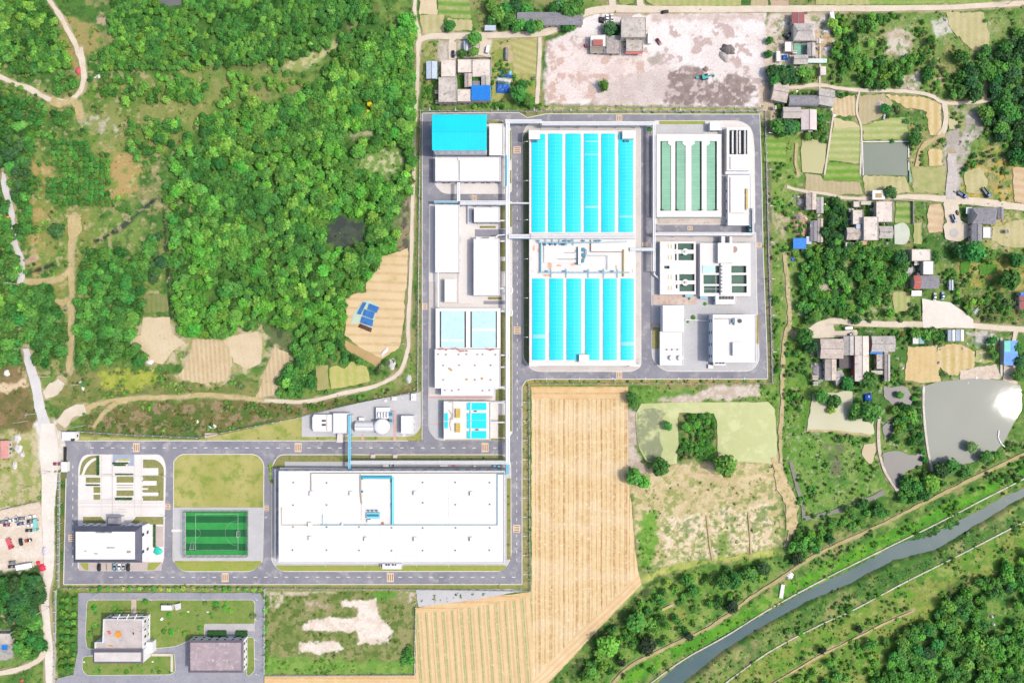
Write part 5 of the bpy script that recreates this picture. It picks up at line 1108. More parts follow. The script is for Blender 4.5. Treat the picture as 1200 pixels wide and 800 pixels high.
for u in(631,662,699,702.6,684,668):
 mb=MB();x,y,_=P(u,282.2,hb+.6);mb.cyl(x,y,hb,hb+1.6,0.5,8);mb.box(x-.9,x+.9,y-.25,y+.25,hb+1.1,hb+1.5)
 solo('valve',mb,plain('blue_valve',A(60,160,206),0.5),'blue valve standing on the northern cross pipe of the tank block','valve','valves on the northern cross pipe')
for u in(641,661.6,687,705,718):
 mb=MB();x,y,_=P(u,317.8,hb+.6);mb.cyl(x,y,hb,hb+1.4,0.45,8);mb.box(x-.8,x+.8,y-.25,y+.25,hb+.9,hb+1.3)
 solo('valve',mb,plain('blue_valve',A(60,160,206),0.5),'blue valve standing on the southern cross pipe of the tank block','valve','valves on the southern cross pipe')
t=thing('blower_set','white and blue blower machine with three dark fans on the tank middle deck','blower',(*P(681,299,hb)[:2],hb))
mb=MB();pbox(mb,(677.4,289,681,310),hb,hb+2.0);part('casing',mb,white_r,t)
mb=MB()
for v in(292.4,298.6,305.6):x,y,_=P(682.6,v,hb+1.5);mb.cyl(x,y,hb+0.2,hb+2.0,1.0,14)
part('fan',mb,equip_b,t)
mb=MB();mb.tube([P(684,291,hb+1.5),P(687.6,293,hb+1.5),P(687.4,299,hb+1.5),P(684.6,305,hb+1.5),P(683,308,hb+1.5)],0.5,8);part('pipe',mb,pipe_lb,t,True)
mb=MB()
for v in(293.4,302.4,308):pbox(mb,(674.4,v,677.2,v+1.2),hb,hb+1.1)
part('motor',mb,equip_b,t)
mb=MB()
for v in(277.6,):
 for k in range(6):
  pbox(mb,(626+k*19,v-2.6,626.3+k*19,v+4),hb+0.02,hb+0.1)
part_lines=solo('cable_tray',mb,pipe_lb,'thin pale blue cable trays crossing below the northern cyan vaults','cable tray')
hg=5.0;q=quad((769.4,157.4,845.4,254.2),hg);c=cxy_of(q)
t=thing('channel_tank','white tank block with four long pale green channels','water tank',(c[0],c[1],0))
ch=[(774,786.4),(791.4,803.4),(810.4,822.4),(828.2,840.2)]
rows=[769.4]+[v for p_ in ch for v in p_]+[845.4]
mb=MB();mb.prism(q,0,hg-1.3,top=False,bottom=False)
for k in range(0,len(rows),2):pbox(mb,(rows[k],157.4,rows[k+1],254.2),hg-1.3,hg)
for a,b in ch:pbox(mb,(a,157.4,b,165.4),hg-1.3,hg);pbox(mb,(a,247,b,254.2),hg-1.3,hg)
part('wall',mb,white_r,t)
for i,(a,b)in enumerate(ch):
 mb=MB();pbox(mb,(a+0.1,165.5,b-0.1,246.9),hg-2.6,hg-2.5);part('channel_shade',mb,dark,t)  # dark sheet: the deep shadow in the open slit is put into its colour
 l,r=(a+1.5,b-0.2)if i<2 else(a+0.2,b-2.2)
 mb=MB();pbox(mb,(l,166,r,246.6),hg-1.2,hg-0.35);gc=part('cover',mb,tgreen,t)
 mb=MB()
 for v in np.arange(168.5,246,2.9):pbox(mb,(l+0.1,v,r-0.1,v+0.16),hg-0.35,hg-0.34)
 for v in np.arange(174,246,9.2):pbox(mb,(l,v,r,v+0.35),hg-0.35,hg-0.3)
 part('crossbar',mb,plain('pale_green_bar',A(176,222,196),0.5),gc)
 mb=MB();s=1 if i<2 else-1;e_=b if i<2 else a
 pbox(mb,(min(e_,e_-s*3.6),165.3,max(e_,e_-s*3.6),169),hg-1,hg+0.04);pbox(mb,(min(e_,e_-s*2),169,max(e_,e_-s*2),170.4),hg-1,hg+0.04);part('step_platform',mb,white_r,t)
 mb=MB();x,y,_=P((a if i<2 else b)+(1.4 if i<2 else-1.6),246,hg);mb.cyl(x,y,hg,hg+1.1,0.35,8);mb.box(x-.2,x+1.1,y-.2,y+.2,hg+.5,hg+.9);part('gate_winch',mb,black_m,t)
mb=MB();mb.tube([P(768.8,158,1),P(768.8,253,1)],0.3,6);part('side_pipe',mb,steel,t)
t,q=flat('plant_room','small white flat roofed hut north of the green channels','plant room',(832,143,846,152.6),4.4,blue_w,white_r,0.25)
windows(t,q,(1.4,),2.6,1.6,1.2,edges=[0])
hf=5.4;q=quad((851.6,149.4,878.6,200),hf);c=cxy_of(q)
t=thing('filter_tank','white filter block with four dark water slots at the north east corner','water tank',(c[0],c[1],0))
mb=MB();mb.prism(q,0,hf-2.1,top=False,bottom=False)
for r in((851.6,149.4,878.6,152.4),(851.6,152.4,854.6,181),(875.8,152.4,878.6,181),(851.6,181,878.6,200),(858,153.4,859.6,180),(863.2,152.4,864.4,181),(866.4,153.4,868,180),(872.4,152.4,873.8,181)):pbox(mb,r,hf-2.1,hf)
part('wall',mb,white_r,t)
mb=MB();pbox(mb,(854.6,152.4,875.8,181),hf-2,hf-1.9);part('water',mb,water('slot_water',A(46,66,74),A(58,84,92),0.3,0.3,0.01),t)
mb=MB();pbox(mb,(856,183,877.6,198),hf,hf+0.5);part('roof',mb,stain_r,t)
mb=MB();pbox(mb,(850.4,200,880.4,204),0.3,3.2);part('link_corridor',mb,blue_w,t)
t,q=flat('plant_room','long white low building with faint red stains and yellow pipes on its east','plant room',(853,205,880.2,264),4.6,blue_w,stain_r,0.25)
mb=MB();pbox(mb,(856,207.6,871.6,249),4.4,5.0);pbox(mb,(853.5,250,880,250.6),4.4,4.8);part('upper_roof',mb,stain_r,t)
windows(t,q,(1.4,),5,1.4,1.2,edges=[1,3])
mb=MB();mb.tube([P(874.6,221,5),P(874.6,246,5)],0.3,6);mb.tube([P(876,221,5),P(876,245,5)],0.18,6)
for v in(222,226,231,236,241):mb.tube([P(873.8,v,5),P(876.2,v,5)],0.25,6)
solo('pipe_run',mb,yel,'yellow pipe ladder on the long low plant building','pipe')
mb=MB()
for k in range(5):pbox(mb,(878.2,247+k*5.2,881.4,250.6+k*5.2),0.3,3.0)
pbox(mb,(877.8,246,878.2,272.4),0.3,3.6);pbox(mb,(881.4,246,881.8,272.4),0.3,3.6)
solo('stair_frame',mb,plain('teal_steel',A(110,170,176),0.5),'teal steel stair frame beside the east ring road','stair')
def pool_block(name,label,r,h,holes,extra_m=None,wallm=None):
 """deck with rectangular water openings: cells between the cut lines"""
 q=quad(r,h);c=cxy_of(q);t=thing(name,label,'water tank',(c[0],c[1],0))
 xs=sorted({r[0],r[2],*[v for k in holes for v in(k[0],k[2])]});ys=sorted({r[1],r[3],*[v for k in holes for v in(k[1],k[3])]})
 mb=MB()
 mb.prism(q,0,h-1.6,top=False,bottom=False);part('wall',mb,wallm or blue_w,t)
 mb=MB()
 for j in range(len(ys)-1):
  run=None
  for i in range(len(xs)-1):
   cxm,cym=(xs[i]+xs[i+1])/2,(ys[j]+ys[j+1])/2
   solid=not any(k[0]<cxm<k[2]and k[1]<cym<k[3]for k in holes)
   if solid:run=(run[0]if run else xs[i],xs[i+1])
   if(not solid or i==len(xs)-2)and run:
    pbox(mb,(run[0],ys[j],run[1],ys[j+1]),h-1.6,h);run=None
 part('deck',mb,extra_m or stain_r,t)
 return t
holes=[(794.4,285.2,813,292.6),(795,297.2,813.2,305),(796,321.2,814,328.6),(796.2,333,814,341.4),(790.6,285.6,792.6,292),(791,297.4,793,305),(791.6,321.6,793.6,328.8),(792,333.4,794,338),(778.4,311.4,784.6,314.8)]
t=pool_block('settling_tank','cream deck with four dark green pools crossed by two round hubs',(773.6,283,815.4,345),4.0,holes)
mb=MB();pbox(mb,(774.2,283.6,814.8,344.4),2.2,2.3);part('water',mb,dgreen,t)
for v in(295,331):
 mb=MB();x,y,_=P(803,v,4.2);mb.cyl(x,y,4.0,4.5,1.9,20);pbox(mb,(792,v-1.2,815,v+1.2),4.0,4.25);part('bridge',mb,white_r,t)
 mb=MB();mb.cyl(x,y,4.5,5.2,0.7,10);part('motor',mb,rust if v>300 else steel,t)
mb=MB()
for v in(286,299,322,335):
 for u in(783,786.4):pbox(mb,(u,v,u+0.8,v+5),4.0,4.15)
part('slot_cover',mb,mat('slot_sand',A(226,216,160),None),t)
mb=MB();pbox(mb,(803,345.2,812,348),0.3,2.4);part('blue_cabinet',mb,plain('cabinet_blue',A(150,206,236),0.5),t)
holes=[(838.4,311.4,843.2,319.8),(824.4,322.2,843.4,332.8),(824.8,335,843.6,343.2),(857,311.4,874.6,319.6),(857.2,322.2,875,332.6),(857.6,335,875.2,343)]
t=pool_block('settling_tank','white decked tank with six dark green pools and a central spine',(820.4,285,879.6,347),4.2,holes)
mb=MB();pbox(mb,(821,285.6,879,346.4),2.2,2.3);part('water',mb,dgreen,t)
mb=MB();pbox(mb,(841.4,284.6,859.4,308),4.2,7.0);part('valve_house',mb,white_r,t)
mb=MB();pbox(mb,(845.4,276,849.6,285),0.4,5.2);part('inlet_duct',mb,white_w,t);mb=MB();pbox(mb,(855,277,858,285),0.4,4.4);part('inlet_duct',mb,white_w,t)
mb=MB();pbox(mb,(844.6,308,852,345.4),4.2,5.2);sp=part('spine',mb,white_r,t)
mb=MB()
for k in range(8):pbox(mb,(845,311+k*4.2,846.6,313+k*4.2),5.2,5.5)
part('spine_vent',mb,equip_b if False else plain('slate_vent',A(130,140,160),0.5),sp)
mb=MB();pbox(mb,(823.4,311,838.2,320),4.2,4.5);part('cover',mb,paleblue,t)
mb=MB();x,y,_=P(860,292.4,4.3);mb.cyl(x,y,4.2,5.0,1.9,18);part('round_hatch',mb,mat('umber_hatch',A(190,160,156),A(176,150,146),0.6),t)
mb=MB();pbox(mb,(824.6,338.6,843.2,338.9),4.2,4.3);pbox(mb,(838.8,322.4,839.2,343),4.2,4.3);part('water_pipe',mb,steel,t)
mb=MB();pbox(mb,(820.6,347.4,829,350),0.3,2.6);part('blue_cabinet',mb,plain('cabinet_blue',A(150,206,236),0.5),t)
t,q=flat('pump_house','small white pump house with five black roof openings south of the green pools','pump house',[(838.4,346.6),(862.4,346.6),(863.2,350),(862,356.4),(838.6,356.8)],4.6,white_w,white_r,0.2)
mb=MB()
for k in range(5):pbox(mb,(843.2+k*3.5,347,845.8+k*3.5,350.6),4.35,4.75)
part('louvre',mb,black_m,t)
windows(t,q,(1.2,),4,1.4,1.2)
t,q=flat('plant_room','taller plain white box above the deck with two white domes','plant room',(776.8,358,801.6,388),7.6,blue_w,plain('bright_white',A(255,255,255,1.45),0.5),0.15)
t,q=flat('dosing_house','low deck with two white domed tanks and three vents by the tank road','plant room',(773.4,388.4,801.2,428),3.6,white_w,stain_r,0.3)
for u in(787.2,797.2):
 mb=MB();x,y,_=P(u,419.2,4.5);mb.cyl(x,y,3.3,4.6,1.45,20);mb.dome(x,y,4.6,1.45,1.45,0.6,20,4)
 solo('dome_tank',mb,plain('bright_white',A(255,255,255,1.45),0.5),'white domed tank on the low deck, the one nearer the %s'%('tank road' if u<790 else 'gravel lot'),'tank',None,True)
for k in range(3):
 mb=MB();x,y,_=P(782.6+k*6.2,409.6,4);mb.cyl(x,y,3.3,4.4,0.5,10);mb.cyl(x+.9,y,3.3,4.0,0.35,8);mb.box(x-.3,x+1.2,y-.15,y+.15,3.7,3.95)
 solo('pump',mb,mat('vent_grey',A(206,204,202),None)if False else steel,'grey twin pump in the row above the two white domes','pump','grey twin pumps')
t,q=flat('workshop','white hall with rooftop fan unit and white stair box at the south east corner','factory building',(835.4,368.6,886.2,424.4),9.0,blue_w,stain_r,0.35)
windows(t,q,(1.4,5.2),5.4,1.8,1.6,cap=60)
mb=MB();pbox(mb,(859,401.2,874.2,416.6),8.6,10.6);part('stair_head',mb,plain('bright_white',A(255,255,255,1.45),0.5),t)
mb=MB();pbox(mb,(836,422.6,850.4,428.2),0.3,3.4);part('entrance_canopy',mb,white_w,t)
mb=MB()
for u in(838.8,843,846.6):pbox(mb,(u,424,u+2.6,426),3.4,3.9)
part('canopy_vent',mb,black_m,t)
mb=MB();pbox(mb,(830,427,836,431.6),0.3,1.6);solo('service_box',mb,white_r,'small white box by the south west corner of the workshop hall','box')
tt=thing('cooling_fan','white rooftop fan unit with black round fan on the workshop hall','fan unit',(*P(866,376,8.7)[:2],8.65))
mb=MB();pbox(mb,(861,372.6,870.2,380.8),8.65,10.2);part('casing',mb,white_r,tt)
mb=MB();x,y,_=P(867,376,10.4);mb.cyl(x,y,10.2,10.6,1.2,18);part('fan',mb,black_m,tt)
mb=MB();pbox(mb,(858.4,373.4,860.6,378.4),8.65,9.8);part('pump',mb,equip_b,tt)
mb=MB();mb.tube([P(837,373.4,9.2),P(855.4,373.2,9.2),P(856,380,9.2)],0.2,6);solo('pipe_run',mb,plain('taupe_pipe',A(176,172,160),0.5),'thin taupe pipe to the rooftop fan unit','pipe')
mb=MB();mb.tube([P(803,374.6,1.2),P(832,376,1.2)],0.3,6);solo('pipe_run',mb,pipe_w,'low white pipe across the gravel lot between two white halls','pipe')
def rack(label,pts,z,w,m,post_every=9.0,n_pipes=3,trussm=None,group=None):
 """raised pipe rack: several pipes side by side on cross beams and posts"""
 c=P(*pts[0],z)
 t=thing('pipe_rack',label,'pipe rack',(c[0],c[1],0),group)
 V=[Vector(P(u,v,z))for u,v in pts]
 mb=MB()
 for a,b in zip(V[:-1],V[1:]):
  d=(b-a).normalized();nn=Vector((d.y,-d.x,0))
  for k in range(n_pipes):
   off=(k-(n_pipes-1)/2)*w/n_pipes
   mb.tube([a+nn*off,b+nn*off],w/n_pipes*0.46,8)
 part('pipe',mb,m,t)
 bm=MB();pm=MB()
 for a,b in zip(V[:-1],V[1:]):
  L=(b-a).length;d=(b-a)/L;nn=Vector((d.y,-d.x,0));k=max(1,int(L/post_every))
  for s in(-1,1):bm.tube([a+nn*s*w*0.52-Vector((0,0,.7)),b+nn*s*w*0.52-Vector((0,0,.7))],0.14,4)
  for j in range(k+1):
   p=a+d*(L*j/k);bm.tube([p+nn*w*0.6-Vector((0,0,.5)),p-nn*w*0.6-Vector((0,0,.5))],0.16,4)
   for s in(-1,1):
    o=MB();q0=p+nn*s*w*0.5;o.tube([(q0.x,q0.y,0.2),(q0.x,q0.y,z-0.5)],0.14,4)
    part('post',o,trussm or steel,t)
 part('beam',bm,trussm or steel,t);return t
rack('main north to south pipe rack of white pipes beside the long inner road',[(594.8,143),(594.8,544)],6.0,2.4,pipe_w,12,3,pipe_lb)
rack('white pipe rack turning east above the northern inner road',[(592,142.2),(634.4,142.2),(634.8,144.6),(767.6,144.6)],6.0,2.2,pipe_w,10,3,pipe_lb)
rack('white cross pipe rack over the lane below the annex of the cyan hall',[(539,237.6),(593,237.6)],6.0,2.6,pipe_w,8,3,equip_b)
rack('pale rack ladder at the west end of the cross pipe rack',[(508.6,236.4),(536.6,236.4)],5.4,1.4,pipe_lb,4,2,equip_b)
rack('slim white rack from the annex front to the cross pipe rack',[(537.2,214),(537.2,236)],5.6,1.8,pipe_w,8,2,pipe_lb)
rack('thin white footbridge pipe over the inner road to the tank block',[(597,238),(620,238)],5.6,0.9,pipe_w,8,2,steel)
rack('wide white pipe bridge entering the tank block between its vaults',[(596,277),(622,277)],6.8,2.6,pipe_w,8,3,equip_b)
rack('white pipes crossing the tank block deck below the northern vaults',[(622,277),(744,277)],7.4,2.4,pipe_w,14,3,pipe_lb)
rack('white pipe bridge from the tank block to the eastern pools',[(738,292.2),(768,292.2)],6.6,1.9,pipe_w,8,2,equip_b)
rack('white pipe rack along the west side of the green channels',[(766.4,143),(766.4,318)],6.0,1.7,pipe_w,10,2,steel)
rack('white pipe rack between the green channels and the eastern pools',[(768,274.4),(882.8,274.4)],6.0,1.7,pipe_w,10,2,steel)
rack('white pipe rack beside the east ring road and teal stair',[(882.6,244),(882.6,274.4)],6.0,1.2,pipe_w,8,2,steel)
rack('light blue pipe bridge over the entrance road beside the scrubber',[(409.6,486),(409.2,560)],6.5,1.5,pipe_b,12,2,equip_b)
rack('long white pipe rack along the north front of the great hall',[(410,541.6),(593,541.6)],6.0,2.0,pipe_w,12,3,pipe_lb)
rack('second thinner white pipe rack hugging the north wall of the great hall',[(328,549.2),(592,551)],5.0,1.2,pipe_w,14,2,steel)
rack('short blue pipe rack at the north east corner of the great hall',[(594.4,541.6),(594.4,555)],6.0,1.6,pipe_b,6,2,equip_b)
rack('white pipe rack down the west front of the great hall',[(322.6,549.4),(322.6,656)],5.0,0.9,pipe_w,12,1,steel)
rack('blue vertical rack section beside the cyan hall annex',[(593.2,182),(593.2,218)],6.4,1.0,pipe_b,9,2,equip_b)
rack('slim white rack along the west side of the pale blue tanks',[(513.2,319.6),(513.2,360)],4.0,0.9,pipe_w,8,1,steel)
for(u0,v,u1,k)in((586,258.6,593,'small square building'),(586.4,282.6,593,'notched building north corner'),(586.4,338,593,'notched building south corner'),(587,364.6,593,'pale blue tanks'),(587,416,593,'wide white deck, north end'),(587,430,593,'wide white deck, middle'),(581,453.6,593,'wide white deck, south end'),(576,471.4,593,'cyan lidded tank, north end'),(576,494.6,593,'cyan lidded tank, middle')):
 pipe_run('pipe_run',[(u0,v),(u1,v)],0.45,5.0,pipe_w,'white branch pipe joining the main rack to the '+k)
for u0,v,lab in((598,340,'middle of'),(598,366,'lower part of')):
 pts=[(u0,v-4),(u0+2.2,v-2.5),(u0+2.6,v),(u0+2.2,v+2.8),(u0,v+4.4)]
 pipe_run('pipe_run',pts,0.35,5.4,pipe_w,'white expansion loop pipe on the road side, at the %s the main rack'%lab)
pipe_run('pipe_run',[(581,277.6),(584,275.6),(592,275.2)],0.4,5.4,pipe_w,'curved white pipe at the notched building above its loading lane')
pipe_run('pipe_run',[(766.6,318),(767,322),(772.4,326.6)],0.5,2.0,pipe_w,'bent white pipe end reaching the cream pool deck')
# -- football pitch and small works furniture
turf_m=mat('turf_light',A(62,170,84),A(52,158,74),0.2,0.9,None);turf_d=mat('turf_dark',A(36,112,64),A(30,102,58),0.2,0.9,None)
t=thing('football_pitch','small green football pitch in light and dark bands with white lines','football pitch',(*P(254,624)[:2],0.38))
zt=ZT[0]+0.008
ys=[598.6,604,611.6,619.8,628,636.2,644.4,649.4]
for i in range(7):
 mb=MB();mrect(mb,218.4,ys[i],290.6,ys[i+1],zt);part('turf_band',mb,turf_m if i%2==0 else turf_d,t)
mb=MB();z2=zt+0.008;lw=0.75
for r in((229.6,601.4,230.1,643.8),(279.2,601.4,279.7,643.8),(229.6,601.4,279.7,601.8),(229.6,643.5,279.7,643.8)):mrect(mb,*r,z2)
def arc(mb,u,v,ru,a0,a1,z,w=0.5,n=24):
 pts=[(u+ru*math.cos(math.radians(a0+(a1-a0)*k/n)),v+ru*math.sin(math.radians(a0+(a1-a0)*k/n)))for k in range(n+1)]
 strip_mesh(mb,pts,w,z,0,1,1)
arc(mb,230,624,5.6,-90,90,z2+.002,0.22);arc(mb,279,624,14.6,90,270,z2+.002,0.22)
part('pitch_line',mb,mat('worn_pitch_line',A(190,222,196),A(130,186,146),0.8),t)
t=thing('ball_fence','tall open mesh ball fence with slim posts round the football pitch','fence',(*P(254,624)[:2],0.38))
netm,nt,b=new_mat('fence_net');b.inputs['Base Color'].default_value=rgba(A(120,150,140));b.inputs['Roughness'].default_value=0.6
tr=nd(nt,'ShaderNodeBsdfTransparent');mx=nd(nt,'ShaderNodeMixShader');mx.inputs['Fac'].default_value=0.68
nt.links.new(b.outputs['BSDF'],mx.inputs[1]);nt.links.new(tr.outputs['BSDF'],mx.inputs[2]);nt.links.new(mx.outputs['Shader'],nt.nodes['Material Output'].inputs['Surface'])
greenst=plain('fence_green',A(60,110,100),0.5)
cn=[P(u,v)[:2]for u,v in((217.6,597.8),(291.4,597.8),(291.4,650.2),(217.6,650.2))]
for i in range(4):
 a=Vector(cn[i]);b_=Vector(cn[(i+1)%4]);d=(b_-a).normalized();nn=Vector((d.y,-d.x));L=(b_-a).length
 mb=MB();mb.add([(a.x,a.y,.4),(b_.x,b_.y,.4),(b_.x,b_.y,4.4),(a.x,a.y,4.4)],[(0,1,2,3)]);part('net',mb,netm,t)
 k=int(L/3.6)
 for j in range(k):
  p=a+d*(L*j/k);mb=MB();mb.tube([(p.x,p.y,.38),(p.x,p.y,4.5)],0.09,5);part('post',mb,greenst,t)
 mb=MB();mb.tube([(a.x,a.y,4.45),(b_.x,b_.y,4.45)],0.06,4);mb.tube([(a.x,a.y,2.3),(b_.x,b_.y,2.3)],0.05,4);part('rail',mb,greenst,t)
def goal(u,v,w,dep,ang,label):
 t=thing('goal',label,'football goal',(*P(u,v)[:2],zt),None,ang)
 mb=MB();h=2.0
 mb.tube([(0,-w/2,0),(0,-w/2,h),(0,w/2,h),(0,w/2,0)],0.09,6);mb.tube([(0,-w/2,h),(dep,-w/2,0.05),(dep,w/2,0.05),(0,w/2,h)],0.06,6)
 o=MB();o.v=[(x+t.location.x,y+t.location.y,z+t.location.z)for x,y,z in mb.v];o.f=mb.f;o.m=mb.m
 part('goal_frame',o,paint_w,t)
 o=MB();o.add([(t.location.x+x,t.location.y+y,t.location.z+z)for x,y,z in((0,-w/2,h),(dep,-w/2,.05),(dep,w/2,.05),(0,w/2,h))],[(0,1,2,3)]);part('net',o,netm,t)
goal(279.4,624.4,3.4,1.2,0.0,'white goal standing on the goal line at the hall side of the pitch')
goal(226.6,642,2.0,3.6,PI/2,'white goal dragged into the south west corner of the pitch')
mb=MB();a=P(201.5,620);mb.box(P(201.6,0)[0],P(217.6,0)[0],P(0,622.6)[1],P(0,619.4)[1],ZT[0]+.004,ZT[0]+.01);struct('path',mb,pave_w)
t,q=flat('gatehouse','white gatehouse at the end of the entrance road','gatehouse',(72.4,506,88,516),4.0,white_w,white_r,0.25)
windows(t,q,(1.2,),3,1.4,1.2)
mb=MB();pbox(mb,(83,514,87,516.4),3.9,4.5);part('roof_box',mb,black_m,t)
mb=MB()
a=P(77.6,523);b_=P(78.8,541)
for k in range(14):
 y=a[1]+(b_[1]-a[1])*k/14;mb.box(a[0]-.5,a[0]+.5,y-.55,y,0.3,1.7)
mb.box(a[0]-.2,a[0]+.2,b_[1],a[1],0.6,0.8)
solo('sliding_gate',mb,black_m,'dark folding gate across the works entrance','gate')
mb=MB();pbox(mb,(72,541.4,78,552.4),0.2,3.0);pbox(mb,(71.6,541,78.4,552.8),3.0,3.2);pbox(mb,(74,545,76,547.6),3.2,3.5);solo('gate_booth',mb,white_r,'white booth beside the red car at the works gate','booth')
hedge_c=(A(84,128,70),A(64,104,58))
HEDGES=[((133.4,541.6,150.5,542.9),'low clipped hedge strip beside the yellow bed on the blue grey tiles'),((135.6,544,148,545),'lowest clipped hedge strip at the foot of the blue grey tiles'),((136.8,554.8,156.6,555.6),'thin hedge line above the upper planting bed of the forecourt'),((136.6,582.8,155.4,584.8),'dark green hedge below the lower planting bed of the forecourt'),((102.4,567.3,117.6,568.2),'thin hedge on the west paving of the forecourt'),((114.9,534.4,116.9,555.8),'upright hedge strip beside the quarter round lawn'),((244.4,737.8,265.6,744),'dark block hedge in front of the slate rimmed workshop'),((277.6,738,290.2,744),'dark block hedge nearest the drive corner by the workshop'),((181,614.5,183,640),'narrow hedge along the pink paving by the office east wall')]
lampm=plain('lamp_white',A(240,242,246),0.4)
def lamp_proto():
 t=thing('street_lamp','white single arm street lamp','street lamp',(0,0,0))
 mb=MB();mb.tube([(0,0,0),(0,0,6.2),(0.3,0,6.6),(1.8,0,6.9)],[.13,.09,.08,.07],6);part('pole',mb,lampm,t)
 mb=MB();mb.prism([(1.5,-.22),(2.5,-.16),(2.5,.16),(1.5,.22)],6.82,6.98);part('lamp_head',mb,lampm,t);return t
lp=lamp_proto();first=[True]
def lamp(u,v,ang,label,group):
 o=lp if first[0]else copy_tree(lp);first[0]=False
 o.location=(*P(u,v)[:2],0.1);o.rotation_euler=(0,0,ang);o['label']=label;o['group']=group
for u in(88,137,184,223,268,318):pass
for i,u in enumerate((116,181,242,303)):lamp(u,695,-0.6,'white street lamp along the lane in front of the old office','lamps along the old office lane')
for i,(u,v)in enumerate(((308,722),(307,745),(308,767),(309,785))):lamp(u,v,2.6,'white street lamp along the drive beside the fallow plot','lamps beside the fallow plot')
for i,(u,v)in enumerate(((196,557),(313,603.6),(196,604.4))):lamp(u,v,0.3,('white street lamp over the side road east of the forecourt','white street lamp over the side road between pitch and great hall','white street lamp over the side road at the pitch path')[i],'lamps over the side roads')
for i in range(10):lamp(618,470+i*22,PI,'white street lamp along the wheat field side of the inner road','lamps along the wheat field road')
for i in range(7):lamp(640+i*38,446.5,PI/2,'white street lamp along the fence south of the tank block','lamps south of the tank block')
for i in range(6):lamp(613.6,170+i*45,0.0,'white street lamp on the grass strip west of the tank block','lamps on the tank block strip')
for i in range(8):lamp(500+i*42 if i>1 else 505+i*30,129.8,-PI/2,'white street lamp along the northern fence of the works','lamps along the north fence')
for i in range(7):lamp(900.6+i*0.9,160+i*42,PI,'white street lamp along the eastern fence of the works','lamps along the east fence')
for i in range(5):lamp(72.5,566+i*23,PI,'white street lamp inside the western fence by the pale concrete lane','lamps along the west fence')
postm=plain('fence_post',A(236,238,240),0.6);railm=plain('fence_rail',A(190,196,204),0.5,0.1)
def fence(label,pts,step=5.0,h=2.0,base=0.5,m=None,rail=None):
 V=[Vector(P(u,v))for u,v in pts];L=sum((b-a).length for a,b in zip(V[:-1],V[1:]));c=V[0]
 t=thing('fence',label,'fence',(c.x,c.y,0));mb=MB();rb=MB()
 for a,b in zip(V[:-1],V[1:]):
  d=(b-a).normalized();nn=Vector((d.y,-d.x,0));l=(b-a).length
  mb.obox(((a.x+b.x)/2,(a.y+b.y)/2),d,nn,l/2,0.14,-0.3,base)
  for z in(base+0.35,(base+h)/2+0.2,h-0.1):rb.tube([(a.x,a.y,z),(b.x,b.y,z)],0.05,4)
  k=max(1,int(l/step))
  for j in range(k):
   p=a+d*(l*j/k);o=MB();o.box(p.x-.2,p.x+.2,p.y-.2,p.y+.2,-0.3,h+.1);part('post',o,m or postm,t)
 part('base_wall',mb,m or mat('fence_base',A(216,212,206),A(196,192,186),0.4),t);part('rail',rb,rail or railm,t)
fence('long pale post and rail fence along the north edge of the works',[(495,130.8),(566,130.8),(606,130.6),(616,132.2),(640,130.6),(896,131.2)],4.6)
fence('pale post and rail fence along the eastern edge of the works',[(896,131.2),(898,200),(900.4,300),(903.6,400),(904.6,448.6)],4.6)
fence('pale post and rail fence above the wheat field and duckweed pond',[(904.6,448.6),(760,448.6),(622.4,449.4)],4.6)
fence('pale post and rail fence between the inner road and the wheat field',[(619.6,451.4),(620.2,560),(621,690)],4.6)
fence('pale post and rail fence along the south of the works ring road',[(621,691.6),(500,689.8),(312,688.4),(74,688)],5.0)
fence('pale post and rail fence along the dusty track on the west of the works',[(493,131),(491.6,230),(490.4,340),(489.6,458)],4.6)
fence('slanting white post fence behind the gravel yard lawn',[(489.6,458),(420,472),(350,489),(232,512.4),(150,509),(88,505)],5.0)
fence('west boundary fence of the works beside the pale concrete lane',[(70.6,553),(70,620),(69.4,688)],4.6)
fence('white post fence between the old office lawn and the concrete lane',[(66,691),(65.4,740),(64,800)],5.0)
fence('post fence between the old office drive and the fallow plot',[(310.6,690),(310.4,745),(310,789.6)],5.0)
fence('pale post fence along the east of the fallow plot',[(487.4,711),(486.4,750),(485.6,790),(310,790.8)],6.0,1.4,0.3)
fence('low dark railing on the north edge of the western car lot',[(0,597.6),(20,592.4),(43,587.4)],4.0,1.2,0.3,MATS.get('dark_kerb'),railm)
fence('low fence north of the gravel dump lot',[(640,124.6),(700,125),(893,127.6)],8.0,1.2,0.2)
wm=mat('village_wall',A(216,206,196),A(190,180,170),0.4,0.9,A(160,150,140),0.8,0.6)
def wall(label,pts,h=1.8,th=0.25,m=None,name='garden_wall'):
 V=[Vector(P(u,v))for u,v in pts];mb=MB()
 for i,(a,b)in enumerate(zip(V[:-1],V[1:])):
  d=(b-a).normalized();nn=Vector((d.y,-d.x,0));l=(b-a).length
  e=th/2*0.98 if i%2 else 0
  mb.obox(((a.x+b.x)/2,(a.y+b.y)/2),d,nn,l/2-e,th/2,-0.4,h-0.003*i)
 return solo(name,mb,m or wm,label,'wall')
wall('pale wall round the north of the cement yard farm',[(536,69),(576,68.4),(576,92)])
wall('bright kerb wall round the north side of the square grey pond',[(1011,206),(1010,166.6),(1064,166),(1064.4,200)],0.6,0.5,plain('pond_white',A(246,246,246),0.6),'pond_wall')
wall('teal edged pond wall on the east of the square grey pond',[(1065.4,200),(1065.6,214)],0.7,0.6,plain('teal_wall',A(120,190,176),0.6),'pond_wall')
wall('pale low wall round the grassy yard of the eastern village',[(1045,235),(1068.6,236),(1068.8,263)])
wall('red brick wall on the west of the slate house',[(1135.4,258),(1135.6,277)],1.6,0.5,mat('red_brick',A(206,130,116),A(186,116,104),0.5))
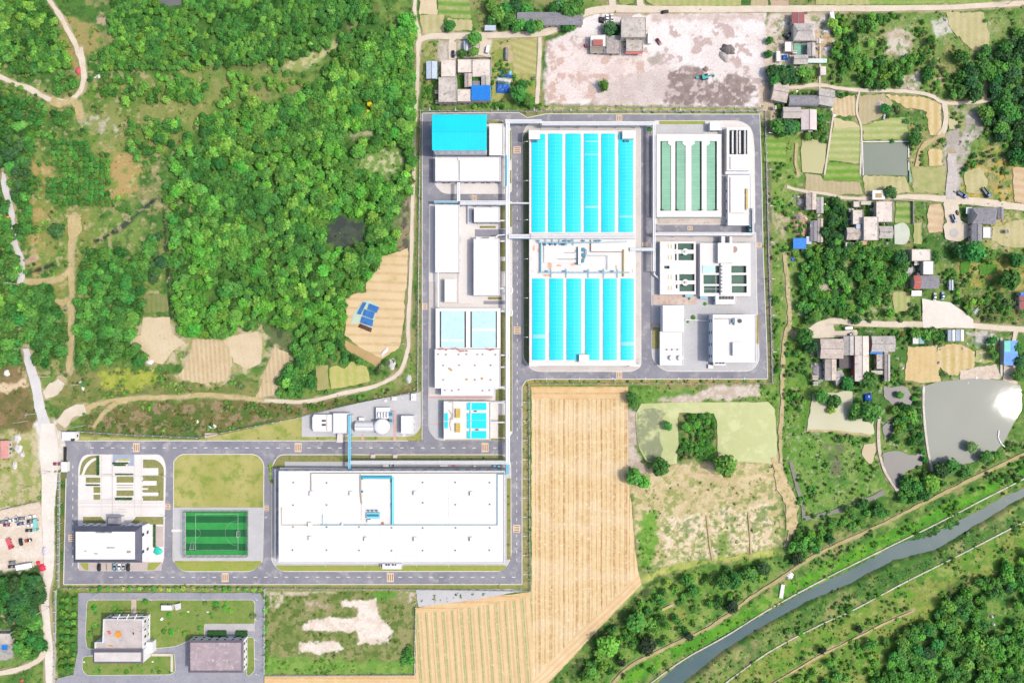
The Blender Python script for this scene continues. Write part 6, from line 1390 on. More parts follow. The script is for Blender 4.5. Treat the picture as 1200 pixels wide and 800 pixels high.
wall('low white wall beside the orange field track',[(424,320),(431,310),(436,304)],0.6,0.4,plain('pond_white',A(246,246,246),0.6))
def pole_proto():
 t=thing('utility_pole','concrete utility pole','utility pole',(0,0,0))
 mb=MB();mb.tube([(0,0,0),(0,0,10.5)],[.19,.11],8);part('pole',mb,mat('pole_concrete',A(226,222,216),None),t)
 mb=MB();mb.box(-1.3,1.3,-.08,.08,9.6,9.75);mb.box(-.9,.9,-.07,.07,8.8,8.92);part('crossarm',mb,steel,t)
 for x in(-1.2,0,1.2):
  mb=MB();mb.cyl(x,0,9.75 if x else 10.5,10.05 if x else 10.8,0.08,6);part('insulator',mb,lampm,t)
 return t
pp=pole_proto();fp=[True]
def pole(u,v,ang,label):
 o=pp if fp[0]else copy_tree(pp);fp[0]=False
 o.location=(*P(u,v)[:2],0);o.rotation_euler=(0,0,ang);o['label']=label;o['group']='utility poles by the lanes'
for u,v,ang,lab in((33,408,0.1,'utility pole at the top of the pale concrete road among trees'),(44,484,1.3,'utility pole where the concrete road widens above the works gate'),(59,710,0.7,'utility pole at the narrow bend of the concrete lane'),(58,441,0.2,'utility pole on the grass east of the concrete road'),(32,493,0.1,'utility pole over the brown field north of the red roofed house'),(97,450,0.3,'utility pole at the rough corner above the scrubland track'),(100,498,0.2,'utility pole over the scrub just north of the gatehouse'),(38,570,0.4,'utility pole on the grass bank south of the works gate'),(25,734,0.5,'utility pole in the dark grove by the corner yard'),(21,333,0.3,'utility pole at the south end of the wooded grey road'),(927,88,0.8,'utility pole among the dark trees behind the mint yard house'),(653,13,0.1,'utility pole beside the long grey barn'),(1181,5,0.3,'utility pole near the east end of the top lane'),(474,403,0.4,'utility pole on the dusty track beside the works fence'),(60,552,1.0,'utility pole nearest the works gate booth')):
 pole(u,v,ang,lab)
# -- village
tile_g=mat('grey_tile_roof',A(204,198,192,1.2),A(180,174,170,1.15),0.22,0.9,A(128,122,118),0.8,0.6,bump=0.3,stripes=[(0,.9,A(150,146,142),.35,.9,.3)])
tile_b=mat('brown_grey_roof',A(212,200,190,1.25),A(186,172,162,1.2),0.22,0.9,A(134,122,114),0.8,0.61,bump=0.3,stripes=[(PI/2,.9,A(150,140,132),.35,.9,.3)])
tile_d=mat('dark_tile_roof',A(146,146,156,1.1),A(160,158,162,1.1),0.3,0.9,A(112,112,120),0.9,0.58,bump=0.3,stripes=[(0,.9,A(120,120,128),.4,.9,.3)])
tile_r=mat('red_sheet_roof',A(168,104,104),A(158,96,98),0.3,0.8,None)
flat_c=mat('cement_roof',A(238,228,218,1.1),A(220,208,198,1.1),0.16,0.9,A(170,160,150),0.45,0.61,bump=0.2)
flat_g=mat('stained_cement_roof',A(212,204,196,1.15),A(188,180,172,1.1),0.2,0.9,A(136,130,124),0.6,0.59,bump=0.2)
pale_m=mat('pale_sheet_roof',A(206,220,236),A(192,208,228),0.4,0.6,None)
tarp_b=mat('blue_tarp',A(20,140,236),A(14,124,220),0.5,0.6,A(90,180,240),1.2,0.66)
tarp_d=mat('deep_blue_tarp',A(40,100,200),A(60,130,216),0.6,0.6,None)
vwall=mat('plaster_wall',A(226,218,208),A(206,198,188),0.4,0.9,A(180,172,164),0.9,0.62)
bwall=mat('brick_wall',A(190,150,132),A(176,138,122),0.6,0.9,None)
wood=plain('old_door_wood',A(110,86,70),0.7)
def gable(name,label,r,h,rise,roofm,wallm=None,along='x',hip=0.0,over=0.35,group=None,cat='house',edges=None):
 """house whose eaves outline is traced at height h; ridge runs along x or y (or along the first edge of a four point outline)"""
 q=quad(r,h)if len(r)==4 and not hasattr(r[0],'__len__')else[P(a[0],a[1],h)[:2]for a in r]
 if hasattr(r[0],'__len__'):
  q=q if area(q)>0 else[q[1],q[0],q[3],q[2]]
  along='e'
 c=cxy_of(q);t=thing(name,label,cat,(c[0],c[1],0),group)
 if along=='y':q=q[1:]+q[:1]
 wq=inset(q,over);A_,B_,C_,D_=[Vector(p)for p in q]
 m0=(D_+A_)/2;m1=(B_+C_)/2;d=(m1-m0);e0=m0+d*hip;e1=m1-d*hip
 mb=MB();mb.prism(wq,-0.3,h,top=False,bottom=False)
 w=[Vector(p)for p in wq]
 if hip==0:
  f0=(w[3]+w[0])/2;f1=(w[1]+w[2])/2;rr=rise*0.92
  mb.add([(w[3].x,w[3].y,h),(w[0].x,w[0].y,h),(f0.x,f0.y,h+rr)],[(0,1,2)]);mb.add([(w[1].x,w[1].y,h),(w[2].x,w[2].y,h),(f1.x,f1.y,h+rr)],[(0,1,2)])
 part('wall',mb,wallm or vwall,t)
 th=0.16;mb=MB()
 base=[(p.x,p.y,h)for p in(A_,B_,C_,D_)]+[(e0.x,e0.y,h+rise),(e1.x,e1.y,h+rise)]
 top=[(x,y,z+th)for x,y,z in base]
 faces=[(0,1,5,4),(2,3,4,5)]+([(3,0,4),(1,2,5)]if hip else[])
 mb.add(top,faces);mb.add(base,[f[::-1]for f in faces])
 lo=base+top;rim=[(0,1),(1,2),(2,3),(3,0)]if hip else[(0,1),(2,3),(1,5),(5,2),(3,4),(4,0)]
 mb.add(lo,[(a,b,b+6,a+6)for a,b in rim])
 rf=part('roof',mb,roofm,t)
 mb=MB();u=d.normalized();n_=Vector((u.y,-u.x));mid=(e0+e1)/2;mb.obox((mid.x,mid.y),u,n_,(e1-e0).length/2,0.18,h+rise+th-0.06,h+rise+th+0.12);part('ridge',mb,mat('ridge_tile',A(170,162,160),A(150,144,144),0.5),rf)
 windows(t,wq,(1.0,),3.2,1.0,1.1,edges=[0,2]if edges is None else edges,cap=10);door(t,wq,0,0.5,1.2,2.1,wood)
 return t
def fl(name,label,r,h,roofm=None,wallm=None,cat='house',par=0.3,win=True,group=None):
 t,q=flat(name,label,cat,r,h,wallm or vwall,roofm or flat_c,par,0.22,-0.3,group)
 if win:
  windows(t,q,[1.0+3.1*k for k in range(max(1,int(h/3.2)))],3.4,1.1,1.2,cap=14);door(t,q,0,0.35,1.2,2.1,wood)
 return t
def awning(name,label,r,z,m,cat='awning',tilt=0.3,posts=True,group=None):
 q=quad(r,z);c=cxy_of(q);t=thing(name,label,cat,(c[0],c[1],0),group);mb=MB()
 n=len(q);q=ccw(q);zs=[z,z,z+tilt,z+tilt]if n==4 else[z]*n
 mb.add([(p[0],p[1],zz)for p,zz in zip(q,zs)]+[(p[0],p[1],zz-.08)for p,zz in zip(q,zs)],[tuple(range(n)),tuple(reversed(range(n,2*n)))]+[(i,n+i,n+(i+1)%n,(i+1)%n)for i in range(n)])
 part('sheet',mb,m,t)
 if posts:
  for p,zz in zip(inset(q,0.15),zs):
   mb=MB();mb.tube([(p[0],p[1],-.3),(p[0],p[1],zz-.05)],0.06,5);part('post',mb,steel,t)
 return t
def heap(name,label,u,v,ru,rv,h,m,cat='heap',ang=0,seed=1,group=None):
 x,y,_=P(u,v);mb=MB();n=18;rg=random.Random(seed);ring_=[]
 rr=[0.8+0.4*rg.random()for _ in range(n)]
 vs=[];mrow=4
 for j in range(mrow):
  f=1-j/mrow*0.8;zz=h*(1-(1-j/mrow)**1.6)if j else-0.1
  for k in range(n):
   a=2*PI*k/n;rad=rr[k]*f*(1+0.1*rg.random());dx,dy=ru*S*rad*math.cos(a),rv*S*rad*math.sin(a)
   vs.append((x+dx*math.cos(ang)-dy*math.sin(ang),y+dx*math.sin(ang)+dy*math.cos(ang),zz+(0.12*h*rg.random()if j else 0)))
 vs.append((x,y,h))
 fs=[(j*n+k,j*n+(k+1)%n,(j+1)*n+(k+1)%n,(j+1)*n+k)for j in range(mrow-1)for k in range(n)]+[((mrow-1)*n+k,(mrow-1)*n+(k+1)%n,mrow*n)for k in range(n)]
 mb.add(vs,fs);return solo(name,mb,m,label,cat,group)
def tarp(label,r,z,m,sag=0.25,seed=2,name='tarpaulin',cat='tarpaulin',group=None):
 """a slack sheet over whatever it covers"""
 q=quad(r,z);rg=random.Random(seed);n=7;a,b,c,d=[Vector(p)for p in q];vs=[];
 hs=[[rg.uniform(-sag,sag)for _ in range(n+1)]for _ in range(n+1)]
 for i in range(n+1):
  for j in range(n+1):
   p=(a*(1-i/n)+b*(i/n))*(1-j/n)+(d*(1-i/n)+c*(i/n))*(j/n);edge=i in(0,n)or j in(0,n)
   vs.append((p.x,p.y,0.05 if edge else z+hs[i][j]))
 mb=MB();mb.add(vs,[(i*(n+1)+j,(i+1)*(n+1)+j,(i+1)*(n+1)+j+1,i*(n+1)+j+1)for i in range(n)for j in range(n)]);return solo(name,mb,m,label,cat,group)
gable('shed','pale blue metal shed west of the cement yard farm',(499.6,72,512.4,92.6),3.0,0.5,pale_m,None,'y')
fl('house','grey mottled flat house at the south west of the cement yard farm',(514,90.6,535,119.6),6.4,flat_g)
fl('house','long pale concrete roof at the north west of the cement yard farm',(517,70,534.4,90),3.4,flat_c)
fl('house','square stained roof with a dark rim north in the cement yard farm',(536.4,69.6,553,85),3.6,flat_c)
fl('house','widest pale flat roof on the north east of the cement yard farm',(553.6,69.6,575,90),3.6,flat_c)
gable('house','small brown grey lean roof in the middle of the cement yard farm',(544.4,86.4,553,102.6),3.6,0.7,tile_b,None,'y')
fl('house','pale south block between grey house and blue roof',(536,104.6,552,119),5.6,flat_c)
gable('house','brown grey tiled wing above the bright blue roof',(564,89,574.6,100.4),4.6,0.7,tile_g,None,'y')
t=fl('house','house under a bright blue sheet roof at the cement yard farm',(552.4,100,575,117.6),6.2,tarp_b,None,'house',0.0)
mb=MB();pbox(mb,(553.6,95,562.6,100),0,3.4);solo('shed',mb,tile_d,'dark grey shed roof just above the bright blue roof','shed')
gable('hut','small blue grey hut between two round trees on the top lane',(543.4,48.4,548.6,60),2.6,0.4,pale_m,None,'y')
gable('barn','very long grey tiled barn along the top lane',(606,14.6,683,29.6),4.0,1.4,tile_d,None,'x')
awning('awning','pale awning with blue goods at the bend of the top lane',(568,30,581,36),2.6,pale_m)
tarp('pale blue sheet, topmost of the garden tarpaulins',[(587,80),(600,83),(599,88),(586,86)],0.8,mat('aqua_tarp',A(170,220,240),A(90,190,230),0.5,0.6),0.2,3)
tarp('middle blue sheet of the garden tarpaulins',[(585,86),(602,88.4),(602,91),(584,89.6)],0.9,tarp_d,0.2,4)
tarp('white sheet among the garden tarpaulins',[(580,90),(600,93),(598,97),(580,94)],0.7,plain('white_sheet',A(226,232,236),0.6),0.2,5)
tarp('large dark blue sheet at the south of the garden tarpaulins',[(581,97),(597,98),(597,109),(581,108.4)],0.9,tarp_d,0.3,6)
tarp('dark green sheet tucked north of the large dark blue one',[(581,94.6),(592,95.6),(592,99),(582,98.4)],1.3,plain('green_sheet',A(70,110,110),0.6),0.2,6)
mb=MB();barrel(mb,(590.6,56,595.6,71),0.0,2.0,8,'y');solo('polytunnel',mb,mat('tunnel_film',A(150,150,150),A(120,126,124),0.6,0.5),'small grey polytunnel in the farm garden','polytunnel')
fl('house','tall mottled grey flat roofed house at the gravel dump',(728.2,20.4,757,43.6),7.5,flat_g)
fl('house','long pale house with a red awning at the gravel dump',(734,46,754,60),4.2,flat_g)
awning('awning','red canvas awning on the south of the gravel dump house',(733,60.4,753,63.4),3.0,plain('red_canvas',A(220,110,104),0.6))
fl('house','ruined roof strewn with scrap beside the gravel dump house',(711,42,727,62.4),3.4,mat('scrap_roof',A(186,176,172),A(150,146,146),0.5,0.95,A(226,214,206),1.0,0.56,bump=0.4))
fl('house','bright white roofed house on the west of the gravel dump yard',(692,41,710.4,54.6),3.6,white_r)
mb=MB();pbox(mb,(695,46.4,706.6,53.2),3.4,4.6);solo('roof_shed',mb,plain('dull_red',A(190,104,100),0.7),'dull red shed standing on the bright white roof','shed')
fl('shed','mossy low shed below the white roof of the gravel dump yard',(692,55,710.6,62),2.6,mat('mossy_roof',A(150,146,130),A(170,164,150),0.5),None,'shed')
tarp('black sheet heap beside two white cars',[(702,19),(708.6,19.6),(708,27),(702,26)],1.2,black_m,0.4,3)
heap('gravel_heap','dark gravel heap on the pale dump lot',853,58,8.4,6,2.4,mat('dark_gravel',A(140,134,130),A(120,116,114),0.8,0.95,A(166,158,152),1.5,0.6,bump=0.6),'heap',-0.3,3)
heap('gravel_heap','pale sand heap beside the dark gravel heap',848.6,67,7.6,4.6,1.4,mat('pale_gravel',A(206,198,192),A(190,180,176),0.8,0.95,None,bump=0.6),'heap',-0.6,4)
heap('soil_heap','small brown soil heap just above the teal excavator',827,81.6,3.4,2.8,1.0,mat('brown_heap',A(150,130,126),A(170,150,144),0.8),'heap',0,5)
heap('parasol_heap','dark red bundle west of the white roofed house',686,54,2.0,2.4,1.2,plain('maroon',A(170,90,110),0.7),'heap',0,6)
gable('shed','dull red sheet roofed shed on the top lane',(928,15,942.6,29.6),3.6,0.3,tile_r,None,'y')
gable('house','hip roofed brown grey house south of the red shed',(929.6,27.6,954.8,48),4.6,1.5,tile_g,None,'x',0.18)
gable('house','brown grey tiled wing east of the mint green yard',(946,50.4,955.4,66.6),3.4,0.9,tile_g,None,'y')
gable('house','grey tiled wing south of the mint green yard',(929.8,64.4,946.4,75.6),3.6,1.0,tile_g,None,'x')
mb=MB();pbox(mb,(930.4,52,946,64),0,0.3);solo('courtyard_floor',mb,mat('mint_floor',A(150,216,186),A(130,190,170),0.4),'mint green courtyard floor between brown grey roofs','courtyard')
awning('awning','mint and white striped long awning south of the mint yard house',(946.6,69,969,73.8),2.8,mat('mint_sheet',A(190,226,216),A(226,236,236),0.5,0.6))
fl('shed','small white flat shed west of the mint green yard',(919.8,49,928.4,60.6),3.0,white_r,None,'shed')
tarp('blue sheet heap at the west corner of the mint yard house',[(917,64),(923,63),(924,69),(917,70)],1.2,tarp_d,0.3,8)
tarp('white canvas sheet at the south of the ochre garden',[(964,56),(972,54),(977,56),(969,61)],0.7,plain('white_canvas',A(244,246,246),0.6),0.2,9)
tarp('white canvas sheet at the north of the ochre garden',[(963,35),(973,35),(973,39),(964,38)],0.7,plain('white_canvas',A(244,246,246),0.6),0.2,10)
for k,(u,v)in enumerate(((919,42),(922,45),(926,40))):heap('bin_bag','black rubbish bag beside the hip roofed house',u,v,2.2,2.2,1.1,black_m,'rubbish bag',0,k,'black bags by the hip roofed house')
mb=MB();pbox(mb,(961.4,78,968,88),0,2.4);solo('hut',mb,flat_c,'tiny pale hut beside the thin white garden path','hut')
mb=MB();pbox(mb,(910,60,914.4,72),0,2.2);solo('hut',mb,white_r,'tiny white hut above the dark grove of the dump road','hut')
gable('house','pinkish grey gabled house tilted at the dump road bend',[(907,96.4),(924.4,98.8),(921.6,121),(903.6,117)],4.0,1.3,tile_b)
mb=MB();t=thing('barn','dark grey curved barrel roofed barn','barn',(*P(941,117,3)[:2],0));pbox(mb,(924.6,111.6,959,123.6),-.3,2.8);part('wall',mb,vwall,t)
mb=MB();barrel(mb,(924.4,111,959.2,124),2.8,5.0,10,'x');part('roof',mb,tile_d,t)
gable('house','grey square roofed house east of the barrel roofed barn',[(959.6,103.6),(978.6,106),(976,125.6),(957.6,122)],3.8,1.2,tile_g)
gable('house','pale grey long roof south of the barrel roofed barn',(917.4,125.6,938.4,138.8),3.6,1.0,mat('pale_tile',A(216,206,198),A(200,190,184),0.2,0.9,A(176,170,166),0.6,0.62,bump=0.3),None,'x')
gable('house','pinkish white cracked roof by the olive pond',(938.8,128.6,957,152.4),4.0,0.9,mat('cracked_white_roof',A(236,222,220),A(222,206,204),0.2,0.9,A(150,140,140),0.5,0.68),None,'y')
heap('rubble_heap','white rubble at the east end of the barrel barn lane',985,111,4,3,0.8,white_r,'heap',0,9)
tarp('white triangular sheet beside the dug bean plot',[(975,133),(981,134),(978.4,138.4),(976,137)],0.6,plain('white_canvas',A(244,246,246),0.6),0.1,11)
tarp('white sheet beside the straw bed north of the square pond',[(1036,132),(1039,133),(1037.6,140),(1035,139)],0.6,plain('white_canvas',A(244,246,246),0.6),0.1,12)
heap('rubble_heap','pale rubble pile among weeds north of the square pond',1032,124,5,7,0.7,mat('village_rubble',A(216,206,196),A(186,170,160),0.8,0.95,A(236,230,226),1.2,0.6,bump=0.6),'heap',0.4,10)
gable('house','narrow pinkish roof with broken edge by the debris yard',(944.6,226,956.6,246),3.4,0.9,tile_b,None,'y')
gable('house','small grey lean roof on the east of the debris yard',(956.8,231,965,250),2.8,0.5,tile_g,None,'y')
gable('shed','long narrow grey shed south of the debris yard houses',(949.4,258.6,957.6,283),3.0,0.6,tile_d,None,'y');gable('shed','long narrow tan shed against the long grey shed',(958,256,964.4,284),2.4,0.4,tile_b,None,'y')
awning('awning','bright blue sheet roof at the south of the debris yard',(929.4,279,944.6,291.6),2.8,tarp_b)
fl('shed','small white shed beside the bright blue sheet roof',(945,277,951,286),2.6,pale_m,None,'shed',0.0)
heap('scrap_heap','brown scrap heap filling the debris yard',937,264,9,15,0.9,mat('brown_scrap',A(206,170,136),A(176,140,112),0.4,0.95,A(232,206,180),0.9,0.56,bump=0.6),'heap',0,11)
heap('scrap_heap','grey rubble around the broken roof of the debris yard',939,237,5.4,5.4,1.2,mat('grey_rubble',A(190,184,182),A(150,146,148),0.8,0.95,A(226,222,220),1.2,0.6,bump=0.6),'heap',0,12)
tarp('small blue sheet on the path below the debris yard',[(927,302),(931,301),(931.4,306),(927.6,306)],0.5,tarp_d,0.1,13)
fl('house','pinkish flat concrete roof under the white roofed kiosk',(1027,236,1046.6,260),5.0,flat_c)
fl('shed','small white roofed shed at the north west of the big courtyard',(1000.4,236,1008,242.6),3.0,flat_c,None,'shed')
fl('house','pale flat roof with a pinkish tint in the middle of the big courtyard',(999.6,246,1011.6,262.6),4.6,flat_c)
fl('house','tallest pale flat roof of the big courtyard',(1012.4,254,1029.6,281.4),6.6,flat_c)
gable('house','grey brown gable at the south west of the big courtyard',(992,266.6,1012,281),4.0,1.0,tile_b,None,'x')
gable('house','grey tiled gable on the east of the big courtyard',(1030,265,1046,279.4),3.6,1.0,tile_g,None,'x')
fl('shed','tiny pale shed south west of the big courtyard',(991,284,1002,292),2.6,flat_c,None,'shed')
awning('awning','orange brown sheet awning south of the big courtyard',(1003.6,281.8,1022,287.4),2.6,mat('orange_sheet',A(226,176,124),A(216,196,170),0.4))
awning('awning','pale canvas awning between the small courtyard roofs',(1009,236,1021,240),2.4,mat('canvas_pale',A(226,220,206),None))
t=fl('kiosk','white square roof with a brown centre on the village lane',(1022.4,223,1037,234),3.2,white_r,None,'kiosk',0.0)
mb=MB();pbox(mb,(1026.6,226.6,1033.4,231.6),3.2,3.5);part('roof_patch',mb,mat('ochre_patch',A(206,176,120),None),t)
mb=MB();mb.prism([P(1057+9*math.cos(a*PI/9),274+13*math.sin(a*PI/9))[:2]for a in range(-5,6)]+[P(1048,286)[:2],P(1047.6,264)[:2]],0,0.35);solo('courtyard_floor',mb,mat('pale_green_floor',A(216,222,206),A(206,214,196),0.2),'rounded pale green yard east of the big courtyard','courtyard')
fl('shed','pale blue and white tank shed inside the big courtyard',(1003.4,263,1009,268),4.8,pale_m,None,'shed',0.0,False)
gable('house','large dark slate hip roofed house by the round grey floor',[(1139,243.4),(1168.6,243.4),(1166.4,263),(1139,262)],4.4,1.8,tile_d,None,'x',0.14)
gable('house','small slate roof joined to the east of the large slate house',(1168.8,242.6,1176,257),3.4,0.7,tile_d,None,'y')
gable('house','slate south wing of the large slate house',(1138.4,262.6,1150.6,283),3.6,1.0,tile_d,None,'y')
fl('shed','white gabled shed below the large slate house',(1152,266,1162,279),3.0,white_r,None,'shed')
awning('awning','white round edged canopy north west of the large slate house',(1132,243,1139,250.4),2.4,plain('white_canvas',A(244,246,246),0.6))
fl('house','flat pinkish concrete house in the shade of village trees',(1068.6,292,1091,305.6),5.0,flat_c)
fl('house','white plastered block with two dark vents in the village',(1082,306,1094.6,321.6),5.4,white_r)
t=gable('house','grey roofed house with one bright red end slope',(1071,323,1099.6,338.4),4.2,1.2,tile_d,None,'x')
mb=MB();a_,b_=P(1071,323,4.2),P(1079,338.4,4.2);mb.box(a_[0]-.1,b_[0],b_[1]-.05,(a_[1]+b_[1])/2,4.4,4.55)if False else None
q_=quad((1070.6,322.8,1078.6,338.6),4.5);ym=(q_[0][1]+q_[2][1])/2;x0=min(p[0]for p in q_);x1=max(p[0]for p in q_);ya=min(p[1]for p in q_);yb=max(p[1]for p in q_)
mb=MB();mb.add([(x0,ya,4.44),(x1,ya,4.44),(x1,ym,5.66),(x0,ym,5.66),(x0,yb,4.44),(x1,yb,4.44)],[(0,1,2,3),(3,2,5,4)]);part('red_slope',mb,mat('red_tile',A(206,110,96),A(190,100,90),0.4),t)
awning('awning','white sheet awning in front of the red ended house',(1068,340.4,1080,346.8),2.6,white_r)
heap('rubble_heap','white rubble heap beside the plastered block',1066,316,6.5,5.4,1.0,mat('white_rubble',A(232,230,228),A(200,196,194),0.8,0.95,None,bump=0.6),'heap',0,14)
gable('hut','small pale hut in the gardens east of the red ended house',(1112,328,1117,340),2.2,0.4,pale_m,None,'y')
tarp('pale fallen sheet in the weeds north east of the village square',[(1138,366),(1146,360),(1149,364),(1141,370)],0.6,plain('white_sheet',A(226,232,236),0.6),0.3,14)
fl('house','house with a half blue half red roof at the east edge',(1194.6,342,1203,362),3.2,tile_r,None,'house',0.0)
tarp('bright blue sheet on the half red roof at the east edge',[(1195,342),(1202,342),(1202,347),(1195,347)],3.6,tarp_b,0.05,15)
gable('house','widest stained brown grey roof of the southern farm',(961,397,988,420),5.0,1.2,tile_b,None,'x')
gable('house','stained grey roof between the widest roof and the red edged one',(988.4,393.6,1001,416),4.6,0.9,tile_g,None,'y')
gable('house','long pale roof with red edges in the southern farm',[(1001.6,393.6),(1015,393.6),(1019.4,446.6),(1004.6,446.6)][::-1]if False else(1001.6,393.6,1018,446.6),5.2,0.8,flat_c,mat('red_painted_wall',A(206,120,110),A(190,104,96),0.4),'y')
gable('house','grey brown wing with patched tiles west of the dark courtyard',(966.6,420.6,980,445.6),4.0,1.0,tile_b,None,'y')
gable('house','small grey crooked roof south of the dark courtyard',[(976,436),(986,433),(990,444),(980,452)],3.2,0.8,tile_g)
mb=MB();pbox(mb,(983.6,417,999.4,431.4),0,2.4);solo('shed',mb,mat('dark_sheet',A(116,108,110),A(100,94,96),0.4),'dark flat shed roof in the courtyard of the southern farm','shed')
gable('house','stained grey square roof on the east of the southern farm',(1021,393.6,1048.6,412),4.6,1.1,tile_g,None,'x')
fl('shed','pale flat shed below the bright blue strip of the southern farm',(1027.4,415,1035,432),3.2,flat_g,None,'shed')
awning('awning','bright blue strip awning below the stained square roof',(1019.6,410.8,1034.6,414.6),3.0,tarp_b)
gable('shed','narrow grey shed on the far east of the southern farm',(1036.4,415,1043,446.4),3.0,0.6,tile_g,None,'y')
fl('shed','low grey lean to at the south of the blue strip yard',(1021,434,1036,438.6),2.6,flat_g,None,'shed')
heap('scrap_heap','grey and white scrap heap west of the southern farm',959,436,6,14,1.2,MATS['grey_rubble'],'heap',0,15)
tarp('vivid blue sheet under trees south of the southern farm',[(1012.6,462),(1022,460),(1023,470),(1013.6,472)],1.4,mat('vivid_tarp',A(14,80,210),A(30,110,226),0.6),0.3,16)
heap('white_bundle','white bundle lying on the vivid blue sheet',1016,464,2.2,2,2.4,white_r,'bundle',0,17)
tarp('orange cover in the garden east of the southern farm',[(1057,389),(1062,389),(1062,394),(1057,394)],1.2,MATS['orange_cloth'],0.3,18)
for r,lab,m2 in(((1069.6,390,1083,402.8),'shed with one white and one teal roof slope',mat('teal_sheet',A(140,196,190),None)),((1110.6,386.4,1119,399.4),'white roofed shed, the one beside the dark hedge',pale_m),((1119.8,386.4,1129.4,399.4),'white roofed shed, the one beside the rubble lot',pale_m)):
 t=gable('shed',lab,r,3.0,0.6,white_r,None,'y')
 q_=quad(r,3.0);xm=(q_[0][0]+q_[1][0])/2;xe=(max(p[0]for p in q_)if m2 is not pale_m else min(p[0]for p in q_));ya=min(p[1]for p in q_);yb=max(p[1]for p in q_)
 v_=[(xm,ya,3.78),(xe,ya,3.18),(xe,yb,3.18),(xm,yb,3.78)];mb=MB();mb.add(v_,[(0,1,2,3)if xe>xm else(3,2,1,0)]);part('coloured_slope',mb,m2,t)
t=thing('shed','long bright blue roofed shed with a green corner by the grey fish pond','shed',(*P(1184.5,414)[:2],0))
mb=MB();pbox(mb,(1177,399.6,1192.6,427.6),-.3,3.4);part('wall',mb,vwall,t)
mb=MB();pbox(mb,(1176.6,399,1193,428),3.4,3.6);part('roof',mb,mat('sea_blue_roof',A(26,130,220),A(60,160,230),0.3,0.5),t)
mb=MB();pbox(mb,(1177,399.4,1184,412),3.6,3.7);part('green_sheet',mb,mat('sea_green_sheet',A(60,200,170),A(90,210,200),0.5,0.5),t)
wall('white curved pier at the south east of the grey fish pond',[(1170,504),(1169,512),(1173,520),(1178,524)],0.6,0.6,plain('pond_white',A(246,246,246),0.6),'pier')
rc=random.Random(77)
def clutter(area_,n,place,shed_n=0):
 u0,v0,u1,v1=area_
 for k in range(shed_n):
  u,v=rc.uniform(u0,u1),rc.uniform(v0,v1);w,d=rc.uniform(3.5,7),rc.uniform(3,6);z=rc.uniform(2.0,2.8)
  gable('lean_to','small weathered lean to roof in '+place,(u,v,u+w,v+d),z+rc.uniform(0,.4),0.35,rc.choice([tile_g,tile_b,tile_d,flat_c]),None,rc.choice('xy'),group='lean to roofs in '+place,cat='shed',edges=[])
 for k in range(n):
  heap('scrap_pile','small pile of scrap lying about in '+place,rc.uniform(u0,u1),rc.uniform(v0,v1),rc.uniform(1,2.4),rc.uniform(1,2.4),rc.uniform(.4,.9),rc.choice([MATS['grey_rubble'],MATS['white_rubble'],MATS['brown_scrap'],white_r]),'scrap',rc.uniform(0,3),rc.randrange(99),'scrap piles in '+place)
clutter((990,233,1048,290),16,'the big courtyard',4);clutter((948,394,1048,452),22,'the southern farm',5);clutter((928,228,966,296),14,'the debris yard',3)
clutter((914,30,976,76),14,'the mint yard farm',3);clutter((904,98,980,154),12,'the barrel roof farm',3);clutter((1060,296,1082,336),12,'the red ended house yard',3)
clutter((690,40,758,66),14,'the gravel dump yard',2);clutter((500,68,578,122),12,'the cement yard farm',2);clutter((1054,386,1172,450),14,'the eastern sheds',0);clutter((1130,256,1180,300),8,'the slate house yard',1)
for k,u in enumerate((640,648,656,664,672)):
 pipe_run('pipe_run',[(u,278.6),(u,284),(u,287.5)],0.22,hb+1.0,plain('mid_blue_pipe',A(150,214,236),0.4),'short pale blue drop pipe in the row west on the tank middle deck')
 bpy.data.objects[LAST[0]]["group"]='drop pipes on the tank deck'
for k,u in enumerate((646,664,690,708,724)):
 pipe_run('pipe_run',[(u,315),(u,325.6)],0.2,hb+0.8,plain('mid_blue_pipe',A(150,214,236),0.4),'short pale blue drop pipe in the row above the southern vaults');bpy.data.objects[LAST[0]]["group"]='drop pipes above the southern vaults'
pipe_run('pipe_run',[(662,296),(674,296)],0.22,hb+1.0,steel,'thin grey pipe to the blower, upper one');pipe_run('pipe_run',[(654,303.6),(674,303.6)],0.22,hb+1.0,steel,'thin grey pipe to the blower, lower one')
pipe_run('pipe_run',[(690,299.6),(712,299.6),(712,316)],0.22,hb+0.9,pipe_lb,'pale bent pipe east of the blower on the tank deck')
for k,(u,v,w,d,h_,m_)in enumerate(((452,545.6,7,3.4,1.4,pave_c),(457.6,545.4,1.6,2.6,2.2,steel),(462.4,545.4,1.6,2.6,2.2,steel),(520,545.4,9,1.6,1.0,white_r),(531.6,545.2,4,1.4,0.9,redm),(579,546.2,3,2.4,1.6,MATS['cabinet_blue']),(584.6,546.2,3,2.4,1.6,MATS['cabinet_blue']),(556,546,3,2,1.2,white_r))):
 mb=MB();pbox(mb,(u-w/2,v-d/2,u+w/2,v+d/2),0.37,h_);pbox(mb,(u-w/2.6,v-d/2.6,u+w/2.6,v+d/2.6),h_,h_+.15)
 solo('service_box',mb,m_,'low machine box in the service strip between long pipe rack and great hall','box','machine boxes north of the great hall')
gable('house','faded red roofed house at the west edge',(-6,516,9.6,537),3.6,0.8,mat('faded_red_roof',A(226,160,150),A(206,150,142),0.4),None,'y')
for k,(u,v,a_,b2)in enumerate(((20,514,4,5),(21,526,5,5.4),(26,532,3,3),(17,545,2.6,5))):heap('rubble_heap',('white rubble pile, northernmost beside the faded red roof','largest white rubble pile beside the faded red roof','small pale pile east of the largest rubble pile','thin pale pile south of the faded red roof')[k],u,v,a_,b2,0.9,MATS['white_rubble'],'heap',0,20+k)
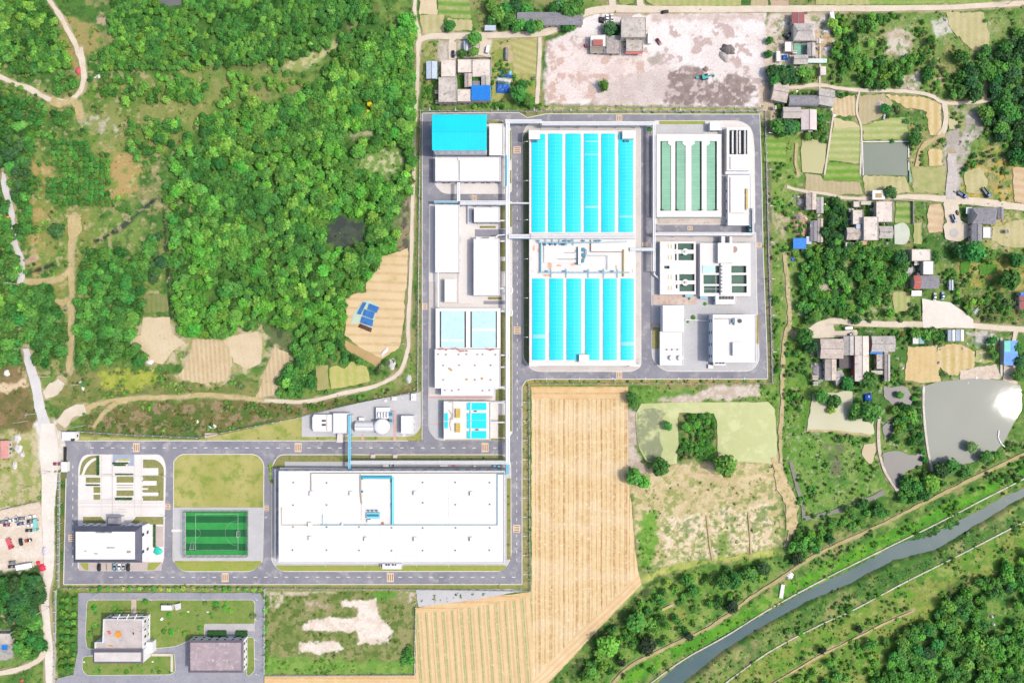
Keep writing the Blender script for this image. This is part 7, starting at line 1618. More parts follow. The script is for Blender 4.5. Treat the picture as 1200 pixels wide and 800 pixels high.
fl('house','grey flat roofed house at the south west corner of the view',(-8,742,12,755),3.4,flat_g)
awning('awning','blue small awning at the south west corner yard',(2,754,9,761),2.4,tarp_b)
heap('red_bundle','small red bundle at the southern lane end',25.4,796.6,2.4,1.8,0.8,plain('bundle_red',A(220,90,100),0.7),'bundle',0,31)
fl('hut','white hut in the grass of the old office lawn',(188.6,708.8,201.6,715),2.6,white_r,None,'hut',0.1)
mb=MB();mb.add([P(204,708,1.2),P(212,706,2.4),P(212,713,1.0),P(206,715,.4)],[(3,2,1,0)]);mb.add([P(204,708,1.1),P(212,706,2.3),P(212,713,.9),P(206,715,.3)],[(0,1,2,3)]);solo('canopy',mb,plain('white_canvas',A(244,246,246),0.6),'white tilted canopy beside the hut on the old office lawn','canopy')
heap('water_butt','round white tank on the old office lawn',190,724.4,2.0,2.0,1.4,plain('bright_white',A(255,255,255,1.45),0.5),'tank',0,32)
for k,(u,v,lab)in enumerate(((220.6,716,'small white stone on the old office lawn, west of the pair'),(243.4,716.4,'small white stone on the old office lawn, east of the pair'),(179,774.6,'white stone beside the cream path'),(98.6,774.8,'white stone at the south west corner of the lower lawn'))):heap('stone',lab,u,v,1.8,1.2,0.6,white_r,'stone',0,40+k)
mb=MB();mb.prism([P(u,v,.2)[:2]for u,v in((424,354),(432,352),(444,358),(441,366),(436,384),(420,378),(411,380),(414,368))],0.0,0.2);struct('yard',mb,mat('aqua_film',A(190,226,216),A(206,220,196),0.2,0.8))
for k,(p_,lab)in enumerate((([(426,354),(429.6,354.6),(422.6,368.6),(418.6,367.6)],'narrow blue panel, westernmost on the orange field'),([(433,355.6),(444.4,360),(441.4,366.6),(431,362.6)],'wide blue panel, northernmost on the orange field'),([(427.4,362.4),(439.4,366.4),(437,373.6),(425.4,369.4)],'wide blue panel in the middle of the orange field group'),([(424.6,370.6),(437.6,375),(436.4,382.6),(422.6,378)],'wide blue panel, southernmost on the orange field'))):
 q_=ccw([P(u,v,1.0)[:2]for u,v in p_]);t=thing('blue_frame',lab,'panel',(*cxy_of(q_),0))
 mb=MB();mb.prism(q_,0.9,1.05);part('panel',mb,mat('panel_blue',A(56,112,186),A(70,136,206),0.5,0.4),t)
 for p in inset(q_,0.3):mb=MB();mb.tube([(p[0],p[1],0),(p[0],p[1],0.92)],0.08,5);part('leg',mb,steel,t)
tarp('dark brown sheet below the blue panels on the orange field',[(421.4,379),(436,384.6),(434.6,389.4),(419,383)],0.5,mat('brown_sheet',A(110,80,66),A(90,66,56),0.5),0.15,19)
heap('white_bundle','white rubbish line at the south tip of the orange field',450.6,412,2.2,6,0.7,white_r,'bundle',-0.7,33);heap('rubble_heap','pale rubble beside the track bend under the orange field',459,427,4.4,6,0.7,MATS['white_rubble'],'heap',0,34);heap('rubble_heap','pale stones at the corner of the works fence by the track',479,444,3,5,0.6,MATS['white_rubble'],'heap',0,35)
heap('white_bundle','white bags at the edge of the tilled plot by the wood',175,424,4.6,2.6,0.7,white_r,'bundle',0,36);heap('boulder','white boulder at the field edge west of the concrete road',7.6,437,3.4,3.6,1.0,white_r,'boulder',0,37)
for k,(u,v,a_,b2,lab)in enumerate(((95,447.6,3.4,1.2,'pale flat slab, upper one at the scrub corner'),(97.4,454.6,2,2.6,'pale flat slab, lower one at the scrub corner'),(249,500,4.6,2.6,'white debris north of the slanting fence'),(230.6,494,2,2,'small pale cube shaped debris in the scrub strip'),(332,466,2,2,'white stone beside the earth track bend'))):heap('debris',lab,u,v,a_,b2,0.6,white_r,'debris',0,50+k)
mb=MB();pbox(mb,(240,507.2,254.6,513.6),0,0.35);struct('pavement',mb,mat('old_pad',A(226,206,186),None))
for k,(u,v,m_)in enumerate(((111,89.6,1),(116,89.6,2))):heap('boulder',('white stone, western one in the meadow clearing','white stone, eastern one in the meadow clearing')[k],u,v,2.2,2.2,0.8,white_r,'boulder',0,60+k)
heap('red_heap','red cloth heap beside the earth track junction in the wood',92,83,3.8,4.4,1.0,mat('red_cloth',A(216,104,110),A(196,90,96),0.5),'heap',0,63)
mb=MB();mb.obox(P(916,692)[:2],(math.cos(1.4),math.sin(1.4)),(-math.sin(1.4),math.cos(1.4)),4.0,1.1,-0.6,0.7);solo('sluice',mb,mat('white_quay',A(250,248,244),None),'small white concrete sluice on the river bank','sluice')
heap('debris','white debris beside the sluice on the dike',926,674,4,4,0.7,white_r,'debris',0.5,64)
for k,(u,v)in enumerate(((1162,722),(1164,731))):heap('boulder',('pale boulder, upper one in the south east wood','pale boulder, lower one in the south east wood')[k],u,v,2,2,1.2,white_r,'boulder',0,65+k)
# -- vehicles
tyre=plain('tyre_rubber',(0.012,0.012,0.013),0.8);carglass=glass('car_glass',(0.012,0.015,0.018),0.08)
def car_meshes(L=4.5,W=1.8,hgt=1.45,van=False):
 b=MB();n=9
 def sect(x,w,z0,z1):return[(x,-w,z0),(x,-w*1.0,z1*0.75),(x,-w*0.9,z1),(x,w*0.9,z1),(x,w,z1*0.75),(x,w,z0)]
 prof=[(-L/2,W*.40,.42,.62),(-L/2+.12,W*.47,.25,.80),(-L/2+.7,W*.5,.22,.92),(-L*.1,W*.5,.2,.96),(L*.18,W*.5,.2,.94),(L/2-.7,W*.49,.22,.82),(L/2-.15,W*.45,.26,.68),(L/2,W*.38,.38,.56)]
 if van:prof=[(-L/2,W*.46,.3,1.0),(-L/2+.1,W*.5,.25,1.05),(L*.2,W*.5,.2,1.05),(L/2-.5,W*.49,.22,1.0),(L/2-.1,W*.46,.26,.85),(L/2,W*.4,.38,.7)]
 ss=[sect(*p)for p in prof];vs=[v for s_ in ss for v in s_];m=len(ss)
 b.add(vs,[(i*6+k,i*6+(k+1)%6,(i+1)*6+(k+1)%6,(i+1)*6+k)for i in range(m-1)for k in range(6)]+[tuple(reversed(range(6))),tuple((m-1)*6+k for k in range(6))])
 x0,x1=(-L*.36,L*.22)if not van else(-L*.48,L*.36)
 lo=.95 if not van else 1.04;w=W*.45;wt=W*.36 if not van else W*.43;r0=x0+(.55 if not van else .08);r1=x1-(.75 if not van else .5)
 c=MB();c.add([(x0,-w,lo),(x1,-w,lo),(x1,w,lo),(x0,w,lo),(r0,-wt,hgt-.06),(r1,-wt,hgt-.06),(r1,wt,hgt-.06),(r0,wt,hgt-.06)],[(0,1,5,4),(1,2,6,5),(2,3,7,6),(3,0,4,7),(4,5,6,7)])
 rf=MB();rf.prism([(r0+.02,-wt+.02),(r1-.02,-wt+.02),(r1-.02,wt-.02),(r0+.02,wt-.02)],hgt-.055,hgt,taper=[(r0+.12,-wt+.14),(r1-.12,-wt+.14),(r1-.12,wt-.14),(r0+.12,wt-.14)])
 wh=MB();wh.v=[];k=14
 ring0=[(.32*math.cos(2*PI*i/k),-.11,.32*math.sin(2*PI*i/k))for i in range(k)];ring1=[(x,.11,z)for x,y,z in ring0]
 wh.add(ring0+ring1,[(i,k+i,k+(i+1)%k,(i+1)%k)for i in range(k)]+[tuple(range(k)),tuple(reversed(range(k,2*k)))])
 hl=MB();hl.box(L/2-.22,L/2-.06,-.16,.16,.58,.70)
 return dict(body=b.mesh('body',[tyre]),cabin=c.mesh('cabin_glass',carglass),roof=rf.mesh('car_roof',[tyre]),wheel=wh.mesh('wheel',tyre),lamp=hl.mesh('headlight',plain('lamp_glass',A(240,240,240),0.2)),L=L,W=W)
CM=car_meshes();VM=car_meshes(4.9,1.9,2.0,True)
CARM={}
def carmat(nm,c):
 if nm not in CARM:CARM[nm]=plain('car_paint_'+nm,c,0.25,0.0,0.6)
 return CARM[nm]
CC={'white':A(250,250,250,1.3),'black':A(40,42,50),'grey':A(120,126,136),'silver':A(206,210,216),'blue':A(60,84,140),'navy':A(50,60,100),'red':A(196,60,70),'maroon':A(150,50,80),'dark green':A(40,56,52),'light blue':A(150,190,226)}
def car(u,v,ang,colour,label,group=None,van=False,name=None,z=0.05):
 d=VM if van else CM
 t=thing(name or('van' if van else 'parked_car'),label,'van' if van else 'car',(*P(u,v)[:2],z),group,math.radians(ang))
 cmat=carmat(colour.replace(' ','_'),CC[colour])
 def ch(nm,me,loc=(0,0,0),m=None):
  o=link(bpy.data.objects.new(nm,me));o.parent=t;o.location=loc
  if m:o.material_slots[0].link='OBJECT';o.material_slots[0].material=m
  return o
 ch('body',d['body'],m=cmat);ch('cabin_glass',d['cabin']);ch('roof',d['roof'],m=cmat)
 for x in(-.29,.29):
  for y in(-.47,.47):ch('wheel',d['wheel'],(x*d['L'],y*d['W'],.32))
 for y in(-.3,.3):ch('headlight',d['lamp'],(0,y*d['W'],0))
 return t
zi=ZT[0]+0.01
G1='cars parked behind the office block'
for u,c_,lab in((117.4,'black','black car parked alone behind the office block'),(136,'light blue','light blue and white car parked behind the office block'),(141.6,'white','white car parked between two pale cars behind the office block'),(146.4,'silver','silver car second from the dark end of the office row'),(151.4,'dark green','dark green car at the east end of the office row')):
 car(u,663.4,90,c_,lab,G1,z=zi)
G2='cars in the western car lot'
for u,v,a_,c_,lab in((4.4,610.6,12,'grey','grey car at the west end of the lot, beside a silver one'),(9.4,610,100,'silver','silver car between the grey car and the white one in the lot'),(14.4,609,12,'white','white car in the western group of the car lot'),(9,614.4,4,'maroon','dark maroon car below the silver one in the car lot'),(20,608,100,'silver','silver car standing crosswise in the middle of the car lot'),(26.6,606.8,5,'grey','dark grey car in the upper row of the car lot'),(25,613,10,'blue','blue and white car in the middle row of the car lot'),(38,604.6,5,'white','white car at the east end of the upper row in the lot'),(36.6,609.8,8,'navy','navy car beside the teal cart in the car lot'),(35.6,614.6,4,'white','white car below the navy one in the car lot'),(34.8,620.8,2,'black','black car with a pale roof below the white one in the lot'),(25.2,634.4,-80,'dark green','dark green car parked alone beside the red truck'),(15.4,658,3,'grey','grey car above the navy one at the south of the lot'),(14.6,663,5,'navy','navy car at the south edge of the car lot')):
 car(u,v,a_,c_,lab,G2)
car(67.4,543,0,'maroon','dark red car waiting outside the works gate')
car(711.4,22,90,'white','white car beside the black sheet at the gravel dump','white cars at the gravel dump');car(716.8,21.4,90,'white','white car nearer the tall grey house at the gravel dump','white cars at the gravel dump')
car(771.8,49.6,-55,'maroon','maroon car on the dusty ground east of the gravel dump houses')
car(531,64,90,'navy','dark navy car on the concrete drive of the cement yard farm')
car(571.4,59,80,'white','white van parked near the garden of the cement yard farm',None,True)
car(1094.6,347.6,85,'silver','silver car with a dark side on the village square','cars on the village square');car(1104,346.6,88,'light blue','pale blue white car on the village square','cars on the village square')
car(1062,466-70,10,'silver','silver car in the yard behind the white and teal shed')if False else None
car(993.4,384.4,5,'white','white van on the lane above the southern farm',None,True);car(996.4,391.4,20,'grey','grey car in front of the widest stained roof')
car(779,14.6,10,'black','dark car on the top lane above the gravel dump')
def truck(u,v,ang,label,cabc,boxc,L=6.0,W=2.2,hb_=2.6,flatbed=False,name='truck'):
 t=thing(name,label,'truck',(*P(u,v)[:2],0.05),None,math.radians(ang));o3=t.location
 def pt(nm,mb,m):
  me=mb.mesh(nm,m);o=link(bpy.data.objects.new(nm,me));o.parent=t;return o
 mb=MB();mb.prism([(L/2-1.7,-W/2),(L/2,-W/2+.1),(L/2,W/2-.1),(L/2-1.7,W/2)],.5,1.35);mb.prism([(L/2-1.7,-W/2+.05),(L/2-.1,-W/2+.12),(L/2-.1,W/2-.12),(L/2-1.7,W/2-.05)],1.9,2.15,taper=[(L/2-1.6,-W/2+.2),(L/2-.45,-W/2+.25),(L/2-.45,W/2-.25),(L/2-1.6,W/2-.2)]);pt('cab',mb,cabc)
 mb=MB();mb.prism([(L/2-1.7,-W/2+.04),(L/2-.05,-W/2+.12),(L/2-.05,W/2-.12),(L/2-1.7,W/2-.04)],1.35,1.9);pt('cab_glass',mb,carglass)
 mb=MB()
 if flatbed:
  mb.box(-L/2,L/2-1.8,-W/2,W/2,.8,.95)
  for y in(-W/2,W/2-.08):mb.box(-L/2,L/2-1.8,y,y+.08,.951,1.5)
  mb.box(-L/2,-L/2+.08,-W/2+.09,W/2-.09,.951,1.5);mb.box(L/2-1.88,L/2-1.8,-W/2+.09,W/2-.09,.951,1.6)
 else:mb.box(-L/2,L/2-1.8,-W/2,W/2,.8,hb_)
 pt('cargo_bed' if flatbed else 'cargo_box',mb,boxc)
 mb=MB();mb.box(-L/2+.1,L/2-.2,-.45,.45,.45,.78);pt('chassis',mb,black_m)
 for x in(L/2-.9,-L/2+1.0):
  for y in(-W/2+.1,W/2-.1):
   o=link(bpy.data.objects.new('wheel',CM['wheel']));o.parent=t;o.location=(x,y,.42);o.scale=(1.3,1.5,1.3)
 return t
pw=plain('truck_white',A(246,246,248,1.2),0.35);pr=plain('truck_red',A(226,70,84),0.35);pbu=plain('truck_blue',A(40,110,200),0.4);prd=plain('bed_red',A(236,110,124),0.5)
truck(13,636,-68,'red flatbed truck standing askew in the western car lot',pr,prd,6.4,2.4,2,True)
truck(31,662,10,'long white box truck at the south edge of the car lot',pw,pw,9.0,3.0)
truck(34.6,632.4,12,'small truck with red bed and dark cab east of the dark green car',carmat('dark_green',CC['dark green']),pr,3.8,1.5,1.4,True)
truck(43.4,614,-88,'teal and white covered cart at the east edge of the car lot',plain('teal_paint',A(130,220,214),0.5),plain('teal_cover',A(150,226,222),0.5),7.0,1.9,2.0)
truck(760.4,46.4,90,'white box truck beside the tall grey house at the gravel dump',pw,pw,6.4,2.2)
truck(973.4,22.6,-80,'white box truck at the red shed on the top lane',pw,pw,6.2,2.2)
truck(1126,228.6,-35,'blue cabbed truck with dark bed on the village lane',pbu,plain('bed_dark',A(50,80,140),0.5),5.6,2.0,1.6,True)
truck(1154,226,-55,'blue tractor truck with a dark bed beside the weedy garden',pbu,plain('bed_grey',A(70,80,100),0.5),6.4,2.0,1.6,True)
truck(1116,256.6,-70,'blue and white three wheeler on the dusty yard of the slate house',plain('pale_blue_paint',A(110,170,226),0.4),plain('bed_dark',A(50,80,140),0.5),5.0,1.7,1.6,True)
heap('tyre_heap','black tyre heap with an ochre rim on the slate house yard',1121,249.6,2.4,4,1.0,black_m,'heap',0.2,70)
heap('red_cover','bright red cover south of the white box truck in the lot',50,664.6,6,4,1.2,mat('red_cover',A(246,70,100),A(226,60,90),0.6),'cover',-0.5,71);heap('red_cover','small bright red cover nearest the white box truck',45,659,2.4,2.6,1.0,MATS['red_cover'],'cover',0,72)
heap('white_bundle','white and violet goods pile at the lane east of the lot',52.6,645,3.4,6,1.2,mat('lilac_goods',A(226,220,232),A(196,190,210),0.8),'goods',0,73)
heap('mint_cover','mint green canopy heap on the pink paving by the office',185.4,645,5.6,5.6,1.4,mat('mint_cover',A(40,216,190),A(60,206,186),0.6,0.5),'cover',0,74)
t=truck(11,260,-80,'truck with a glowing orange load on the wooded grey road',plain('cab_brown',A(150,120,90),0.5),mat('orange_load',A(250,190,70),A(240,150,40),0.8),6.0,2.4,1.6)
t=thing('excavator','teal tracked excavator among the dark soil of the dump lot','excavator',(*P(826,91)[:2],0.05),None,0.2);teal=plain('teal_machine',A(60,190,190),0.4)
def lp_(nm,mb,m,par):o=link(bpy.data.objects.new(nm,mb.mesh(nm,m)));o.parent=par;return o
for y in(-1.1,1.1):
 mb=MB();mb.prism([(-1.9,y-.3),(1.9,y-.3),(1.9,y+.3),(-1.9,y+.3)],.1,.8,taper=[(-1.6,y-.3),(1.6,y-.3),(1.6,y+.3),(-1.6,y+.3)]);lp_('track',mb,black_m,t)
mb=MB();mb.box(-2.0,1.2,-1.25,1.25,.95,1.9);lp_('body',mb,teal,t)
mb=MB();mb.prism([(-.2,.2),(1.3,.2),(1.3,1.2),(-.2,1.2)],1.9,2.9,taper=[(0,.3),(1.1,.3),(1.1,1.1),(0,1.1)]);lp_('cab',mb,carglass,t)
mb=MB();mb.tube([(1.1,-.3,1.5),(3.0,-.3,3.4),(4.6,-.3,2.8)],.28,6);mb.tube([(4.6,-.3,2.8),(5.0,-.3,1.0)],.22,6);lp_('boom',mb,teal,t)
mb=MB();mb.prism([(4.5,-.8),(5.6,-.8),(5.6,.2),(4.5,.2)],.2,1.0,taper=[(4.8,-.8),(5.4,-.8),(5.4,.2),(4.8,.2)]);lp_('bucket',mb,teal,t)
mb=MB();mb.box(-5.4,-4.0,-.6,.6,.05,.9);mb.box(-4.0,-3.4,-.3,.3,.3,.6);o=lp_('generator',mb,teal,None);o.location=P(826,91.6);o['label']='small teal generator box west of the excavator';o['category']='generator'
# -- vegetation
leaf_m=vcol_mat('foliage','tint',None,rand=True,transl=0.30,rough=0.75)
bark_m=mat('bark',A(120,104,86),A(96,82,68),1.5,0.95)
def quads(centres,normals,size,rs):
 """small leaf spray faces"""
 n=len(centres);a=rs.normal(size=(n,3));nn=normals/np.linalg.norm(normals,axis=1,keepdims=True)
 t=np.cross(nn,a);t/=np.linalg.norm(t,axis=1,keepdims=True)+1e-9;b=np.cross(nn,t)
 s=size[:,None];e=0.65+0.5*rs.random((n,1))
 v=np.stack([centres-t*s-b*s*e*0.6,centres+t*s*0.7-b*s*e,centres+t*s+b*s*e*0.7,centres-t*s*0.6+b*s*e],1).reshape(-1,3)
 return v
def crown_proto(seed,n=190,lobes=9,flat_=0.72):
 """unit crown: lobes of leaf sprays round a sparse inner mass; returns verts and per-vertex brightness"""
 rs=np.random.default_rng(seed);L=[]
 for k in range(lobes):
  a=2*PI*(k/lobes)*1.9+rs.random()*0.8;r=(0.2+0.42*rs.random())if k else 0.0
  L.append((r*math.cos(a),r*math.sin(a),(0.9-0.75*r+0.2*rs.normal()*0.6)*flat_,0.36+0.16*rs.random()))
 L=np.array(L);li=rs.integers(0,lobes,n)
 d=rs.normal(size=(n,3));d[:,2]=np.abs(d[:,2])*0.9-0.25;d/=np.linalg.norm(d,axis=1,keepdims=True)
 rad=L[li,3]*(0.82+0.3*rs.random(n));c=L[li,:3]+d*rad[:,None]
 nr=d+0.55*rs.normal(size=(n,3));nr[:,2]+=0.8
 v=quads(c,nr,0.10+0.09*rs.random(n),rs)
 lobe_b=0.86+0.3*rs.random(lobes)
 br=lobe_b[li]*(0.84+0.32*rs.random(n))
 m=8;iv=[]
 for k in range(lobes):
  x,y,z,r=L[k];r*=0.78
  base=[(x+r*math.cos(a),y+r*math.sin(a),z-0.3*r)for a in np.arange(4)*PI/2+k];top=[(x+r*.62*math.cos(a),y+r*.62*math.sin(a),z+0.72*r)for a in np.arange(4)*PI/2+k]
  for i in range(4):iv+=[base[i],base[(i+1)%4],top[(i+1)%4],top[i]]
  iv+=top
 iv=np.array(iv);ib=np.repeat(lobe_b*0.8,5)
 V=np.concatenate([v,iv]);B=np.repeat(np.concatenate([br,ib]),4)
 return V.astype(np.float32),B.astype(np.float32)
PROT=[crown_proto(100+k)for k in range(6)]
BIG=[crown_proto(200+k,420,14)for k in range(3)]
T={k:(x[0]*1.06+.008,x[1]*1.0+.004,x[2]*0.92+.004)for k,x in{'bright':A(122,184,78,1.3),'mid':A(92,158,70,1.3),'deep':A(72,138,64,1.35),'blue':A(70,122,74,1.25),'lime':A(160,198,84,1.25),'dark':A(58,112,62,1.35),'fresh':A(102,178,70,1.3),'dull':A(120,150,92,1.25),'near_black':A(48,76,52,1.2),'yellow':A(252,232,60,1.9),'maroon':A(96,84,70)}.items()}  # the darkest green tint is the own leaf colour of the blackish trees
CM_={}
def crown_mesh(tint,k,big=False):
 key=(tint,k,big)
 if key not in CM_:
  V,B=(BIG if big else PROT)[k%(3 if big else 6)]
  c=np.array(T[tint])[None,:]*B[:,None]
  hue=np.random.default_rng(k).normal(size=len(B)//4).repeat(4)[:,None]*np.array([[0.10,0.0,0.05]])
  c=np.clip(c*(1+hue),0.003,1)
  me=np_mesh('crown',V,np.arange(len(V)).reshape(-1,4),c);me.materials.append(leaf_m);CM_[key]=me
 return CM_[key]
def trunk_mesh():
 mb=MB();mb.tube([(0,0,-.4),(0.02,0,.5),(0,.03,1.2)],[.10,.075,.05],7)
 for a in(0.3,2.4,4.4):mb.tube([(0,.01,.7),(.28*math.cos(a),.28*math.sin(a),1.15)],[.045,.02],5)
 return mb.mesh('trunk',bark_m)
TRK=trunk_mesh()
rt=random.Random(21)
def tree(u,v,r,tint,label,name='tree',cat='tree',group=None,lift=None,big=None):
 """r: crown radius in map units"""
 R=r*S;big=r>7 if big is None else big;lift=R*(0.4+0.2*rt.random())if lift is None else lift
 top=lift+1.4*R
 t=thing(name,label,cat,(*P(u,v,top*0.8)[:2],-0.1),group,rt.uniform(0,2*PI))
 c=link(bpy.data.objects.new('crown',crown_mesh(tint,rt.randrange(6),big)));c.parent=t;c.location=(0,0,lift);s=rt.uniform(0.92,1.08)
 c.scale=(R*s,R/s,R*rt.uniform(0.85,1.1))
 k=link(bpy.data.objects.new('trunk',TRK));k.parent=t;k.scale=(R*0.9,R*0.9,(lift+R*0.5)/1.2)
 return t
def bush(u,v,r,tint,label,group=None,name='shrub'):
 R=r*S;o=link(bpy.data.objects.new(name,crown_mesh(tint,rt.randrange(6))));o.location=(*P(u,v)[:2],0.02-0.1*R);o.scale=(R,R,R*0.8);o.rotation_euler=(0,0,rt.uniform(0,6.28))
 o['label']=label;o['category']='shrub'
 if group:o['group']=group
 return o
def scatter(poly,sp,seed,gap=0.0,gs=14,edge=0):
 jit=.14 if seed in(1,4)else .32
 rs=np.random.default_rng(seed);us=[p[0]for p in poly];vs=[p[1]for p in poly]
 X,Y=np.meshgrid(np.arange(min(us)-90,max(us),sp),np.arange(min(vs),max(vs),sp*0.88));X=X+((np.arange(X.shape[0])%2)*sp*0.5)[:,None]
 X=(X+rs.uniform(-jit,jit,X.shape)*sp+(Y*.12 if jit<.2 else 0)).ravel();Y=(Y+rs.uniform(-jit,jit,Y.shape)*sp).ravel()
 k=poly_sd(poly,X,Y)+(fbm(X,Y,10,seed,3)-.5)*2*5>edge
 if gap:k&=fbm(X,Y,gs,seed+9,3)>gap
 return[(float(x),float(y))for x,y in zip(X[k],Y[k])if-14<x<1214 and-14<y<814]
def veg_at(u,v):
 return VEG[min(len(GY)-1,np.searchsorted(GY,v)),min(len(GX)-1,np.searchsorted(GX,u))]
for pl in NOVEG:
 us=[p[0]for p in pl];vs=[p[1]for p in pl]
 i0,i1=np.searchsorted(GX,[min(us)-3,max(us)+3]);j0,j1=np.searchsorted(GY,[min(vs)-3,max(vs)+3])
 if i1>i0 and j1>j0:
  sl=(slice(j0,j1),slice(i0,i1));VEG[sl]=np.where(poly_sd(pl,UX[sl],UY[sl])>-1.2,0,VEG[sl])
wood=[]
CLEAR=[rect(1116,218,1162,238),rect(1046,260,1068,290),rect(1102,240,1138,286),rect(1088,338,1112,356),rect(950,380,1006,396),rect(768,440,910,452),[(412,184),(474,172),(478,192),(458,206),(416,202)],[(464,240),(484,225),(484,330),(452,345),(446,325),(466,290)],[(402,153),(438,148),(442,162),(408,168)],[(380,254),(428,252),(428,290),(380,294)],[(298,372),(346,390),(344,426),(316,412)],[(50,162),(130,160),(130,250),(50,246)],[(1150,705),(1178,700),(1182,742),(1156,744)]]
LANES=[[(184,205),(205,188),(236,164)],[(192,235),(195,280),(199,345),(200,372)],[(316,296),(318,340),(316,384)],[(262,126),(300,112),(340,104)],[(346,300),(380,304),(402,318)]]
def lane_d(u,v,l):
 m=1e9
 for(ax,ay),(bx,by)in zip(l[:-1],l[1:]):
  ex,ey=bx-ax,by-ay;t=max(0,min(1,((u-ax)*ex+(v-ay)*ey)/(ex*ex+ey*ey)));m=min(m,math.hypot(u-ax-t*ex,v-ay-t*ey))
 return m
def grow(poly,sp,seed,tints,rr=(0.5,0.78),gap=0.0,weights=None,vegmin=0.2,gs=14):
 rs=random.Random(seed)
 pts=scatter(poly,sp,seed,gap,gs);
 X=np.array([p[0]for p in pts]);Y=np.array([p[1]for p in pts])
 if not len(pts):return
 patch=fbm(X,Y,26,seed+3,3);blocked=np.zeros(len(X),bool)
 for c_ in CLEAR:blocked|=poly_sd(c_,X,Y)+(fbm(X,Y,7,5,2)-.5)*6>-1
 for(u,v),q,bl in zip(pts,patch,blocked):
  if bl:continue
  if any(lane_d(u,v,l)<2.6 for l in LANES):continue
  if veg_at(u,v)<vegmin or math.hypot(u-431,v-122)<9:continue
  k=min(len(tints)-1,max(0,int((q+rs.uniform(-.28,.28))*len(tints))))
  wood.append((u,v,sp*rs.uniform(*rr)*(1.25 if rs.random()<0.12 else 1),tints[k]))
grow(FOREST['top'],6.2,1,['deep','mid','deep','mid','bright','mid'],(0.55,0.75),0.16)
grow(FOREST['mid'],8.0,2,['deep','mid','mid','bright','mid','fresh','fresh'],(0.55,0.88),0.14)
grow([(286,122),(340,118),(380,84),(450,40),(484,30),(484,180),(440,150),(380,170),(330,170),(260,180),(220,200)],9.2,3,['mid','fresh','bright','mid','bright','mid'],(0.5,0.8),0.22)
grow(FOREST['corner'],7.2,4,['deep','mid','deep','bright','mid'],(0.55,0.8),0.2)
grow(FOREST['strip'],9,5,['deep','blue','mid','deep'],(0.5,0.8),0.15)
grow(FOREST['low'],9,6,['deep','mid','deep','bright'],(0.55,0.8),0.2)
grow(FOREST['centre'],8.6,7,['deep','mid','deep','mid'],(0.55,0.85),0.1)
grow(FOREST['south'],8.4,8,['fresh','mid','deep','mid','fresh','bright','mid'],(0.45,0.8),0.32)
grow(FOREST['east'],10,9,['dark','deep','blue','mid'],(0.5,0.85),0.2)
grow([(120,100),(230,96),(330,80),(356,96),(262,124),(220,120),(160,116),(118,116)],8,10,['deep','mid','bright'],(0.4,0.7),0.42)
grow([(140,140),(240,136),(262,128),(230,160),(190,176),(150,170)],9,11,['mid','bright','deep'],(0.4,0.7),0.5)
grow([(324,424),(352,414),(372,424),(368,456),(346,464),(326,462)],8,12,['deep','mid','mid'],(0.5,0.75),0.1)
grow([(372,416),(404,404),(448,424),(460,420),(440,440),(424,440),(410,428),(392,424)],7.5,13,['deep','mid','dull'],(0.45,0.7),0.25)
grow([(160,290),(190,262),(196,330),(170,330)],9,14,['deep','mid','blue'],(0.5,0.8),0.2)
grow([(6,300),(20,290),(28,330),(60,330),(64,372),(10,380)],9,15,['mid','deep'],(0.5,0.75),0.3)
grow([(975,20),(1040,18),(1038,36),(1016,60),(1034,70),(1064,66),(1076,40),(1060,20),(1100,60),(1096,100),(1060,92),(1030,104),(1000,96),(978,66)],9,16,['mid','bright','deep','mid'],(0.45,0.75),0.4)
grow([(1118,50),(1140,58),(1156,90),(1150,118),(1110,112),(1112,96),(1130,84)],9.5,17,['deep','mid','dark'],(0.5,0.8),0.22)
grow([(944,300),(975,288),(1010,286),(1062,290),(1064,330),(1044,345),(1046,370),(1000,376),(946,382),(936,340)],8.4,18,['mid','fresh','deep','mid','bright'],(0.45,0.78),0.33)
grow([(966,234),(992,234),(990,282),(974,292),(966,284)],8,19,['dark','deep','blue'],(0.5,0.75),0.1)
grow([(1046,478),(1078,470),(1080,526),(1056,526),(1044,510)],8,20,['mid','bright','deep'],(0.45,0.75),0.3)
grow([(1054,556),(1082,552),(1094,560),(1090,580),(1060,592),(1050,580)],10,21,['deep','mid','bright'],(0.5,0.8),0.15)
grow([(-10,680),(42,672),(52,688),(54,724),(26,734),(-10,722)],10,22,['dark','deep','dark','deep'],(0.6,0.9),0.0,vegmin=0.1)
grow([(14,738),(46,722),(56,740),(48,768),(20,778)],10.5,23,['dark','deep','mid'],(0.55,0.85),0.0,vegmin=0.05)
grow([(668,802),(712,744),(752,704),(800,676),(900,660),(905,672),(850,712),(760,762),(716,790),(690,812)],9,24,['fresh','mid','deep','bright'],(0.35,0.6),0.5)
grow([(930,660),(960,638),(1020,604),(1040,598),(1050,584),(1000,596),(950,616),(926,634)],9,25,['mid','fresh','deep'],(0.4,0.7),0.35)
grow([(797,485),(836,486),(838,500),(838,538),(797,542)],4.4,26,['mid','fresh','dull','deep'],(0.45,0.8),0.42)
grow([(1124,346),(1196,346),(1196,380),(1150,372),(1128,362)],7.5,27,['dull','mid','bright'],(0.35,0.6),0.4)
grow([(1030,790),(1090,716),(1180,668),(1205,690),(1120,730),(1080,800)],10,28,['deep','mid','blue'],(0.5,0.8),0.45)
grow([(900,800),(980,764),(1060,728),(1030,780),(1000,806)],11,29,['fresh','mid','bright'],(0.3,0.5),0.62)
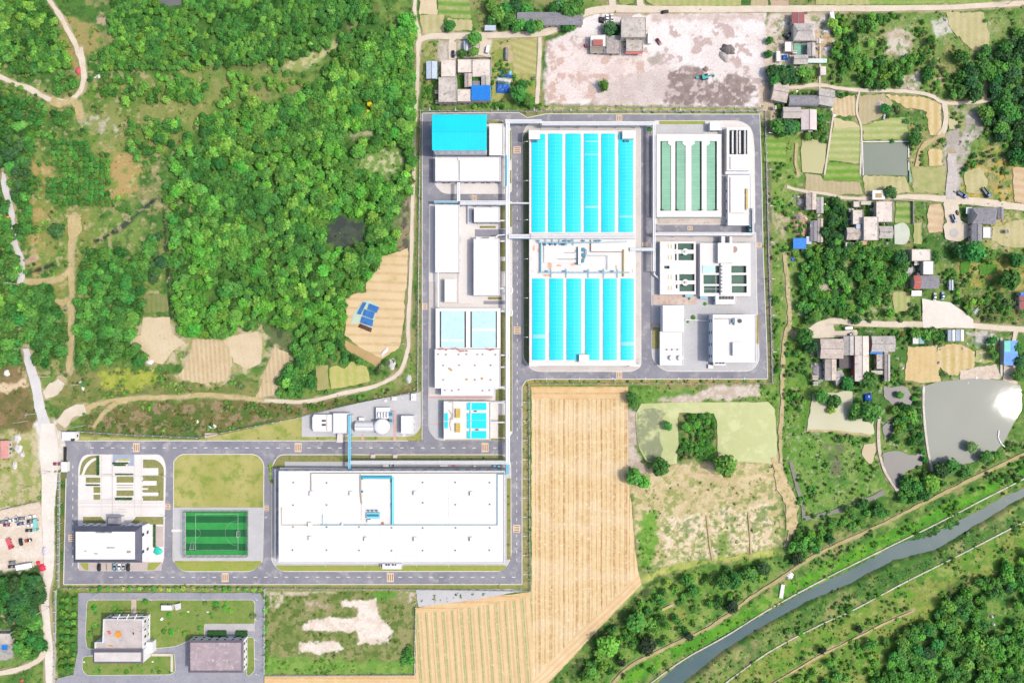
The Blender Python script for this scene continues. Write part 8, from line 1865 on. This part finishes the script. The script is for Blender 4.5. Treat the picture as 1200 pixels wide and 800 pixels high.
for k_,pl_ in enumerate(([(112,101),(232,98),(236,110),(180,118),(116,114)],[(140,142),(206,140),(236,138),(230,154),(146,156)],[(110,84),(230,82),(230,94),(116,94)],[(64,128),(80,128),(82,166),(66,166)],[(60,86),(84,90),(80,108),(56,104)],[(28,110),(56,118),(56,160),(34,180)],[(150,176),(178,168),(186,184),(160,190)])):grow(pl_,6.5,40+k_,['deep','mid','mid','fresh'],(0.45,0.75),0.4,None,0.08)
grow([(905,16),(1210,14),(1210,560),(1060,590),(925,640),(908,470)],5.2,60,['mid','fresh','dull','deep','bright'],(0.3,0.55),0.66,None,0.3)
grow([(690,806),(760,700),(905,660),(1210,520),(1210,640),(1000,806)],5.5,61,['mid','fresh','dull','bright'],(0.28,0.5),0.77,None,0.3)
grow([(-10,90),(130,84),(200,170),(110,290),(60,330),(-10,330)],5.2,62,['mid','dull','deep','bright'],(0.28,0.55),0.7,None,0.2)
grow([(70,432),(330,452),(488,456),(340,488),(230,508),(90,506)],4.6,63,['mid','dull','bright'],(0.28,0.5),0.66,None,0.3)
grow([(492,46),(636,46),(630,128),(496,128)],5,64,['mid','fresh','dull'],(0.3,0.6),0.6,None,0.2)
wood.sort(key=lambda w:-w[2])
N_ONE=230
lab_of={'bright':'bright green broadleaf tree in the dense woods','mid':'mid green broadleaf tree in the dense woods','deep':'deep green broadleaf tree in the dense woods','blue':'bluish green broadleaf tree in the dense woods','lime':'yellowish lime green broadleaf tree in the dense woods','dark':'very dark green broadleaf tree in the dense woods','fresh':'fresh grass green broadleaf tree in the dense woods','dull':'dull grey green broadleaf tree in the dense woods'}
nm_of={k:k+' green trees of the woods' for k in lab_of}
inview=[w for w in wood if 4<w[0]<1196 and 4<w[1]<796]
ones=inview[:N_ONE];rest=[w for w in wood if w not in set(ones)]
for u,v,r,ti in ones:tree(u,v,r,ti,lab_of[ti],'forest_tree','tree',nm_of[ti])
def mass(name,items,ml,zoff=0.0,sq=1.0,lift=(0.25,0.6),attr_rand=0.22,seed=3):
 rs=np.random.default_rng(seed);VV=[];CCc=[]
 for u,v,r,ti in items:
  R=r*S;k=rs.integers(0,6);V,B=PROT[k];a=rs.random()*2*PI;ca,sa=math.cos(a),math.sin(a)
  lf=R*rs.uniform(*lift)*(0 if sq<0.7 else 1);x,y,_=P(u,v,(lf+1.1*R)*0.8)
  W=np.empty_like(V);W[:,0]=(V[:,0]*ca-V[:,1]*sa)*R+x;W[:,1]=(V[:,0]*sa+V[:,1]*ca)*R+y;W[:,2]=V[:,2]*R*sq*rs.uniform(.85,1.15)+lf+zoff
  col=np.array(T[ti]if isinstance(ti,str)else ti)*(1+rs.normal()*attr_rand)*np.array([1+rs.normal()*0.10,1,1+rs.normal()*0.08])
  VV.append(W);CCc.append(np.clip(col[None,:]*B[:,None],0.004,1))
 V=np.concatenate(VV);C=np.concatenate(CCc)
 me=np_mesh(name,V,np.arange(len(V)).reshape(-1,4),C);me.materials.append(ml)
 o=link(bpy.data.objects.new(name,me));o['kind']='stuff';return o
leaf_s=vcol_mat('foliage_mass','tint',None,rand=False,transl=0.30,rough=0.75)
woodland=mass('woodland',rest,leaf_s)
mb=MB()
for u,v,r,ti in rest:
 x,y,_=P(u,v);R=r*S;mb.tube([(x,y,-.4),(x,y,R*1.1)],[.09*R,.04*R],4,False)
struct('woodland_trunks',mb,bark_m,'stuff')
oc=0
for j in range(12):
 for i in range(12):
  u=55+i*6.3+(j%2)*0.6+rt.uniform(-.7,.7);v=167+j*6.4+rt.uniform(-.6,.6)+(i-6)*0.25
  if(u<60 and(v<186 or v>232))or(u<74 and v>236)or(u<68 and 196<v<206)or(u>104 and v<180):continue
  if rt.random()<0.06:continue
  tree(u,v,rt.uniform(3.3,4.0),'deep' if rt.random()<.4 else 'mid','small round orchard tree standing in the planted grid','orchard_tree','tree','orchard trees in rows',big=False)
G_=lambda*a:tree(*a)
for u,v,r,ti,lab in((556,42.6,9.4,'mid','large round tree standing on the top lane junction'),(541.4,61.4,5.4,'deep','smaller round tree west of the blue grey hut'),(554.4,59.4,6.8,'mid','round tree east of the blue grey hut'),(527.4,28,7.2,'deep','dark round tree in the plots north of the top lane'),(715,30.4,8.6,'blue','dark tree south of two white cars at the gravel dump'),(723,33,6,'dark','dark tree against the wall of the tall grey house'),(707.6,98,6.6,'mid','single round tree alone on the pale dump lot'),(853,546,13.4,'mid','large round tree at the south edge of the duckweed pond'),(776,548,10.6,'deep','tree at the south west corner of the duckweed pond'),(744,560,10,'mid','tree beside the wheat field and pale rubble bank'),(756,566,7.4,'fresh','smaller tree right of the one at the wheat field edge'),(741.6,467,8,'deep','tree at the north east corner of the wheat field'),(62,269,9.4,'dark','dark round tree in the meadow by the woodland road'),(946,394,10,'deep','big dark tree at the west lane end of the southern farm'),(952,406,8.4,'dark','darker tree below the one at the lane end of the southern farm'),(1021,446,11.6,'deep','big tree by the red edged roof of the southern farm'),(995,450,9,'deep','round tree south of the crooked roof of the southern farm'),(1024,482,14,'deep','largest dark tree south of the vivid blue sheet'),(1007,480,9,'mid','tree west of the vivid blue sheet'),(964,464,9,'mid','tree in the weeds below the scrap heap of the southern farm'),(980,470,8.4,'deep','tree on the north bank of the cream pond'),(976,480,5,'lime','lime green bush tree on the north bank of the cream pond'),(1002,488,6,'deep','small round tree on the east bank of the cream pond'),(1056,463,5.4,'mid','small tree standing in the dark pool by the rubble'),(1146,294,13.4,'deep','large dark tree south of the slate house'),(1132,295,10,'dark','dark tree left of the large one south of the slate house'),(1160,298,11,'mid','tree right of the large one south of the slate house'),(1190,326,13,'deep','large tree at the east edge above the blue and red roof'),(1194,304,8.6,'deep','tree at the east edge below the pale plots'),(1058,301,8.4,'dark','dark tree west of the flat pinkish house'),(1061,312,7.4,'deep','tree beside the white rubble heap of the village'),(1098,300,7.4,'deep','tree east of the flat pinkish house'),(1106,552,10,'dark','very dark tree on the south bank of the grey fish pond'),(1119,547,9.6,'deep','tree right of the very dark one on the fish pond bank'),(1096,568,11.4,'fresh','bright tree at the south west tip of the grey fish pond'),(1136,553,8,'deep','tree east of the tan patch on the fish pond bank'),(1158,536,8.4,'deep','tree at the south east of the grey fish pond'),(1142,524,7.6,'dull','pale drowned tree in the south of the grey fish pond'),(936,656,7.4,'near_black','dark tree where the dike path meets the farm track'),(958,645,7,'deep','dark tree on the dike path north side, first east of the junction'),(975,634,6,'dark','dark tree on the dike path north side, second east of the junction'),(760,760,10.6,'near_black','blackish round tree touching the dike path'),(729,777,7,'near_black','blackish tree low on the dike path near the bottom edge'),(807.6,747,6.6,'near_black','small blackish tree on the south side of the dike path'),(859.6,712.6,8,'near_black','blackish tree south of the dike path under the farm bend'),(747,732,12,'mid','broad green tree between the wheat field tip and the dike'),(714,760,13,'fresh','large fresh green tree near the wheat field tip'),(850,684,9.4,'deep','dark tree, west of the four at the dike bend'),(863,682,10,'deep','dark tree, second of the four at the dike bend'),(880,675,10,'deep','dark tree, third of the four at the dike bend'),(897,668,8.4,'blue','dark tree, east of the four at the dike bend'),(783,684,4.6,'lime','small yellowish tree below the straw path'),(805,682,7,'mid','leafy tree right of the small yellowish one'),(608,108,10,'deep','dark tree at the south of the farm garden by the tarpaulins'),(619,116,8,'mid','light tree at the south east corner of the farm garden'),(612,98,7,'deep','tree beside the largest garden tarpaulin'),(1046,224,8,'dark','round dark tree on the lane above the big courtyard'),(1074,160,8,'deep','tree north east of the square grey pond'),(1040,126,6,'deep','small tree in the beds north of the square grey pond'),(1008.4,738,4.8,'near_black','dark bush tree on the river meadow'),(965,762.4,5.6,'near_black','larger dark bush tree on the river meadow'),(903,46,4.6,'mid','small tree on the dump road west of the hip roofed house'),(902,62,4.8,'mid','small tree by the tiny white hut'),(805,501,6.4,'fresh','bright small tree in the middle of the duckweed pond island'),(784,500,6.4,'deep','drooping tree over the murky west part of the duckweed pond')):
 tree(u,v,r,ti,lab)
for lst,lab,gr in((((575,4,8,'mid'),(584,14,9.6,'mid'),(592,7,9,'deep'),(598,19,9,'deep'),(577,22,7,'deep'),(604,4,9,'dark'),(617,9,7,'mid'),(592,28,6.4,'deep')),'green tree in the clump west of the long grey barn','tree clump west of the barn'),(((611,26,8,'mid'),(621,28,8.4,'deep'),(630,27.4,7.4,'mid'),(605,31,6,'deep')),'tree in the hedge row along the south of the long grey barn','trees along the barn'),(((656,3,8,'deep'),(667,8,10.6,'deep'),(678,12,8,'mid'),(648,8,7,'mid'),(679,2,7,'deep')),'tree in the dark clump behind the east end of the barn','trees behind the barn'),(((663,31,5.6,'deep'),(670,30,5.4,'mid')),'small round tree before the east end of the barn','pair of trees before the barn'),(((907,81,8,'dark'),(917,83,8.6,'dark'),(927,82,8,'dark'),(910,91,7.6,'deep'),(921,92,8,'dark'),(932,92,6,'dark')),'very dark tree in the square grove below the mint yard house','dark grove of the mint yard house'),(((941,82,7.6,'mid'),(949,84,7,'mid'),(946,92,6.4,'deep')),'lighter tree right of the dark grove below the mint yard house','lighter trees beside the dark grove'),(((914,146,9.6,'deep'),(926,147,9.6,'dark'),(935,146,7,'deep'),(919,155,6,'deep')),'dark tree south of the pale grey long roof','dark trees by the pale long roof'),(((963,137,6,'deep'),(966,148,6,'mid'),(958,156,6.4,'deep'),(948,158,5.4,'mid')),'tree between the cracked white roof and the olive pond','trees by the olive pond'),(((1078,456,4,'deep'),(1077.6,464,4,'dark'),(1078,473,4,'deep'),(1078.4,482,4,'dark'),(1079,491,4,'deep'),(1079.6,500,4,'dark'),(1080.6,510,4,'deep'),(1082,520,4,'dark'),(1083.6,530,4,'deep'),(1085,539,4,'deep')),'narrow dark tree in the line along the west bank of the fish pond','tree line on the fish pond bank'),(((1077,390,7,'mid'),(1088,392,7.4,'mid'),(1096,392,7,'mid'),(1104,394,5.6,'deep'),(1089,400,6,'dull')),'tree in the thicket between the teal shed and the white sheds','thicket between the sheds'),(((1166,398,6,'deep'),(1164,408,5.6,'mid'),(1168,418,6.4,'mid')),'tree beside the narrow lane by the blue roofed shed','trees at the blue roofed shed'),(((1197,408,7,'deep'),(1199,424,8,'dark'),(1198,440,8,'deep')),'tree at the east edge behind the blue roofed shed','trees behind the blue roofed shed'),(((430,112,3,'yellow'),(433,122,3.6,'yellow'),(431,131,3.6,'yellow'),(428,135,2.8,'yellow'),(434,116,2.4,'yellow')),'small yellow flowering tree in the middle of the wood','yellow trees in the wood')):
 for u,v,r,ti in lst:tree(u,v,r,ti,lab,'tree','tree',gr)
for i in range(26):
 u=80+i*9+rt.uniform(-1.6,1.6)
 if 98<u<104:continue
 tree(u,690.6+rt.uniform(-1,1),rt.uniform(2.6,3.6),rt.choice(['bright','fresh','lime']),'small bright tree in the row along the old office lane','avenue_tree','tree','avenue trees by the old office lane',big=False)
for i in range(3):
 for j in range(10):
  tree(71+i*7.4+rt.uniform(-1.4,1.4)-j*0.2,702+j*9+rt.uniform(-2,2),rt.uniform(2.6,3.8),rt.choice(['fresh','mid','bright']),'nursery tree planted between the lane and the old office drive','nursery_tree','tree','nursery trees by the old office',big=False)
for lst,lab,gr in(([(324+i*15.2,536.8)for i in range(18)],'small shrub in the row along the road north of the great hall','shrubs north of the great hall'),([(596.2,562+i*9.4)for i in range(10)],'round shrub in the row east of the great hall','shrubs east of the great hall'),([(616.4,166+i*9.8)for i in range(26)],'pale shrub in the row on the shaded grass strip of the tank block','shrubs west of the tank block'),([(96+i*23,513)for i in range(16)],'small brownish shrub in the row on the lawn north of the entrance road','shrubs north of the entrance road'),([(620.6,466+i*14)for i in range(16)],'low shrub by the wheat field fence','shrubs by the wheat field fence'),([(634+i*17,446.6)for i in range(16)],'low shrub on the verge south of the tank block','shrubs south of the tank block')):
 for i,(u,v)in enumerate(lst):bush(u+rt.uniform(-.8,.8),v+rt.uniform(-.6,.6),rt.uniform(1.2,2.2),'dull' if 'pale' in lab or 'brown' in lab else rt.choice(['dull','mid','deep']),lab,gr)
for j in range(5):bush(rt.uniform(312,316.6)if False else 317.6+rt.uniform(-1,1),545+j*4.6,rt.uniform(2.2,3.2),'lime','lime shrub spilling over the kerb at the great hall corner','lime shrubs at the great hall corner')
for u,v,r,lab in((807,350,2.6,'bright weed bush on the pinkish worn floor south of the pools'),(812,372,3.0,'weed bush on the gravel lot, nearest the white box'),(806,377,2.0,'smaller weed bush on the gravel lot'),(826,356,2.4,'weed bush below the white decked tank'),(835,429.6,1.6,'weed bush by the workshop canopy'),(761.6,151.6,3.0,'dark shrub at the north end of the channel pipe rack')):bush(u,v,r,'mid',lab)
for i in range(46):
 u,v=rt.uniform(104,298),rt.uniform(703,745)
 if(116<u<182 and v>719)or(152<u<163)or(186<u<214 and 703<v<718)or(u>236 and v>728):continue
 bush(u,v,rt.uniform(2.0,4.2),rt.choice(['fresh','mid','bright','dull']),'garden shrub on the upper lawn of the old office','shrubs of the upper old office lawn')
for i in range(16):bush(rt.uniform(100,200),rt.uniform(779,788),rt.uniform(1.6,3.0),rt.choice(['fresh','mid','bright']),'garden shrub on the lower lawn of the old office','shrubs of the lower old office lawn')
for i in range(12):bush(311.5+rt.uniform(-1.4,2),700+i*7.4,rt.uniform(2.4,4),rt.choice(['fresh','mid']),'bush in the hedge line west of the fallow plot','bushes west of the fallow plot')
for i,(u,v,r)in enumerate(((477,764,6),(481,772,6),(474,774,5),(480,758,4.4))):bush(u,v,r,'mid','bush in the green south east corner of the fallow plot','bushes in the fallow plot corner')
def hedge(r,label):
 x0,y1,_=P(r[0],r[1]);x1,y0,_=P(r[2],r[3]);rs=np.random.default_rng(int(r[0]*7+r[1]));h=1.1;w,d=x1-x0,y1-y0
 n=int(60+(w*d+2*h*(w+d))*26);p=rs.random((n,3));face=rs.random(n)
 c=np.stack([x0+p[:,0]*w,y0+p[:,1]*d,0.3+np.where(face<.6,h+0.05*rs.normal(size=n),p[:,2]*h)],1)
 s=face>.6;k=rs.integers(0,4,n);c[s&(k==0),0]=x0;c[s&(k==1),0]=x1;c[s&(k==2),1]=y0;c[s&(k==3),1]=y1
 V=quads(c,rs.normal(size=(n,3))*0.7+np.array([0,0,.8]),0.12+0.1*rs.random(n),rs)
 box=np.array([(x0+.1,y0+.1,.2),(x1-.1,y0+.1,.2),(x1-.1,y1-.1,.2),(x0+.1,y1-.1,.2),(x0+.1,y0+.1,h+.25),(x1-.1,y0+.1,h+.25),(x1-.1,y1-.1,h+.25),(x0+.1,y1-.1,h+.25)])
 bq=np.concatenate([box[list(f)]for f in((4,5,6,7),(0,1,5,4),(1,2,6,5),(2,3,7,6),(3,0,4,7))])
 V=np.concatenate([V,bq]);col=np.array(T['dark'])[None,:]*(0.8+0.6*rs.random(len(V)//4)).repeat(4)[:,None]
 org=np.array([(x0+x1)/2,(y0+y1)/2,0.2]);me=np_mesh('hedge',V-org,np.arange(len(V)).reshape(-1,4),col);me.materials.append(leaf_s)
 o=link(bpy.data.objects.new('hedge',me));o.location=org;o['label']=label;o['category']='hedge'
for r,lab in HEDGES:hedge(r,lab)
rs=np.random.default_rng(9)
n=150000;U=rs.uniform(-16,1216,n);Vv=rs.uniform(-16,816,n)
iu=np.clip(np.searchsorted(GX,U),0,len(GX)-1);iv=np.clip(np.searchsorted(GY,Vv),0,len(GY)-1)
dens=VEG[iv,iu]*np.clip(fbm(U,Vv,11,55,4)*2.2-0.55,0,1)
keep=rs.random(n)<dens*0.62
U,Vv,iu,iv=U[keep],Vv[keep],iu[keep],iv[keep];n=len(U)
gc=G[iv,iu]
tp=np.array([T['mid'],T['fresh'],T['bright'],T['deep'],T['dull'],T['lime']])
tc=tp[rs.integers(0,6,n)]*0.85
mixw=(0.6+0.3*rs.random(n))[:,None];base=(gc*1.25*mixw+tc*(1-mixw))*(1+0.22*rs.normal(size=n))[:,None]
base=np.clip(base,0.006,0.7)
q_=7;R=0.45+0.75*rs.random(n)**2
d=rs.normal(size=(n,q_,3));d[...,2]=np.abs(d[...,2]);d/=np.linalg.norm(d,axis=2,keepdims=True)
px=(U-600)*S;py=(400-Vv)*S;zz=Z[iv,iu]
ctr=np.stack([px,py,zz],1)[:,None,:]+d*R[:,None,None]*np.array([0.8,0.8,0.75])
nrm=d+0.5*rs.normal(size=(n,q_,3));nrm[...,2]+=.4
V=quads(ctr.reshape(-1,3),nrm.reshape(-1,3),(R[:,None]*(0.32+0.2*rs.random((n,q_)))).ravel(),rs)
C=(base[:,None,:]*(0.75+0.5*rs.random((n,q_,1)))).reshape(-1,3).repeat(4,axis=0)
me=np_mesh('undergrowth',V,np.arange(len(V)).reshape(-1,4),C);me.materials.append(leaf_s)
o=link(bpy.data.objects.new('undergrowth',me));o['kind']='stuff'
print('undergrowth clumps',n,'woodland trees',len(rest),'single wood trees',len(ones))
def band(pts,w,seed,dens,tints,hh):
 rs=random.Random(seed);out=[];c=smooth_line([(p[0],p[1],p[2]if len(p)>2 else w)for p in pts],30)
 for p in c:
  for _ in range(dens):out.append((p[0]+rs.uniform(-.5,.5)*p[2]+rs.uniform(-2,2),p[1]+rs.uniform(-.5,.5)*p[2]+rs.uniform(-2,2),rs.uniform(1.8,3.4),rs.choice(tints)))
 return out
items=band([(816,808,8),(866,772,9),(914,744,10),(950,722,12),(985,706,12),(1020,692,10),(1056,674,9),(1090,660,8),(1110,652,6),(1140,634,10),(1180,612,10),(1215,594,9)],10,3,3,['deep','mid','dark','dull'],1)
items+=band([(1075,629,5),(1100,619,7),(1120,611,6)],6,4,3,['dark','deep','mid'],1)
items+=band([(760,806,2),(800,773,2),(850,744,2),(905,712,2),(960,682,2),(1030,648,3)],3,5,1,['mid','dull'],1)
mass('reeds',items,leaf_s,-1.0,0.6,seed=8)
# -- light and camera
EL,AZ=math.radians(53),math.radians(97)
w=bpy.data.worlds.new('World');SC.world=w;w.use_nodes=True;nt=w.node_tree
sky=nt.nodes.new('ShaderNodeTexSky');sky.sky_type='NISHITA';sky.sun_disc=False;sky.sun_elevation=EL;sky.sun_rotation=AZ;sky.dust_density=4.0;sky.ozone_density=0.6
nt.links.new(sky.outputs['Color'],nt.nodes['Background'].inputs['Color']);nt.nodes['Background'].inputs['Strength'].default_value=0.15
sd=bpy.data.lights.new('sun','SUN');sd.energy=2.1;sd.angle=math.radians(0.6);sd.color=(1.0,0.95,0.87)
so=link(bpy.data.objects.new('sun',sd));so.location=(200,0,300)
dirv=Vector((math.sin(AZ)*math.cos(EL),math.cos(AZ)*math.cos(EL),math.sin(EL)))
so.rotation_euler=dirv.to_track_quat('Z','Y').to_euler()
cam=bpy.data.cameras.new('camera');cam.sensor_width=36;cam.lens=24;cam.clip_end=30000;cam.clip_start=1
co=link(bpy.data.objects.new('camera',cam));co.location=(0,0,H);co.rotation_euler=(0,0,0);SC.camera=co
vs=SC.view_settings;vs.view_transform='Standard';vs.look='None';vs.gamma=1.0;vs.exposure=0.85;vs.use_curve_mapping=False
SC.cycles.max_bounces=5;SC.cycles.diffuse_bounces=3;SC.cycles.transparent_max_bounces=8
